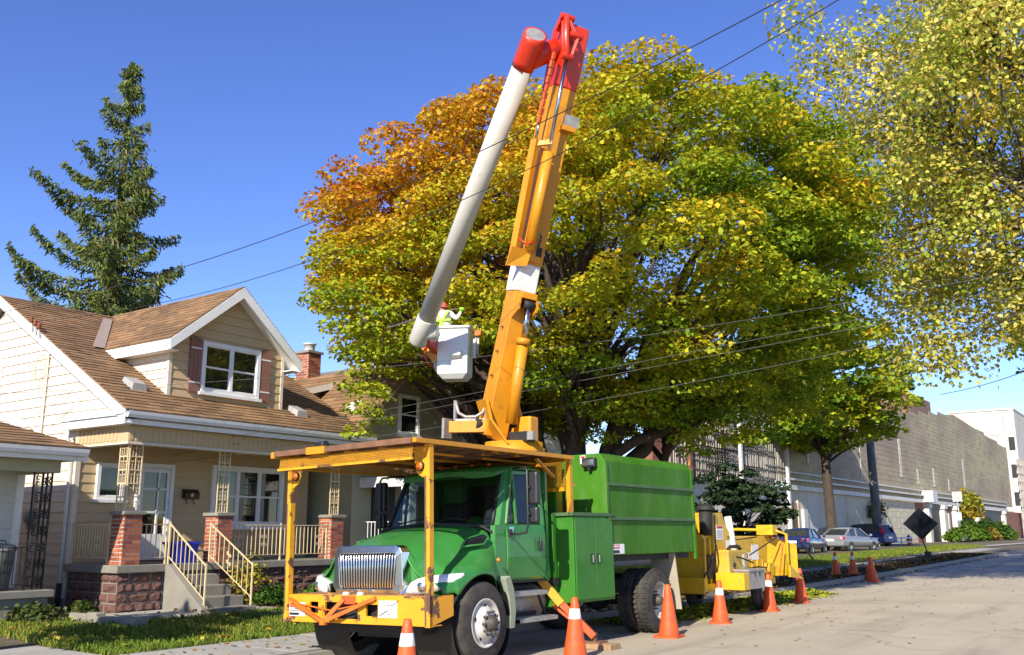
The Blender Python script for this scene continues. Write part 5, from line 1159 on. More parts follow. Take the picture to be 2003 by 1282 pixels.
# lift cylinder (front side)
wb(MB().cyl(bpnt(.10, .10, .38), bpnt(1.42, .06, .33), .092, 16), 'lift_cylinder', 'yellow', lbm); wb(MB().cyl(bpnt(1.36, .06, .345), bpnt(1.46, .06, .338), .115, 16), 'cylinder_gland', 'yellow', lbm)
wb(MB().cyl(bpnt(1.46, .06, .338), bpnt(1.98, .04, .31), .05, 12), 'lift_rod', 'rod', lbm); wb(MB().cyl(bpnt(2.0, -.05, .31), bpnt(2.0, .13, .31), .07, 12), 'rod_eye', 'chassis', lbm)
for p0 in (-.16, .15): wb(MB().prism([bpnt(1.72, p0, .15), bpnt(1.90, p0, .38), bpnt(2.08, p0, .38), bpnt(2.20, p0, .15)], tuple(pax*.03)), 'clevis_plate', 'yellow', lbm)
wb(bbox(MB(), 2.09, 2.19, -.13, .15, .19, .36), 'clevis_bridge', 'yellow', lbm, .01)
for tt in (.4, .8, 1.2, 1.6): wb(MB().cyl(bpnt(tt, -.26+.02*tt, 0), bpnt(tt, -.225+.02*tt, 0), .018, 6), 'boom_bolt', 'rusty', lbm)
# upper-boom cylinder and link strut (left front of the boom)
wb(MB().cyl(bpnt(2.85, -.13, .32), bpnt(4.45, -.16, .40), .085, 16), 'elbow_cylinder', 'yellow', lbm); wb(MB().cyl(bpnt(4.45, -.16, .40), bpnt(6.05, -.19, .46), .032, 10), 'elbow_rod', 'rod', lbm)
wb(MB().beam(bpnt(2.75, -.34, .22), bpnt(4.62, -.36, .26), .11, .12), 'link_strut', 'yellow', lbm); wb(MB().beam(bpnt(4.55, -.36, .26), bpnt(4.62, -.14, .42), .06, .08), 'strut_bridge', 'yellow', lbm)
wb(MB().cyl(bpnt(4.62, -.36, .26), bpnt(4.95, -.37, .27), .025, 8), 'strut_rod', 'rod', lbm)
ck = MB()
for k in range(9): t0 = 4.90+.13*k; ck.beam(bpnt(t0, -.37, .27+.01*k), bpnt(t0+.11, -.37, .28+.01*k), .07 if k % 2 else .05, .05)
wb(ck, 'leveling_chain', 'redweld', lbm)
wb(MB().prism([bpnt(2.55, -.42, .15), bpnt(2.85, -.44, .28), bpnt(2.85, -.1, .30), bpnt(2.6, -.12, .26)], tuple(qax*.05)), 'strut_foot', 'yellow', lbm)
wb(MB().tube([bpnt(3.0,-.36,.33), bpnt(2.92,-.25,.42), bpnt(3.0,-.1,.42)], .014, 6), 'red_hose', 'red', lbm)
wb(MB().tube([bpnt(2.85,-.02,.36), bpnt(3.1,.0,.38), bpnt(3.15,-.06,.42)], .02, 6), 'hose_clamp', 'chassis', lbm)
# elbow
elbow = bpnt(6.30, -.62, .10)
tubeT = V(-7.74, 11.46, 9.30); tubeB = V(-12.22, 13.93, 5.28); td = (tubeB-tubeT).normalized()
eb = wb(MB().cyl(bpnt(6.25, -.22, .1), tubeT+td*.42, .17, 20), 'elbow_hub', 'red', TR, 0)
lk = MB()
for dq in (.26, .34):
    lk.tube([bpnt(6.02, -.20, dq+.14), bpnt(6.28, -.28, dq+.16), bpnt(6.56, -.26, dq+.02), bpnt(6.72, -.24, dq-.06)], [.045,.055,.05,.06], 8)
lk.cyl(bpnt(6.72, -.34, .26), bpnt(6.72, -.10, .26), .055, 10).cyl(bpnt(6.02, -.28, .46), bpnt(6.02, -.10, .46), .06, 10).cyl(bpnt(6.40, -.20, .44), bpnt(6.40, .02, .44), .06, 10).beam(bpnt(6.72, -.20, .26), bpnt(6.42, -.09, .44), .08, .05).beam(bpnt(6.42, -.04, .44), bpnt(5.98, -.12, .46), .07, .05).beam(bpnt(6.70,-.28,.2), bpnt(6.5,-.3,.12), .10, .06)
wb(lk, 'elbow_linkage', 'red', eb, .006)
# upper boom tube
ub = wb(MB().cyl(tubeT+td*.45, tubeB, .176, 28), 'upper_boom', 'fibre')
wb(MB().tube([tubeB-td*.62, tubeB-td*.60, tubeB-td*.02, tubeB+td*.03], [.18, .194, .194, .18], 28), 'tip_sleeve', 'fibre', ub)
wb(MB().tube([tubeB-td*.42, tubeB-td*.20], [.1835, .1835], 28, False), 'sleeve_label', 'chassis', ub) if False else None
wb(MB().tube([tubeT+td*.52, tubeT+td*.40, tubeT+td*.02, tubeT-td*.02], [.188, .188, .188, .18], 28), 'red_sleeve', 'red', ub)
# end plate, tilted towards the ground
cn = (-td*.80 + V(.5, -.75, -.1)*.35).normalized()
wb(MB().lathe([(0,.0),(.172,.0)], (0,0,0), 'z', 28).add([], []), 'end_plate', 'galv', ub) if False else None
u_ = cn.cross(V(0,0,1)).normalized(); v_ = cn.cross(u_)
capc = tubeT - td*.05
wb(MB().add([capc-td*.02+(u_*math.cos(2*math.pi*k/28)+v_*math.sin(2*math.pi*k/28))*.165 for k in range(28)], [tuple(range(28))]), 'end_plate', 'galv', ub)
cap_ring = [[tubeT+td*.10 + (lambda d: (d-td*d.dot(td)).normalized())(u_*math.cos(2*math.pi*k/28)+v_*math.sin(2*math.pi*k/28))*.186 for k in range(28)], [capc-td*.02+(u_*math.cos(2*math.pi*k/28)+v_*math.sin(2*math.pi*k/28))*.195 for k in range(28)], [capc-td*.02+(u_*math.cos(2*math.pi*k/28)+v_*math.sin(2*math.pi*k/28))*.163 for k in range(28)]]
wb(MB().loft(cap_ring, True, False, True), 'end_collar', 'red', ub)
wb(MB().tube([tubeT+td*.3+V(-.15,-.12,0), tubeT+td*.62+V(-.15,-.12,0)], .03, 4), 'sleeve_tag', 'whitedirty', ub) if False else None
# bucket
BC = V(-12.03, 14.86, 4.62)
BR_ = Matrix.Rotation(R(28), 3, 'Z')     # bucket yaw
def bk(x, y, z): return BC + BR_ @ V(x, y, z)
bo = MB(); rings = []
def rr(hx, hy, z, r=.07):
    pts = []
    for (sx, sy, a0) in ((1,1,0),(-1,1,90),(-1,-1,180),(1,-1,270)):
        for k in range(5): a = R(a0+22.5*k); pts.append(bk(sx*(hx-r)+r*math.cos(a), sy*(hy-r)+r*math.sin(a), z))
    return pts
bo.loft([rr(.22,.22,-.03,.03), rr(.31,.31,.07,.03), rr(.325,.325,.98,.03), rr(.365,.365,1.0,.04), rr(.365,.365,1.04,.04), rr(.31,.31,1.04,.03), rr(.285,.285,.10,.03), rr(.2,.2,.08,.03)], True, True, False)
bko = wb(bo, 'bucket', 'bucketwhite', TR, .006)
wb(MB().loft([[bk(-.02,-.33,.36), bk(.20,-.33,.36), bk(.22,-.33,.52), bk(-.04,-.33,.52)], [bk(-.0,-.43,.42), bk(.18,-.43,.42), bk(.20,-.43,.51), bk(-.02,-.43,.51)]], True, True, False), 'bucket_step', 'bucketwhite', bko, .02)
wb(MB().prism([bk(-.33,-.12,.10), bk(-.33,.2,.10), bk(-.46,.18,.22), bk(-.46,-.10,.45), bk(-.33,-.12,.6)], (0,0,.01)), 'bucket_rib', 'dish', bko)
br = MB(); tb_ = tubeB - td*.15
br.beam(tb_+V(.1,.08,-.0), bk(-.36,-.05,.62), .14, .30); wb(br, 'bucket_arm', 'red', bko, .01)
wb(MB().beam(bk(-.34,-.18,.80), bk(-.72,-.12,.80), .22, .07).beam(bk(-.72,-.16,.80), bk(-.34,-.2,.35), .05, .16).beam(bk(-.34,-.26,.82), bk(-.30,-.38,.90), .10, .05), 'bucket_bracket', 'yellow', bko, .01)
wb(MB().cyl(tubeB-td*.22, tubeB-td*.22+V(.30,.14,-.02), .15, 16), 'tip_hub', 'fibre', bko)
wb(MB().tube([bk(-.55,-.2,.72), bk(-.6,-.3,.5), bk(-.5,-.28,.28), bk(-.4,-.2,.22)], .02, 6).tube([bk(-.6,-.1,.85), bk(-.66,-.12,.95)], .03, 6), 'bucket_hose', 'red', bko)
# chain saw hung outside the bucket
cs = thing('chainsaw', 'orange chainsaw in its holster on the right of the white bucket', 'chainsaw', tuple(bk(.44, .02, .80)))
MB().loft([[bk(.40+x, y, z) for x, y, z in ((0,-.08,.86),(.14,-.08,.88),(.16,-.08,.98),(.02,-.08,1.0))], [bk(.40+x, y, z) for x, y, z in ((0,.08,.86),(.14,.08,.88),(.16,.08,.98),(.02,.08,1.0))]], True, True, False).build('body', 'orangestrap', cs, bevel=.02)
MB().tube([bk(.42,0,.98), bk(.45,0,1.10), bk(.54,0,1.08), bk(.56,0,.96)], .012, 6).build('handle', 'black', cs)
MB().prism([bk(.45,-.01,.88), bk(.50,-.01,.88), bk(.485,-.01,.50), bk(.465,-.01,.50)], tuple(BR_ @ V(0,.012,0))).build('guide_bar', 'galv', cs)
wb(MB().prism([bk(.385,-.06,.42), bk(.43,-.06,.42), bk(.45,-.06,.84), bk(.385,-.06,.84)], tuple(BR_ @ V(0,.12,0))), 'saw_holster', 'dish', bko)
# ------------------------------------------------------------------ worker in the bucket
PW = thing('person', 'worker in white shirt and lime harness bending in the bucket, gripping a branch', 'person', tuple(bk(-.12, 0, .11)))
def skin_body(name, verts, edges, parent, root=0):
    me = bpy.data.meshes.new(name); org = V(parent.location)
    me.from_pydata([tuple(bk(*v[:3]) - org) for v in verts], edges, []); o = bpy.data.objects.new(name, me); COL.objects.link(o)
    m = o.modifiers.new('skin', 'SKIN'); 
    if not me.skin_vertices: me.skin_vertices.new()
    for i, v in enumerate(verts): me.skin_vertices[0].data[i].radius = (v[3], v[4] if len(v) > 4 else v[3])
    me.skin_vertices[0].data[root].use_root = True
    s = o.modifiers.new('sub', 'SUBSURF'); s.levels = 2; s.render_levels = 2
    dg = bpy.context.evaluated_depsgraph_get(); m2 = bpy.data.meshes.new_from_object(o.evaluated_get(dg)); bpy.data.objects.remove(o)
    o2 = bpy.data.objects.new(name, m2); COL.objects.link(o2); o2.parent = parent; return o2
vs = [(-.12,0,.92,.17,.12),(-.15,.01,1.08,.15,.11),(-.20,.04,1.24,.17,.12),(-.24,.08,1.36,.13,.10),(-.27,.14,1.43,.055),(-.29,.20,1.50,.085),(-.30,.24,1.57,.07),
      (-.07,.06,1.37,.065),(.05,.06,1.26,.05),(.10,.10,1.36,.038),(.135,.13,1.44,.03),
      (-.40,.10,1.34,.065),(-.53,.14,1.22,.05),(-.60,.17,1.28,.038),(-.66,.20,1.32,.03),
      (-.03,.0,.80,.10),(-.02,-.03,.48,.07),(-.03,.02,.16,.045),(-.03,-.08,.12,.04),(-.22,.0,.80,.10),(-.22,-.03,.48,.07),(-.21,.02,.16,.045),(-.21,-.08,.12,.04)]
es = [(0,1),(1,2),(2,3),(3,4),(4,5),(5,6),(3,7),(7,8),(8,9),(9,10),(3,11),(11,12),(12,13),(13,14),(0,15),(15,16),(16,17),(17,18),(0,19),(19,20),(20,21),(21,22)]
vs = [(v[0]+.07, v[1], v[2]+(.07 if v[2] > .9 else 0))+tuple(v[3:]) for v in vs]
bd = skin_body('body', vs, es, PW)
bd.data.materials.clear()
for mm in ('shirt', 'trousers', 'skin', 'lime', 'black'): bd.data.materials.append(M[mm])
inv_ = BR_.inverted()
for p in bd.data.polygons:
    p.use_smooth = True; c = inv_ @ (p.center + V(PW.location) - BC)
    if c.z < .24: p.material_index = 4
    elif c.z < .95: p.material_index = 1
    elif (c - V(-.22,.2,1.57)).length < .13 and c.z > 1.49: p.material_index = 2
    elif (c - V(.205,.13,1.52)).length < .06 or (c - V(-.59,.2,1.39)).length < .06: p.material_index = 3
    else: p.material_index = 0
MB().loft([[bk(-.23,.23,1.60)+ (BR_ @ V(.125*math.cos(t*math.pi/10)*f, .14*math.sin(t*math.pi/10)*f, h)) for t in range(20)] for f, h in ((1.12,.0),(1.0,.015),(.98,.06),(.8,.11),(.45,.14),(.02,.15))], True, False, True).build('helmet', 'helmet', PW)
hn = MB()
for pts in ([(-.36,-.02,1.38),(-.28,-.115,1.25),(-.18,-.13,1.10),(-.06,-.11,1.0)], [(-.10,-.05,1.42),(-.17,-.11,1.28),(-.25,-.12,1.12),(-.28,-.10,1.0)], [(-.34,-.06,1.20),(-.2,-.135,1.19),(-.05,-.07,1.22)], [(-.33,.0,1.02),(-.15,-.14,1.0),(.05,.0,1.02)]):
    for a, b in zip(pts[:-1], pts[1:]): hn.beam(bk(a[0]+.07,a[1],a[2]+.07), bk(b[0]+.07,b[1],b[2]+.07), .045, .03, tuple(BR_ @ V(0,-1,.2)))
hn.build('harness', 'lime', PW)
for (hx, hy, hz, s) in ((.215,.14,1.54,1),(-.61,.205,1.405,-1)):     # gloved fingers curled round the branch
    f = MB()
    for k in range(4): b0 = V(hx-.03+.022*k, hy-.02, hz-.02); f.tube([bk(*b0), bk(*(b0+V(.0,-.03,.03))), bk(*(b0+V(.0,-.015,.062-.004*abs(k-1.5)))), bk(*(b0+V(0,.025,.062)))], [.011,.011,.010,.008], 6)
    f.tube([bk(hx-.04*s, hy, hz-.02), bk(hx-.05*s, hy+.03, hz+.01), bk(hx-.03*s, hy+.045, hz+.03)], [.012,.011,.009], 6)
    f.build('glove', 'lime', PW)
BRN = thing('held_branch', 'bare cut branch held across the bucket by the worker', 'branch', tuple(bk(-.9, .26, 1.26)))
m_ = MB(); limb(m_, bk(-1.43,.34,1.23), bk(.24,.14,1.575), .022, .016, .02, 8, 6, .015); limb(m_, bk(-.18,.2,1.51), bk(-.45,.15,1.85), .012, .005, .05, 4, 5); limb(m_, bk(-.9,.26,1.30), bk(-1.25,.3,1.55), .010, .004, .05, 4, 5)
m_.build('stem', 'barkpale', BRN)
for o_ in (PW, BRN): o_.location += BR_ @ V(-.11, 0, -.06)

# ------------------------------------------------------------------ wood chipper
CH = thing('wood_chipper', 'yellow wood chipper trailer hitched behind the green truck', 'wood chipper', (-8.6, 19.5, -.08))
def cbld(mb, name, m, par=CH, bevel=.008): return mb.build(name, m, par, False, bevel)
fr_ = MB()
for x in (-9.15, -8.0): fr_.box(x-.04, x+.04, 17.6, 21.4, .44, .58)
fr_.box(-9.15, -8.0, 17.6, 17.72, .44, .58); fr_.box(-9.15, -8.0, 19.0, 19.1, .44, .58); fr_.beam((-8.58, 16.6, .52), (-8.58, 18.0, .52), .12, .12); fr_.box(-9.19, -7.9, 17.45, 17.6, .40, .70)
frm = cbld(fr_, 'frame', 'chipyellow')
for s, x in ((1, -7.72), (-1, -9.45)):
    w_ = MB().lathe([(r, -s*h) for r, h in ((.20,.0),(.31,.012),(.355,.03),(.372,.06),(.362,.10),(.372,.11),(.372,.15),(.355,.18),(.31,.20),(.20,.21))], (x, 20.1, .31), 'x', 32)
    wo_ = w_.build('wheel', 'tyre', CH); MB().lathe([(r, -s*h) for r, h in ((.205,.0),(.19,.012),(.18,.05),(.13,.06),(.09,.03),(0,.03))], (x, 20.1, .31), 'x', 24).build('rim', 'rimwhite', wo_)
    MB().lathe([(r, s*h) for r, h in ((.055,-.04),(.055,.02),(.03,.03),(0,.03))], (x, 20.1, .31), 'x', 12).build('hub', 'hubdark', wo_)
    pts = [(x-s*.02, 19.55, .58), (x-s*.02, 19.62, .74), (x-s*.02, 20.6, .74), (x-s*.02, 20.68, .58), (x-s*.02, 20.65, .58), (x-s*.02, 20.57, .71), (x-s*.02, 19.66, .71), (x-s*.02, 19.60, .58)]
    MB().prism(pts, (-s*.24, 0, 0)).build('fender', 'chipyellow', CH)
    MB().box(x-s*.03, x-s*.25, 19.50, 19.56, .44, .76).build('fender_plate', 'chipyellow', CH)
# drum housing and chute
cbld(MB().prism([(-8.05,17.75,.58),(-8.05,18.45,.58),(-8.05,18.45,1.2),(-8.05,18.2,1.52),(-8.05,17.75,1.52)], (-.95,0,0)), 'drum_housing', 'chipyellow')
cbld(MB().loft([[(-8.25,17.75,1.3),(-8.85,17.75,1.3),(-8.85,18.2,1.3),(-8.25,18.2,1.3)], [(-8.3,17.5,1.75),(-8.8,17.5,1.75),(-8.8,17.95,1.9),(-8.3,17.95,1.9)], [(-8.32,16.75,2.0),(-8.78,16.75,2.0),(-8.78,17.0,2.28),(-8.32,17.0,2.28)]], True, True, False), 'discharge_chute', 'chipyellow')
for k in range(3): cbld(BX(-8.03, -7.99, 17.72+.25*k, 17.78+.25*k, .58, 1.45), 'housing_rib', 'chipyellow')
cbld(MB().prism([(-7.98,18.15,1.15),(-7.98,19.2,1.15),(-7.98,19.2,1.38),(-7.98,18.75,1.72),(-7.98,18.62,1.95),(-7.98,18.15,1.95)], (-1.1,0,0)), 'engine_cowl', 'chipyellow')
cbld(BX(-7.978, -7.974, 18.28, 18.62, 1.42, 1.70), 'instruction_sticker', 'sticker', CH, 0); cbld(BX(-7.974, -7.972, 18.30, 18.60, 1.64, 1.69), 'sticker_header', 'stickerred', CH, 0); cbld(BX(-7.978, -7.974, 18.75, 19.1, 1.22, 1.40), 'model_sticker', 'sticker', CH, 0)
for k in range(4): cbld(BX(-7.974, -7.9725, 18.31, 18.58, 1.46+.04*k, 1.475+.04*k), 'sticker_line', 'greybin', CH, 0)
cbld(MB().prism([(-7.72,18.25,.62),(-7.72,19.25,.62),(-7.72,19.22,1.20),(-7.72,18.25,1.22)], (-.7,0,0)), 'fuel_tank', mat('tank_yellow', (.55,.34,.03), .5, var=.15, dirt=(4,.6,.1,(.4,.32,.12))), CH, .03)
cbld(MB().tube([(-7.78,18.35,1.22),(-7.78,18.5,1.28),(-7.78,18.9,1.28),(-7.78,19.0,1.22)], .035, 8), 'tank_fittings', 'chassis', CH, 0)
tbx = cbld(BX(-7.70, -7.40+.02, 18.40, 19.25, .46, .80), 'toolbox', 'galv', CH, .01); cbld(BX(-7.71, -7.36, 18.38, 19.27, .801, .84), 'toolbox_lid', 'galv', tbx, .006)
for y in (18.7, 18.95): cbld(BX(-7.379, -7.37, y, y+.04, .70, .78), 'toolbox_latch', 'black', tbx, 0)
cbld(BX(-7.95, -7.36, 18.1, 18.38, .46, .78), 'frame_step', 'chipyellow')
cbld(MB().cyl((-7.95, 19.15, .95), (-8.0, 18.95, 1.88), .075, 16), 'exhaust_stack', 'whitedirty', CH, 0)
cbld(MB().cyl((-8.05, 17.95, 1.5), (-8.05, 17.95, 2.02), .13, 14).lathe([(.18,2.0),(.18,2.06),(.1,2.12),(0,2.12)], (-8.05, 17.95, 0), 'z', 14), 'air_cleaner', 'chassis', CH, 0)
cbld(MB().cyl((-8.3, 18.3, 1.95), (-8.3, 18.3, 2.08), .10, 12), 'filler', 'chassis', CH, 0)
# infeed hopper
hop = MB(); hop.prism([(-7.95,19.25,.62),(-7.95,20.9,.62),(-7.95,21.0,1.50),(-7.95,20.1,1.46),(-7.95,19.25,1.42)], (-.05,0,0)); hop.prism([(-9.2,19.25,.62),(-9.2,20.9,.62),(-9.2,21.0,1.50),(-9.2,19.25,1.42)], (-.05,0,0)); hop.box(-9.2, -7.95, 19.25, 20.9, .60, .65); hop.prism([(-7.95,19.25,1.40),(-7.95,20.4,1.45),(-7.95,20.4,1.48),(-7.95,19.25,1.43)], (-1.25,0,0)); hop.box(-9.2, -8.0, 19.25, 19.3, .65, 1.42)
cbld(hop, 'infeed_hopper', 'chipyellow', CH, 0)
cbld(MB().prism([(-7.95,20.9,.62),(-7.5,21.6,.62),(-7.5,21.6,1.28),(-7.95,21.0,1.50)], (-.03,.03,0)), 'hopper_wing', 'chipyellow', CH, 0)
cbld(MB().prism([(-9.2,20.9,.62),(-9.6,21.6,.62),(-9.6,21.6,1.28),(-9.2,21.0,1.50)], (.03,.03,0)), 'hopper_wing', 'chipyellow', CH, 0)
cbld(BX(-9.3, -7.9, 20.95, 21.75, .60, .63), 'feed_table', 'chipyellow', CH, 0); cbld(MB().prism([(-7.5,21.1,.60),(-7.5,21.95,.52),(-7.5,21.1,.86)], (-.05,0,0)), 'tail_gusset', 'chipyellow', CH, 0)
cbld(BX(-8.1, -7.72, 20.75, 21.05, 1.50, 1.72), 'control_head', 'chipyellow')
cbld(MB().tube([(-7.55,21.12,.62),(-7.55,21.10,1.52),(-7.75,20.95,1.60),(-8.6,20.9,1.62),(-9.4,20.95,1.6),(-9.5,21.1,.65)], .035, 8), 'control_bar', 'chipyellow', CH, 0)
cbld(BX(-7.90, -7.87, 21.03, 21.07, 1.40, 1.55), 'red_stop_button', 'taillight', CH, 0)
cbld(MB().beam((-7.60,20.7,.66),(-7.60,21.0,1.30),.025), 'lock_bar', 'redweld', CH, 0); cbld(MB().beam((-7.70,19.3,1.10),(-7.68,21.0,1.48),.02), 'support_rod', 'chassis', CH, 0)
cbld(BX(-7.948, -7.944, 19.65, 19.98, 1.0, 1.14), 'warning_sticker', 'sticker', CH, 0); cbld(BX(-7.944, -7.942, 19.67, 19.80, 1.02, 1.12), 'sticker_header', 'stickerred', CH, 0); cbld(BX(-7.948, -7.944, 20.02, 20.42, .98, 1.30), 'notice_sticker', 'sticker', CH, 0)
cbld(BX(-7.93, -7.80, 20.65, 20.95, .63, .90), 'latch_block', 'chipyellow'); cbld(MB().cyl((-8.58,16.75,.5),(-8.58,16.75,-.0+.02),.04,10), 'jack_leg', 'chassis', CH, 0)
cbld(BX(-8.62, -8.54, 16.55, 16.75, .46, .60), 'hitch_ring', 'chassis', CH, 0)

for k, (p0, p1, p2, p3) in enumerate((((-7.95,18.5,1.15),(-7.62,18.7,1.05),(-7.6,19.2,.95),(-7.9,19.6,1.0)), ((-7.95,18.2,1.3),(-7.85,17.9,1.2),(-7.9,17.7,.9),(-8.0,17.6,.65)), ((-7.9,19.4,.8),(-7.7,19.7,.85),(-7.75,20.3,.82),(-7.9,20.7,.8)))):
    cbld(MB().tube([V(p0).lerp(V(p1), t) if i == 0 else V(p1).lerp(V(p2), t) if i == 1 else V(p2).lerp(V(p3), t) for i in range(3) for t in (0, .5)] + [V(p3)], .018, 6), 'hydraulic_hose', 'black', CH, 0)
for y in (18.2, 18.45, 18.7, 18.95): cbld(MB().cyl((-7.98,y,1.18),(-7.965,y,1.18),.02,6), 'bolt', 'galv', CH, 0)
for y in (19.4, 19.7, 20.0, 20.3, 20.6): cbld(BX(-7.949, -7.93, y, y+.03, .66, .98), 'hopper_rib', 'chipyellow', CH, 0)
cbld(BX(-7.978, -7.975, 18.18, 18.26, 1.2, 1.9), 'cowl_slot', 'black', CH, 0)
for k in range(6): cbld(BX(-7.978, -7.9745, 18.82, 19.12, 1.44+.03*k, 1.452+.03*k), 'louvre', 'chassis', CH, 0) if k < 2 else None
cbld(BX(-8.04, -7.985, 17.82, 18.38, .66, 1.14), 'belt_guard', 'chassis', CH, .02)
cbld(MB().cyl((-7.72,18.5,.92),(-7.70,18.5,.92),.05,12), 'tank_cap', 'black', CH, 0)
cbld(BX(-7.719, -7.715, 18.95, 19.05, .85, 1.12), 'tank_label', 'sticker', CH, 0)
cbld(MB().lathe([(.045,0),(.045,.02),(0,.025)], (-7.44, 21.3, .56), 'x', 12), 'reflector', 'taillight', CH, 0)
cbld(BX(-7.94, -7.90, 17.5, 17.9, .36, .44), 'safety_chain', 'galv', CH, 0)
# ------------------------------------------------------------------ cones
def cone_meshes():
    body = MB().lathe([(.150,.03),(.152,.05),(.128,.20),(.105,.34),(.0815,.495)], (0,0,0), 'z', 24).lathe([(.0625,.62),(.040,.745),(.034,.755),(.022,.757),(.022,.70)], (0,0,0), 'z', 24).mesh('cone_body', 'cone')
    band = MB().lathe([(.0815,.495),(.0835,.498),(.0645,.617),(.0625,.62)], (0,0,0), 'z', 24).mesh('band', 'conewhite')
    plain = MB().lathe([(.0815,.495),(.0625,.62)], (0,0,0), 'z', 24).mesh('band_plain', 'cone')
    b = MB(); q = []
    for (sx, sy) in ((1,1),(-1,1),(-1,-1),(1,-1)):
        q += [(sx*.19, sy*.16), (sx*.16, sy*.19)] if sx*sy > 0 else [(sx*.16, sy*.19), (sx*.19, sy*.16)]
    b.prism([(x, y, 0) for x, y in q], (0,0,.032)); base = b.mesh('base', 'cone')
    return body, band, plain, base
CB, CBAND, CPL, CBASE = cone_meshes()
def cone(x, y, label, band=True, rot=0, lean=(0, 0), s=1.0):
    t = thing('traffic_cone', label, 'traffic cone', (x, y, (rz(x, y) if x > -9.7 else kz(y) + .04) + .004), (lean[0], lean[1], rot), 'traffic cones around the truck and chipper')
    for nm, me in (('cone_body', CB), ('reflective_band' if band else 'cone_collar', CBAND if band else CPL), ('base', CBASE)):
        inst(nm, me, t, (0,0,0), (0,0,0), (s,s,s), True)
cone(-8.35, 9.36-1.35, 'orange cone with white band standing below the front bumper', rot=.4) if False else None
cone(-6.67, 7.53, 'orange cone with white band in front of the truck bumper', rot=.4, s=1.0)
cone(-6.80, 10.95, 'orange cone with white collar beside the cab steps and outrigger', rot=.2, s=1.03)
cone(-7.02, 14.1, 'plain orange cone beside the rear truck wheel', False, .1, s=1.06)
cone(-7.32, 16.8, 'orange cone with white band in front of the chipper toolbox', rot=.3)
cone(-7.58, 19.95, 'orange cone with white band beside the chipper wheel', rot=.15)
cone(-7.85, 22.7, 'plain orange cone behind the chipper beside the cut leaves', False, .3, s=1.04)
cone(-10.6, 34.4, 'leftmost of the far cones on the shaded kerb side', rot=.3)
cone(-10.15, 34.9, 'shaded far cone between the leftmost one and the touching pair', rot=.6)
cone(-9.55, 34.75, 'rear cone of the far touching pair, white band showing', rot=.2)
cone(-8.98, 33.1, 'front cone of the far touching pair, leaning to the left', False, .2, (0, -.09), s=1.06)
# timber pad under the outrigger foot
WP = thing('timber_pad', 'weathered timber plank under the red outrigger foot', 'plank', (-7.2, 12.2, rz(-7.2, 12)))
BX(-7.62, -6.92, 12.08, 12.36, -.045, .035).build('plank', 'wood', WP, bevel=.006); BX(-7.60, -7.0, 12.37, 12.50, -.047, .0).build('plank', 'wood', WP, bevel=.006)
# hard hat and papers on the dashboard
HH = thing('hard_hat', 'green hard hat lying behind the truck windshield', 'hard hat', (-8.22, 10.66, 1.655))
MB().lathe([(.155,0),(.13,.012),(.125,.06),(.10,.11),(.05,.14),(0,.148)], (0,0,0), 'z', 18).build('shell', 'green', HH, True)
WH = thing('dash_helmet', 'white helmet with ear muffs on the dashboard above the green hard hat', 'helmet', (-8.0, 10.78, 1.655))
MB().lathe([(.15,.10),(.125,.112),(.12,.17),(.09,.22),(.04,.245),(0,.25)], (0,0,0), 'z', 18).build('shell', 'sticker', WH, True); MB().box(-.13,.13,-.1,.1,0,.10).build('ear_muffs', 'sticker', WH, True, .03)

# ------------------------------------------------------------------ far street: building
FB = thing('warehouse', 'long weathered warehouse with brown cladding above off white ground floor', 'building', (-24, 80, .3))
X_ = -22.0
core = MB().prism([(X_-.3, 44, .1), (X_-.3, 165, .1), (X_-.3, 165, 4.2), (X_-.3, 44, 4.2)], (-20, 0, 0)).build('core', 'paintwall', FB)
ypan = [61.5, 66, 70.5, 75, 79.5, 84]
BX(X_-.3, X_, 44, 61.4, .1, 4.25).build('wall_panel', 'paintwall', FB)
for a, b in zip(ypan[:-1], ypan[1:]): BX(X_-.3, X_, a+.03, b-.03, .1, 4.25).build('wall_panel', 'paintwall' if a < 72 else 'creamwall', FB)
# block wall courses
bwl = BX(X_-.3, X_-.02, 84, 97, .1, 4.2).build('block_wall', 'mortar', FB)
blk = MB().box(0,1,0,1,0,1)
bmesh_ = blk.mesh('wall_block', 'creamwall')
for r_ in range(8):
    y = 84 - (1.3 if r_ % 2 else 0)
    while y < 97:
        a, b = max(84, y), min(97, y+2.6)
        if b-a > .2: inst('wall_block', bmesh_, bwl, (X_-.03, a+.02, .3+r_*.49), (0,0,0), (.05, b-a-.05, .47))
        y += 2.6
dr_ = BX(X_, X_+.06, 62.2, 63.8, .35, 3.4).build('door', 'browndoor', FB); BX(X_+.06, X_+.10, 62.3, 63.7, 2.6, 3.35).build('door_panel', mat('tan_panel', (.42,.25,.13), .7), dr_)
BX(X_, X_+.12, 62.0, 62.19, .3, 3.6).build('door_frame', 'paintwall', dr_); BX(X_, X_+.12, 63.81, 64.0, .3, 3.6).build('door_frame', 'paintwall', dr_)
BX(X_, X_+.2, 64.7, 65.5, 1.6, 3.0).build('utility_box', 'dish', FB)
for (z0, z1, o_) in ((4.25, 4.55, .30), (4.56, 4.85, .12), (4.86, 5.0, .4), (5.35, 5.45, .25)): BX(X_, X_+o_, 61.5, 150, z0, z1).build('cornice', 'whitedirty' if o_ > .2 else 'mansard', FB)
mn = MB().prism([(X_+.05, 61.7, 4.9), (X_+.05, 61.7, 9.3), (X_+.05, 96, 12.5), (X_+.05, 119.5, 14.8), (X_+.05, 156, 13.3), (X_+.05, 156, 4.9)], (-1.2, 0, 0)).build('upper_cladding', 'mansard', FB)
z = 5.1
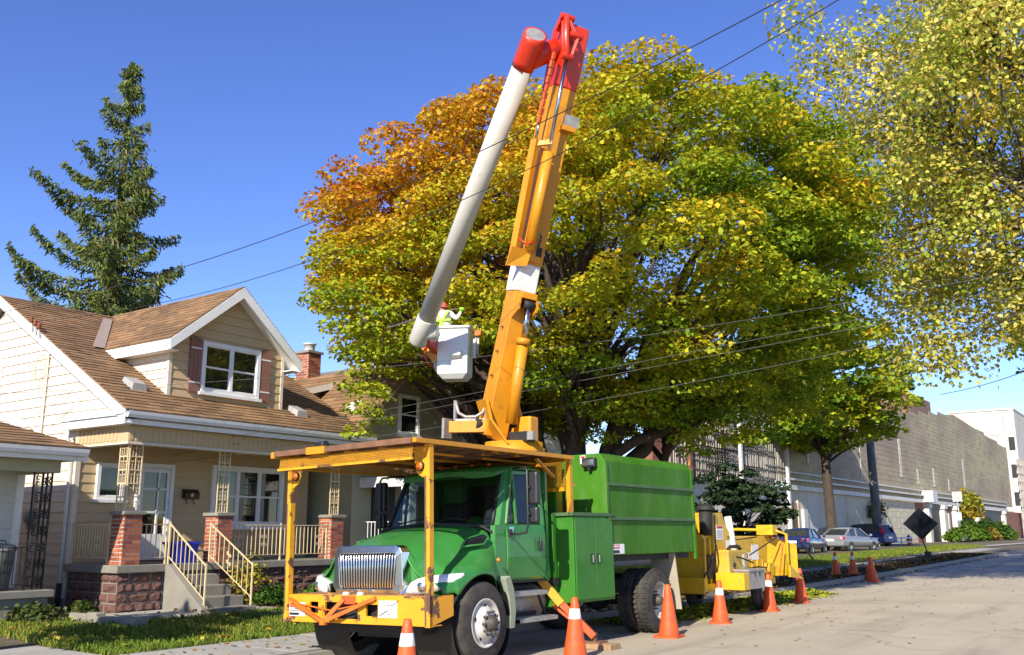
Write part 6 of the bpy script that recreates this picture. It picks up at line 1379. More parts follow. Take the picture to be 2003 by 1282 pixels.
while z < 14:      # horizontal cladding courses
    yb0 = 61.7 if z < 9.3 else 61.7 + (z-9.3)/(12.5-9.3)*(96-61.7) if z < 12.5 else 96+(z-12.5)/2.3*23.5
    ye_ = 156 if z < 13.2 else 156-(z-13.2)/1.5*36
    if ye_ - yb0 > 3: BX(X_+.051, X_+.066, yb0+.1, ye_-.2, z, z+.39).build('cladding_course', 'mansard', mn)
    z += .42
for (y, z0, z1, w_) in ((66.5,6.2,7.6,.5),(70.5,6.4,8.6,.6),(79.5,5.8,7.9,.35),(92.6,6.4,9.5,.9),(99,6.0,7.4,.7),(106,6.0,7.6,.8),(113,5.8,7.0,.6),(122,6.2,9.6,1.2)):
    zz = z0
    while zz < z1: h_ = random.uniform(.3,.5); BX(X_+.09, X_+.12, y-w_/2*random.uniform(.6,1), y+w_/2*random.uniform(.6,1), zz, zz+h_-.03).build('bare_strip', 'paintwall', mn); zz += h_
wbk = BX(-36.6, -25.6, 195, 215, 0, 23.4).build('white_block', 'paintwall', FB)
BX(-27.6, -27.35, 194.85, 194.99, 4, 23.2).build('downpipe', 'greymetal', wbk); BX(-36.7, -25.5, 194.8, 215.1, 23.4, 23.7).build('parapet', 'whitedirty', wbk)
for k in range(3): BX(-26.9, -25.9, 194.9, 194.99, 6+5*k, 8.4+5*k).build('block_window', 'black', wbk)
for k in range(4): BX(-36.6, -25.6, 194.93, 194.985, 5+4.6*k, 5.12+4.6*k).build('panel_joint', 'greymetal', wbk)
# columns and bays at the right end
for y in (101, 108, 114, 127, 146): 
    c_ = BX(X_, X_+.5, y-.55, y+.55, .3, 4.2).build('column', 'paintwall', FB); BX(X_, X_+.6, y-.7, y+.7, 3.8, 4.2).build('column_head', 'whitedirty', c_)
for (a, b, m__) in ((97.2,100,'stairbrick'),(102,107,'black'),(109,113,'stairbrick'),(115.2,126,'stairbrick'),(128.2,134,'stairbrick'),(134,145,'black'),(147,165,'stairbrick')): BX(X_-.28, X_+.05, a, b, .3, 4.2).build('bay', m__, FB)
for (a, b) in ((110, 112.2),): 
    for k in range(2): BX(X_+.051, X_+.12, a+1.2*k, a+.7+1.2*k, .9, 3.4).build('bay_window', 'paintwall', FB)
BX(X_+.1, X_+1.2, 99.5, 101.5, 4.3, 5.4).build('air_unit', 'dish', FB)
MB().lathe([(.0,.5),(.2,.45),(.45,0)], (X_+.5, 98.5, 3.0), 'z', 10).build('wall_lamp', 'dish', FB)
bk_ = MB()
for k in range(9): bk_.beam((X_+1.0, 158+k*1.5, .5), (X_+1.0, 158+k*1.5, 12), .3)
for k in range(6): bk_.beam((X_+1.0, 157, 5+k*1.2), (X_+1.0, 172, 5+k*1.2), .15)
bk_.build('fire_escape', 'lathe', FB)
TW = thing('brick_tower', 'brown brick tower block rising behind the warehouse roof', 'building', (-52, 200, 0)); BX(-57, -42, 186, 206, 0, 27.2).build('walls', 'tower', TW); BX(-56, -46, 190, 200, 27.2, 29).build('roof_house', 'tower', TW)
MB().cyl((-44,190,27.2),(-44,190,33),.15,6).build('antenna', 'dish', TW)
# lattice screen in front of the left end
LT = thing('lattice_screen', 'tall rusty steel lattice screen on the warehouse left end behind the maple', 'lattice', (-21.8, 52, .3))
lt = MB(); yv = 44.0
while yv < 61.3: lt.beam((-21.75, yv, 4.2), (-21.75, yv, 9.2), random.choice([.05,.05,.08])); yv += random.uniform(.22, .5)
zv = 4.3
while zv < 9.2:
    for k in range(3): a = random.uniform(44, 58); lt.beam((-21.7, a, zv), (-21.7, min(61.3, a+random.uniform(2, 9)), zv), .05)
    zv += random.uniform(.16, .34)
lt.build('lattice_bars', 'lathe', LT)['kind'] = 'stuff'
for y in (46.5, 53.5, 61.35): BX(-21.68, -21.5, y-.12, y+.12, .3, 9.4).build('lattice_post', 'rusty' if y < 50 else 'whitedirty', LT)
BX(-23, -22.5, 44, 53.5, 4.2, 9.2).build('rear_panel', 'stairbrick', LT); BX(-23, -22.5, 53.6, 61.4, 4.2, 9.2).build('rear_panel', 'greymetal', LT)

# ------------------------------------------------------------------ cars
def car(name, label, loc, rotz, paint, kind):
    t = thing(name, label, 'car', loc, (0,0,rotz), 'cars parked beside the warehouse')
    L = 4.6; W2 = .90
    if kind == 'suv': prof_ = [(-2.28,.42,.95),(-2.25,.35,1.05),(-1.9,.3,1.08),(-1.0,.3,1.08),(.8,.3,1.05),(1.3,.3,1.02),(2.0,.32,.92),(2.25,.4,.75)]; gh = [(-2.12,1.06,.74,.78),(-1.75,1.62,.66,.74),(-.6,1.68,.68,.76),(.25,1.62,.66,.76),(1.15,1.04,.74,.82)]; roofp = [(-1.82,1.625),(-.6,1.695),(.2,1.63)]
    else: prof_ = [(-2.28,.42,.88),(-2.22,.33,.99),(-1.9,.28,1.0),(-1.2,.27,.96),(.6,.27,.92),(1.1,.27,.90),(1.9,.3,.80),(2.25,.4,.62)]; gh = [(-1.75,.98,.72,.80),(-1.05,1.38,.60,.70),(-.4,1.43,.62,.72),(.2,1.40,.60,.72),(1.05,.91,.72,.82)]; roofp = [(-1.1,1.385),(-.4,1.445),(.2,1.41)]
    rings = []
    for (y, z0, z1) in prof_:
        wv = W2*(.90 if abs(y) > 2.1 else 1.0)
        rings.append([(-wv*.9, y, z0), (wv*.9, y, z0), (wv, y, z0+.14), (wv, y, z1-.22), (wv*.93, y, z1-.05), (wv*.7, y, z1), (-wv*.7, y, z1), (-wv*.93, y, z1-.05), (-wv, y, z1-.22), (-wv, y, z0+.14)])
    MB().loft(rings, True, True, True).build('body', paint, t, True)
    g_ = [[(-b*W2/.9*1.0, y, z-.02 if i in (0, 4) else z-.30), (b*W2/.9, y, z-.02 if i in (0,4) else z-.30), (a*W2/.9, y, z), (-a*W2/.9, y, z)] for i, (y, z, a, b) in enumerate(gh)]
    # glasshouse from belt to roof
    belt_ = .98 if kind == 'suv' else .90
    rg = []
    for (y, z, a, b) in gh: rg.append([(-b, y, belt_), (b, y, belt_), (a, y, z), (-a, y, z)])
    MB().loft(rg, True, True, False).build('windows', 'cardark', t, True)
    rr_ = [[(-.66, y, z-.03), (-.3, y, z+.02), (.3, y, z+.02), (.66, y, z-.03), (.6, y, z-.05), (-.6, y, z-.05)] for y, z in roofp]
    MB().loft(rr_, True, True, True).build('roof', paint, t, True)
    for s in (-1, 1):
        for (i, j) in ((0, 1), (2, 2), (3, 4)):
            (y0, z0, a0, b0), (y1, z1, a1, b1) = gh[i], gh[j]
            if i == j: MB().beam((s*(b0+.01), y0, belt_), (s*(a0+.01), y0, z0), .07).build('pillar', paint, t, True)
            else: MB().beam((s*(a0+.015), y0, z0-.02), (s*(a1+.015), y1, z1-.02), .09, .07).build('pillar', paint, t, True)
        if kind == 'suv': MB().hexa([(s*.62,-2.30,.95),(s*.86,-2.20,.95),(s*.86,-2.0,.95),(s*.62,-2.24,.95),(s*.66,-2.02,1.5),(s*.74,-1.95,1.5),(s*.74,-1.9,1.5),(s*.66,-1.97,1.5)]).build('tail_light', 'taillight', t, True)
        else: MB().hexa([(s*.52,-2.30,.72),(s*.86,-2.18,.72),(s*.88,-1.95,.76),(s*.52,-2.2,.72),(s*.56,-2.285,.90),(s*.84,-2.18,.90),(s*.86,-1.98,.88),(s*.56,-2.2,.90)]).build('tail_light', 'taillight', t, True)
        MB().box(s*.92, s*1.06, .82, .95, .92, 1.06).build('wing_mirror', paint, t, True, .03)
        for y in (-1.38, 1.38):
            wh = MB().lathe([(r, s*(h)) for r, h in ((.20,.92),(.30,.915),(.32,.88),(.32,.74),(.30,.70),(.18,.70))], (0, y, .32), 'x', 20).build('wheel', 'tyre', t, True); MB().lathe([(r, s*h) for r, h in ((.205,.918),(.18,.90),(.06,.905),(0,.905))], (0, y, .32), 'x', 16).build('rim', 'rod', wh, True)
    MB().box(-.26,.26,-2.305,-2.27,.62,.76).build('number_plate', 'sticker', t, True); MB().box(-.86,.86,-2.31,-2.1,.36,.56).build('rear_bumper', paint, t, True, .04)
    return t
def face(dx, dy): return math.atan2(-dx, dy)
car('sedan', 'dark navy sedan parked left of the thin tree trunk', (-18.9, 55.6, g(55)+.07), face(-.06, 1), 'navy', 'sedan')
car('sedan', 'silver sedan partly hidden by the thin tree trunk', (-18.0, 61.5, g(61)+.07), face(.22, .97), 'silver', 'sedan')
car('sport_utility_vehicle', 'blue sport utility car behind the silver sedan', (-20.8, 74.6, g(74)+.07), face(-.95, .30), 'suvblue', 'suv')
car('sedan', 'dark car roof between the navy and silver sedans', (-20.5, 66.5, g(66)+.07), face(-.1, 1), 'navy', 'sedan')
car('sedan', 'pale silver car by the bays at the far right', (-21.0, 140, g(140)+.1), face(-.2, 1), 'silver', 'sedan')
# guard rail, hydrant, signs, pole
def guard(x0, y0, x1, y1, label):
    z = g(y0)+.06
    t = thing('guard_rail', label, 'rail', (x0, y0, z))
    for k in range(2): MB().beam((x0,y0,z+.35+.3*k),(x1,y1,z+.35+.3*k),.04,.12).build('rail', 'whitedirty', t)
    for k in range(5): a = k/4; MB().beam((x0+(x1-x0)*a,y0+(y1-y0)*a,z-.05),(x0+(x1-x0)*a,y0+(y1-y0)*a,z+.72),.07).build('rail_post', 'lathe', t)
guard(-19.5, 71, -18.6, 80, 'low pale guard rail beside the utility pole and blue car'); guard(-21.0, 46, -20.5, 54.5, 'low pale guard rail left of the navy sedan')
HY = thing('fire_hydrant', 'red fire hydrant with blue bonnet on the grass', 'fire hydrant', (-18.8, 80, g(80)+.1)); 
MB().lathe([(.16,0),(.16,.04),(.12,.06),(.12,.56),(.15,.58),(.15,.62),(0,.62)], (0,0,0), 'z', 16).build('barrel', 'hydred', HY, True); MB().lathe([(.15,.621),(.14,.70),(.08,.78),(.04,.80),(.04,.86),(0,.86)], (0,0,0), 'z', 16).build('bonnet', 'hydblue', HY, True)
MB().cyl((.1,0,.42),(.22,0,.42),.06,10).build('side_cap', 'hydred', HY, True); MB().cyl((-.1,0,.42),(-.22,0,.42),.06,10).build('side_cap', 'hydred', HY, True); MB().cyl((0,-.1,.36),(0,-.2,.36),.08,10).build('pumper_cap', 'hydred', HY, True)
SG = thing('road_work_sign', 'dark back of a diamond road work sign on a portable stand', 'sign', (-11.7, 53.6, rz(-9.7, 53)+.13)); zb = rz(-9.7, 53)+.13
cs_ = V(-11.7-.25, 53.6, zb+1.35+.38); ru = V(.93, .37, 0).normalized(); rt = V(-.28, .1, .95).normalized(); rt = (rt-ru*rt.dot(ru)).normalized(); S2 = .86; nv = ru.cross(rt)
MB().prism([cs_+ru*S2, cs_+rt*S2, cs_-ru*S2, cs_-rt*S2], tuple(nv*.012)).build('panel', 'signback', SG)
for k in (-1, 1): MB().beam(cs_-ru*S2*.98*1+nv*(-.02)*1, cs_+ru*S2*.98+nv*(-.02), .035, .02).build('cross_bar', 'hydred', SG) if k > 0 else MB().beam(cs_-rt*S2*.98-nv*.02, cs_+rt*S2*.98-nv*.02, .03, .02).build('cross_bar', 'signback', SG)
MB().beam(cs_-rt*S2, (-11.72, 53.6, zb+.25), .05).build('mast', 'black', SG); MB().box(-11.85,-11.55,53.45,53.75,zb+.05,zb+.32).build('spring_base', 'black', SG, bevel=.02)
lg = MB()
for k in range(4): a = R(45+90*k); lg.beam((-11.7,53.6,zb+.14),(-11.7+.8*math.cos(a),53.6+.8*math.sin(a),zb+.02),.04)
lg.build('legs', 'black', SG)
SP = thing('sign_post', 'slim grey sign post with small pale sign by the shrubs', 'sign', (-20, 107, g(107)+.1)); MB().cyl((-20,107,g(107)+.1),(-20.1,107,5.4),.06,8).build('post', 'galv', SP); BX(-20.5,-19.6,106.9,106.95,4.5,5.5).build('panel', 'dish', SP); BX(-20.3,-19.8,106.9,106.95,2.6,3.4).build('small_panel', 'dish', SP)
PO = thing('utility_pole', 'weathered grey utility pole right of the parked cars', 'utility pole', (-19.5, 74, g(74)))
MB().tube([(-19.5,74,g(74)-.1),(-19.55,74,5),(-19.6,74,11.5)], [.36,.31,.25], 14).build('pole', 'pole', PO); MB().beam((-20.8,74,10.9),(-18.4,74,10.9),.12).build('crossarm', 'pole', PO)
for k in range(3): MB().cyl((-20.6+1.0*k,74,10.95),(-20.6+1.0*k,74,11.2),.06,8).build('insulator', 'brick_b', PO)
BG = thing('rubbish_bag', 'black rubbish bag lying at the kerb by the shrubs', 'bag', (-19.2, 103, g(103)+.1)); 
MB().loft([[(.8*r*math.cos(a*math.pi/6)*random.uniform(.85,1.1), .6*r*math.sin(a*math.pi/6)*random.uniform(.85,1.1), h) for a in range(12)] for r, h in ((.7,0),(.95,.2),(.8,.5),(.4,.75),(.1,.82))], True, True, True).build('bag', 'black', BG, True)
# sapling by the chipper and thin stake on the lawn
ST = thing('garden_stake', 'thin dark stake leaning out of the far lawn', 'stake', (-14.6, 44, g(44))); MB().beam((-14.4,44,g(44)),(-15.2,44.3,g(44)+.95),.06).build('stake', 'black', ST)
LP = thing('lamp_post', 'slim black lamp post in the lot left of the navy sedan', 'lamp post', (-19.6, 52.2, g(52))); MB().cyl((-19.6,52.2,g(52)),(-19.6,52.2,3.9),.05,8).build('post', 'black', LP); MB().lathe([(.05,3.9),(.14,3.95),(.1,4.2),(0,4.3)], (-19.6,52.2,0), 'z', 8).build('lantern', 'black', LP)

# ------------------------------------------------------------------ wires
def wire(label, a, b, mid, r, m, ext=(0, 0), name='overhead_wire'):
    a, b, mid = V(a), V(b), V(mid); c = mid*2 - (a+b)/2       # quadratic through a, mid, b
    pts = []
    for k in range(41):
        t = -ext[0] + (1+ext[0]+ext[1])*k/40; pts.append(a*(1-t)**2 + c*2*t*(1-t) + b*t*t)
    o = MB().tube(pts, r, 6).build(name, m); tag(o, label, 'wire', 'wires strung over the street'); return o
wire('thick black wire crossing high from the left roof over the white boom', (-17.11,8.15,5.43), (-2.93,9.03,7.09), (-10.9,9.55,6.22), .0065, 'wire', (.1,.25))
wire('black wire from the house insulators across the dormer and boom', (-19.3,9.85,5.85), (-2.2,8.44,6.54), (-10.6,9.6,5.66), .0055, 'wire', (0,.25))
wire('uppermost thin pale wire passing behind the yellow boom', (-19.3,9.4,4.29), (-1.7,16.3,5.6), (-10.6,13.9,4.79), .0045, 'wirepale', (.05,.1))
wire('thin pale wire second below the dormer behind the boom', (-17.39,12.26,3.35), (-1.8,16.5,5.38), (-9.8,14.0,4.2), .0045, 'wirepale', (0,.1))
wire('thin pale wire third below the dormer behind the boom', (-17.5,12.23,3.16), (-1.85,16.6,5.25), (-9.9,14.05,4.07), .0045, 'wirepale', (0,.1))
wire('lowest thin pale wire crossing the porch and the lower boom', (-17.61,12.2,3.01), (-1.9,16.7,5.0), (-9.8,14.15,3.70), .0045, 'wirepale', (0,.1))
wire('far thin wire running right from the roof of the warehouse', (-18.65,96.42,14.25), (-9.27,78.28,13.11), (-13.65,87.57,13.6), .03, 'wire', (0,.3))
# ------------------------------------------------------------------ trees
CR = np.array([.8143, .5805, 0.0])
def envelope_clumps(c, rad, n, r0=.5, zmin=None, bumps=7, amp=.16, pw=2.0):
    c, rad = np.array(c, float), np.array(rad, float); dirs = RNG.normal(size=(bumps*6, 3)); dirs /= np.linalg.norm(dirs, axis=1, keepdims=True); ph = RNG.uniform(-1, 1, bumps*6)
    out = []
    while len(out) < n:
        d = RNG.normal(size=3); d /= np.linalg.norm(d); f = 1/float(np.sum(np.abs(d)**pw)**(1/pw)) + amp*float(np.sum(ph*np.exp(-((1-dirs @ d)*9))))
        r = (r0 + (1-r0)*RNG.random()**.55) * f; p = c + d*rad*r
        if zmin is not None and p[2] < zmin + 1.2*RNG.random(): continue
        out.append(p)
    return np.array(out)
PAL = np.array([(.54,.17,.018),(.66,.31,.02),(.66,.44,.022),(.56,.50,.026),(.40,.45,.024),(.22,.34,.02),(.10,.19,.014)])
def pal(t):
    t = np.clip(t, 0, 1)*(len(PAL)-1); i = np.minimum(t.astype(int), len(PAL)-2); f = (t-i)[:, None]; return PAL[i]*(1-f) + PAL[i+1]*f
# big maple
MT = thing('maple_tree', 'huge round maple in orange, yellow and green autumn leaf behind the truck', 'tree', (-13.0, 20.7, .1))
RNG = np.random.default_rng(21); random.seed(21)
cc = np.array([-12.35, 21.6, 8.5]); rd = np.array([6.85, 6.85, 4.35])
ce = envelope_clumps(cc, rd, 900, .66, 3.6, 7, .05, 2.5)
ext = np.array([[-14.9,15.3,4.3],[-14.6,15.9,4.9],[-15.2,15.9,5.2],[-14.0,15.2,5.4],[-14.6,16.2,3.9],[-13.6,15.6,4.9],[-13.2,16.0,4.2],[-14.2,16.6,4.5],[-15.6,15.6,5.8],[-13.0,15.4,5.8],[-12.6,16.6,4.9],[-9.0,21.2,3.9],[-8.6,22.4,4.1],[-8.2,23.0,4.5],[-9.3,22.4,3.7],[-7.9,24.0,4.9],[-8.9,23.6,4.1],[-9.6,20.4,4.4],[-7.6,24.8,5.3],[-8.0,25.4,4.7],[-10.58,20.04,4.19],[-10.02,20.31,4.67],[-9.61,20.79,3.95],[-9.06,21.06,4.43],[-8.62,21.49,3.95],[-8.24,21.58,4.67],[-8.77,21.07,5.14],[-9.93,20.18,5.38],[-10.68,19.77,4.91],[-14.87,14.6,6.13],[-14.59,14.9,5.48],[-14.52,15.0,4.8],[-14.3,14.9,6.35],[-14.79,14.5,6.78],[-11.6,19.6,4.6],[-12.4,19.0,4.8],[-11.0,19.2,5.4]])
ce = np.concatenate([ce, ext + RNG.normal(size=ext.shape)*.15, ext + RNG.normal(size=ext.shape)*.5])
lat_ = ce @ CR; nx_ = 2*len(ext)
keep_ = ~((lat_ > -2.9) & (lat_ < -.2) & (ce[:, 2] < 5.5)); nx_ = int(keep_[-nx_:].sum()); ce = ce[keep_]
rad_ = RNG.uniform(.48, .95, len(ce)); rad_[-nx_:] *= .75
P, N, idx = clump_leaves(ce, rad_, (rad_**2*490).astype(int), .55, .62)
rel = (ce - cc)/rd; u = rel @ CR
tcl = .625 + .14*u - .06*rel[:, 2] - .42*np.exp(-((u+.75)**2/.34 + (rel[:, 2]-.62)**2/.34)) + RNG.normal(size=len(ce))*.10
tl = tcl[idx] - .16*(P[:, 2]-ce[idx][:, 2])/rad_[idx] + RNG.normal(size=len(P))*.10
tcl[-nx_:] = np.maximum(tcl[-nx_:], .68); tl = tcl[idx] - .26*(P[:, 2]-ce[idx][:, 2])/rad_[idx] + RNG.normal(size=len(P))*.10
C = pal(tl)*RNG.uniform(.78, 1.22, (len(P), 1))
leaves_object('crown', P, N, RNG.uniform(.08, .145, len(P)), C, LEAF6, 'leaf', MT)
tk = MB(); base = V(-13.0, 20.7, .0); forks = []
tk.tube([base+V(0,0,-.1), base+V(0,0,.4), base+V(0,.05,1.3)], [.85,.66,.62], 14)
for (dx, dy, h, r) in ((-1.9,-.8,4.6,.26),(-.7,-1.0,5.6,.30),(.3,.1,6.4,.34),(1.5,.6,5.4,.30),(1.9,1.7,4.8,.24),(-.6,1.5,5.6,.26),(.9,-.9,5.2,.22)):
    pts = limb(tk, base+V(dx*.12,dy*.12,.9), base+V(dx,dy,h), r*1.1, r*.7, .0, 7, 10, .05); forks.append(pts[-1])
order = RNG.permutation(len(ce))
for i in order[:150]:
    p = V(*ce[i]); f = min(forks, key=lambda q: (q-p).length + max(0, q.z-p.z)*1.5); limb(tk, f-V(0,0,random.uniform(0,1.6)), p, random.uniform(.07,.13), .018, .10, 6, 6, .08)
for (a, b) in (((-13.9,20.0,3.2),(-15.4,16.0,5.6)),((-13.4,19.8,3.6),(-13.7,15.6,5.4)),((-12,20.6,3.0),(-8.6,22.6,4.6))): limb(tk, a, b, .15, .04, .12, 8, 8, .06)
tk.build('trunk', 'bark', MT)
# street maple behind
RNG = np.random.default_rng(22); random.seed(22)
T2 = thing('street_maple', 'yellow green street maple with thin straight trunk by the parked sedans', 'tree', (-19.5, 63, g(63)))
cc2 = np.array([-19.5, 63.2, 11.0]); rd2 = np.array([5.6, 5.6, 4.9]); ce = envelope_clumps(cc2, rd2, 230, .5, 6.2, 5, .15)
rad_ = RNG.uniform(.8, 1.3, len(ce)); P, N, idx = clump_leaves(ce, rad_, (rad_**2*70).astype(int), .55, .62)
rel = (ce-cc2)/rd2; tcl = .70 - .10*rel[:, 2] + RNG.normal(size=len(ce))*.09
C = pal(tcl[idx] - .22*(P[:, 2]-ce[idx][:, 2])/rad_[idx] + RNG.normal(size=len(P))*.1)*RNG.uniform(.8, 1.2, (len(P), 1))
leaves_object('crown', P, N, RNG.uniform(.26, .44, len(P)), C, LEAF6, 'leaf', T2)
tk = MB(); tk.tube([(-19.5,63,g(63)-.1),(-19.5,63,g(63)+.3),(-19.5,63,2),(-19.6,63,6.5),(-19.6,63,9)], [.62,.40,.33,.28,.2], 14)
for i in RNG.permutation(len(ce))[:34]: limb(tk, (-19.6,63,random.uniform(5.8,9)), tuple(ce[i]), .10, .02, .08, 5, 6)
tk.build('trunk', 'bark', T2)
RNG = np.random.default_rng(23); random.seed(23)
# tall pale tree on the right, trunk outside the picture
T3 = thing('silver_maple', 'tall pale yellow green maple overhanging the street from the right', 'tree', (.8, 30, 0))
cc3 = np.array([-.9, 29.4, 13.0]); rd3 = np.array([7.4, 7.2, 8.6]); ce = envelope_clumps(cc3, rd3, 1000, .25, 6.4, 7, .20)
dr_l = np.array([(-5.6,26.8,7.6),(-5.2,27.0,6.9),(-5.9,27.2,8.4),(-5.0,27.6,7.5),(-4.7,27.8,6.6),(-6.2,26.6,9.4),(-5.4,26.2,8.8),(-6.6,26.2,10.4),(-4.3,28.2,8.2),(-5.8,27.9,6.9),(-5.6,27.4,6.2),(-3.4,28.6,8.4),(-7.2,25.0,13.4),(-7.0,24.6,14.4),(-7.3,24.0,15.2)])
ce = np.concatenate([ce, dr_l, dr_l+RNG.normal(size=dr_l.shape)*.5])
ce = ce[(ce[:, 0] < 5.5)]
rad_ = RNG.uniform(.6, 1.15, len(ce)); n3 = (rad_**2*185).astype(int)
P, N, idx = clump_leaves(ce, rad_, n3, .95, .25); P[:, 2] -= RNG.random(len(P))**2*.5
PAL3 = np.array([(.62,.53,.12),(.54,.51,.09),(.40,.45,.06),(.55,.42,.05),(.28,.36,.04),(.66,.58,.20),(.38,.28,.06)])
k = (RNG.random(len(ce))*4.5).astype(int); kk = np.where(RNG.random(len(P)) < .6, k[idx], RNG.integers(0, 7, len(P)))
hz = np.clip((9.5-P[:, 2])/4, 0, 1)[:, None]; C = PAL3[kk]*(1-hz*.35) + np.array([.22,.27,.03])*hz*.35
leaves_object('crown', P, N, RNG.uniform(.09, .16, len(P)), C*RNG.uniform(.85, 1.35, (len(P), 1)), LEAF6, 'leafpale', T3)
tk = MB(); tk.tube([(.8,30,-.2),(.8,30,2.5),(.6,29.9,6)], [.6,.48,.42], 12); fk_ = []
for e in ((-3.2,27.6,15),(-1.2,30,17),(1.6,30.5,16.5),(-3.8,30.2,12.5),(-2.6,26.6,10.5),(2.5,28,13),(-4.4,27.2,12.2)): pts = limb(tk, (.6,29.9,5.7), e, .26, .10, .04, 8, 8, .07); fk_ += pts[3:]
for i in RNG.permutation(len(ce))[:430]:
    p = V(*ce[i]); f = min(fk_, key=lambda q: (q-p).length + max(0, q.z-p.z)*.8); limb(tk, f, p, .045, .009, .06, 5, 4, .10)
tk.build('trunk', 'barkpale', T3)
# dark maple branch tips at the right edge, further down the street
T4 = thing('far_street_tree', 'dark branch tips of a far street tree at the right edge', 'tree', (-2.5, 52, g(52)))
ce = envelope_clumps((-3.0, 52, 10.5), (4.4, 4.4, 4.6), 110, .45, 6.0, 5, .2); rad_ = RNG.uniform(.6, 1.1, len(ce)); P, N, idx = clump_leaves(ce, rad_, (rad_**2*75).astype(int), .7, .5)
C = pal(.72 + RNG.normal(size=len(P))*.15)*RNG.uniform(.7, 1.2, (len(P), 1)); leaves_object('crown', P, N, RNG.uniform(.18, .30, len(P)), C, LEAF6, 'leaf', T4)
tk = MB(); tk.tube([(-2.5,52,g(52)-.2),(-2.5,52,4),(-2.7,52,9)], [.4,.3,.18], 10)
for i in range(30): limb(tk, (-2.6,52,random.uniform(5,9)), tuple(ce[i]), .08, .015, .05, 5, 5)
tk.build('trunk', 'bark', T4)
RNG = np.random.default_rng(24); random.seed(24)
# spruce
SPT = thing('spruce_tree', 'tall ragged dark spruce behind the dormer house', 'tree', (-32.85, 19.7, 0))
sb_ = V(-32.85, 19.7, 0); HT = 20.0; tk = MB(); tk.tube([sb_, sb_+V(.0,0,8), sb_+V(.05,.0,15), sb_+V(0,0,HT-.2)], [.42,.28,.13,.02], 10); PP = []; NN = []; SS = []; SZ = []
z = 6.2
while z < HT-.3:
    t = (z-6.2)/(HT-6.2); nb = random.choice([3, 4, 5]); a0 = random.uniform(0, 6.3)
    for k in range(nb):
        a = a0 + 6.283*k/nb + random.uniform(-.3, .3); d = V(math.cos(a), math.sin(a), 0); lat = d.x*CR[0]+d.y*CR[1]
        L = (5.3*(1-t)**.92 + .22)*random.uniform(.40, 1.12)*(1.0 + .15*(-lat)); 
        if L < .25: continue
        p0 = sb_+V(0,0,z+random.uniform(-.15,.15)); pts = []; ns = 10
        up_ = random.uniform(.12, .46)
        for i in range(ns+1): s = i/ns; pts.append(p0 + d*L*s + V(0,0, L*(-.20*math.sin(s*2.2) + up_*s*s)) + V(random.uniform(-1,1),random.uniform(-1,1),0)*.03*L)
        tk.tube(pts, [.05*(1-i/ns)*(L/4)+.012 for i in range(ns+1)], 5)
        nn_ = int(L*175)
        for _ in range(nn_):
            s = random.random()**.8; i = min(int(s*ns), ns-1); q = pts[i].lerp(pts[i+1], s*ns-i); side = V(-d.y, d.x, 0)*random.gauss(0, .27)*(1.1-s*.6)
            hang = random.random()**1.3*.50*(1.1-.5*s); PP.append(q+side+V(0,0,.06-hang)); NN.append(V(random.gauss(0,1),random.gauss(0,1),random.gauss(0,.5))); SS.append(d*.7+side*2+V(0,0,-.5-hang)+V(random.gauss(0,.35),random.gauss(0,.35),random.gauss(0,.3))); SZ.append(random.uniform(.10,.26))
    z += random.uniform(.42, .86)
for _ in range(700):
    zz = HT - random.random()**2*2.2; rr0 = .03+.05*(HT-zz); PP.append(sb_+V(random.gauss(0,rr0),random.gauss(0,rr0),zz)); NN.append(V(random.gauss(0,1),random.gauss(0,1),.2)); SS.append(V(random.gauss(0,.8),random.gauss(0,.8),.6)); SZ.append(random.uniform(.12,.24))
P = np.array([tuple(p) for p in PP]); n = len(P); C = np.array([(.095,.135,.025),(.14,.17,.03),(.06,.10,.022),(.19,.185,.045),(.14,.10,.045)])[RNG.choice(5, n, p=[.34,.28,.2,.12,.06])]*RNG.uniform(.7, 1.3, (n, 1))
leaves_object('crown', P, np.array([tuple(p) for p in NN]), np.array(SZ), C, NEED, 'needle', SPT, np.array([tuple(p) for p in SS]), np.full(n, .30))
tk.build('trunk', 'bark', SPT)
# dark yew by the lot
YW = thing('yew_tree', 'dark green bushy yew right of the green chip box', 'tree', (-17.4, 42.8, g(42)+.1))
ce = envelope_clumps((-17.4, 42.8, 2.4), (2.1, 2.1, 2.2), 120, .35, .3, 5, .25); rad_ = RNG.uniform(.35, .65, len(ce)); P, N, idx = clump_leaves(ce, rad_, np.full(len(ce), 95), .4, .5)
C = np.array([(.016,.038,.014),(.024,.05,.016),(.035,.06,.018)])[RNG.integers(0, 3, len(P))]*RNG.uniform(.7, 1.3, (len(P), 1))
leaves_object('crown', P, N, RNG.uniform(.12, .22, len(P)), C, LEAF6, 'needle', YW); tk = MB(); tk.tube([(-17.4,42.8,.1),(-17.4,42.8,2.6)], [.16,.06], 8)
for i in range(30): limb(tk, (-17.4,42.8,random.uniform(.6,2.4)), tuple(ce[i]), .04, .01, .03, 4, 5)
tk.build('trunk', 'bark', YW)
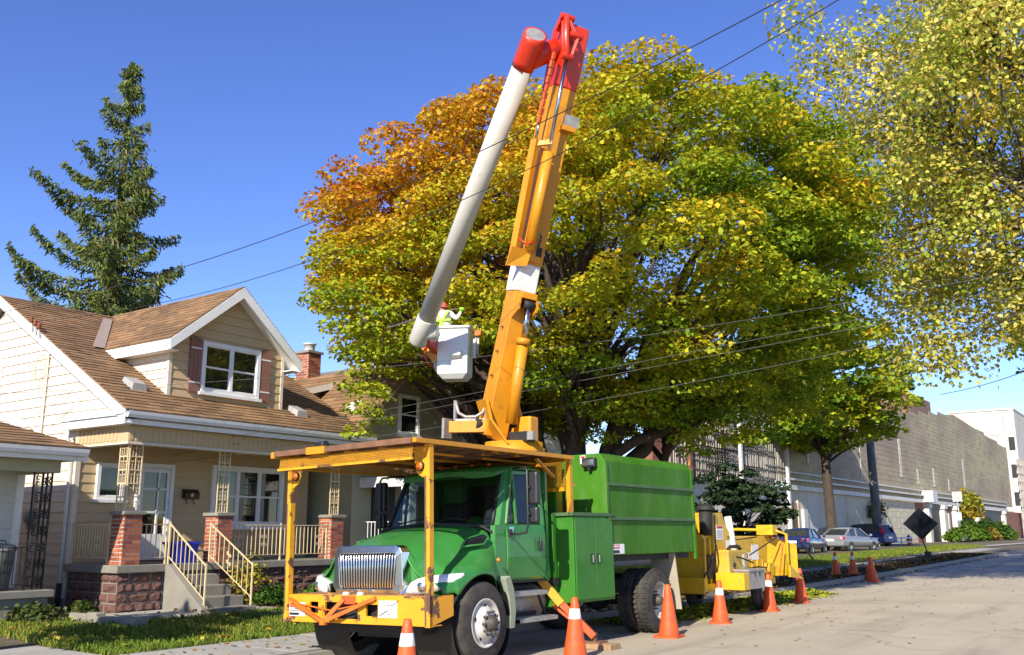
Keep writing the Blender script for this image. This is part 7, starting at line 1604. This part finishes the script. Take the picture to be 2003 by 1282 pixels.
# orange tree between the houses, brown thin tree before the tower
def small_tree(name, label, c, rad, ncl, per, size, tval, base, m='leaf', tint=(1, 1, 1)):
    t = thing(name, label, 'tree', base); ce = envelope_clumps(c, rad, ncl, .3, None, 5, .3); rad_ = np.full(len(ce), max(rad)*.22); P, N, idx = clump_leaves(ce, rad_, np.full(len(ce), per), .8, .4)
    C = pal(tval + RNG.normal(size=len(ce))[idx]*.12 + RNG.normal(size=len(P))*.1)*RNG.uniform(.7, 1.2, (len(P), 1))*np.array(tint); leaves_object('crown', P, N, RNG.uniform(*size, len(P)), C, LEAF6, m, t)
    tk = MB(); tk.tube([base, (c[0], c[1], c[2]-.2)], [.18, .08], 8)
    for e in ce[:40]: limb(tk, (c[0], c[1], c[2]-rad[2]*.8*random.random()), tuple(e), .05, .012, .05, 4, 5)
    tk.build('trunk', 'bark', t); return t
small_tree('garden_tree', 'small orange green tree top between the two house roofs', (-27.5, 25.5, 5.6), (2.2, 2.2, 2.3), 60, 60, (.16, .26), .52, (-27.5, 25.5, 0))
small_tree('thin_tree', 'brownish half bare tree in front of the brick tower', (-30.5, 126, 15), (4.5, 4.5, 6), 60, 40, (.3, .5), .1, (-30.5, 126, 0), 'litter', (.32, .42, 1.2))
# tree behind the left picture edge that dapples the lawn
small_tree('yard_tree', 'small leafy tree just outside the left edge shading the lawn', (-12.2, 3.2, 4.3), (1.6, 1.4, 1.1), 44, 60, (.14, .22), .6, (-12.6, 3.0, 0))
# shrubs at the warehouse
for (x, y, r, h, col_, lab) in ((-19.6,104,1.9,1.3,'g','low bright green clipped shrub left of the sign post'),(-19.8,110,2.3,1.6,'g','bright green clipped shrub behind the sign post'),(-21.2,116,2.6,2.9,'d','larger dark green shrub under the golden vine'),(-20.2,121,2.2,1.3,'o','orange tinted low shrub among the green ones'),(-20.6,127,2.6,2.7,'d','dark green shrub right of the orange one'),(-20.2,133,2.2,1.7,'g','rightmost low green shrub before the dark bay')):
    cols = {'g': [(.14,.24,.02),(.10,.18,.02)], 'd': [(.06,.13,.02),(.09,.17,.02)], 'o': [(.36,.22,.03),(.25,.2,.03)]}[col_]
    bush('shrub', lab, (x, y, g(y)+.05), (r, r, h), 2600, cols, (.18, .36), cl=26, group='shrubs along the warehouse front', cat='shrub')
bush('golden_vine', 'tall golden green vine bush on the warehouse wall', (-21.6, 120, 2.6), (1.0, 3.4, 3.4), 3200, [(.42,.36,.03),(.30,.32,.03),(.36,.26,.03)], (.25, .45), cl=40, cat='vine')
bush('climbing_vine', 'sparse dark vine hanging beside the utility pole on the cream wall', (-21.75, 82, 2.2), (.3, 2.2, 2.0), 500, [(.12,.12,.03),(.16,.12,.04)], (.18, .32), cl=26, cat='vine')
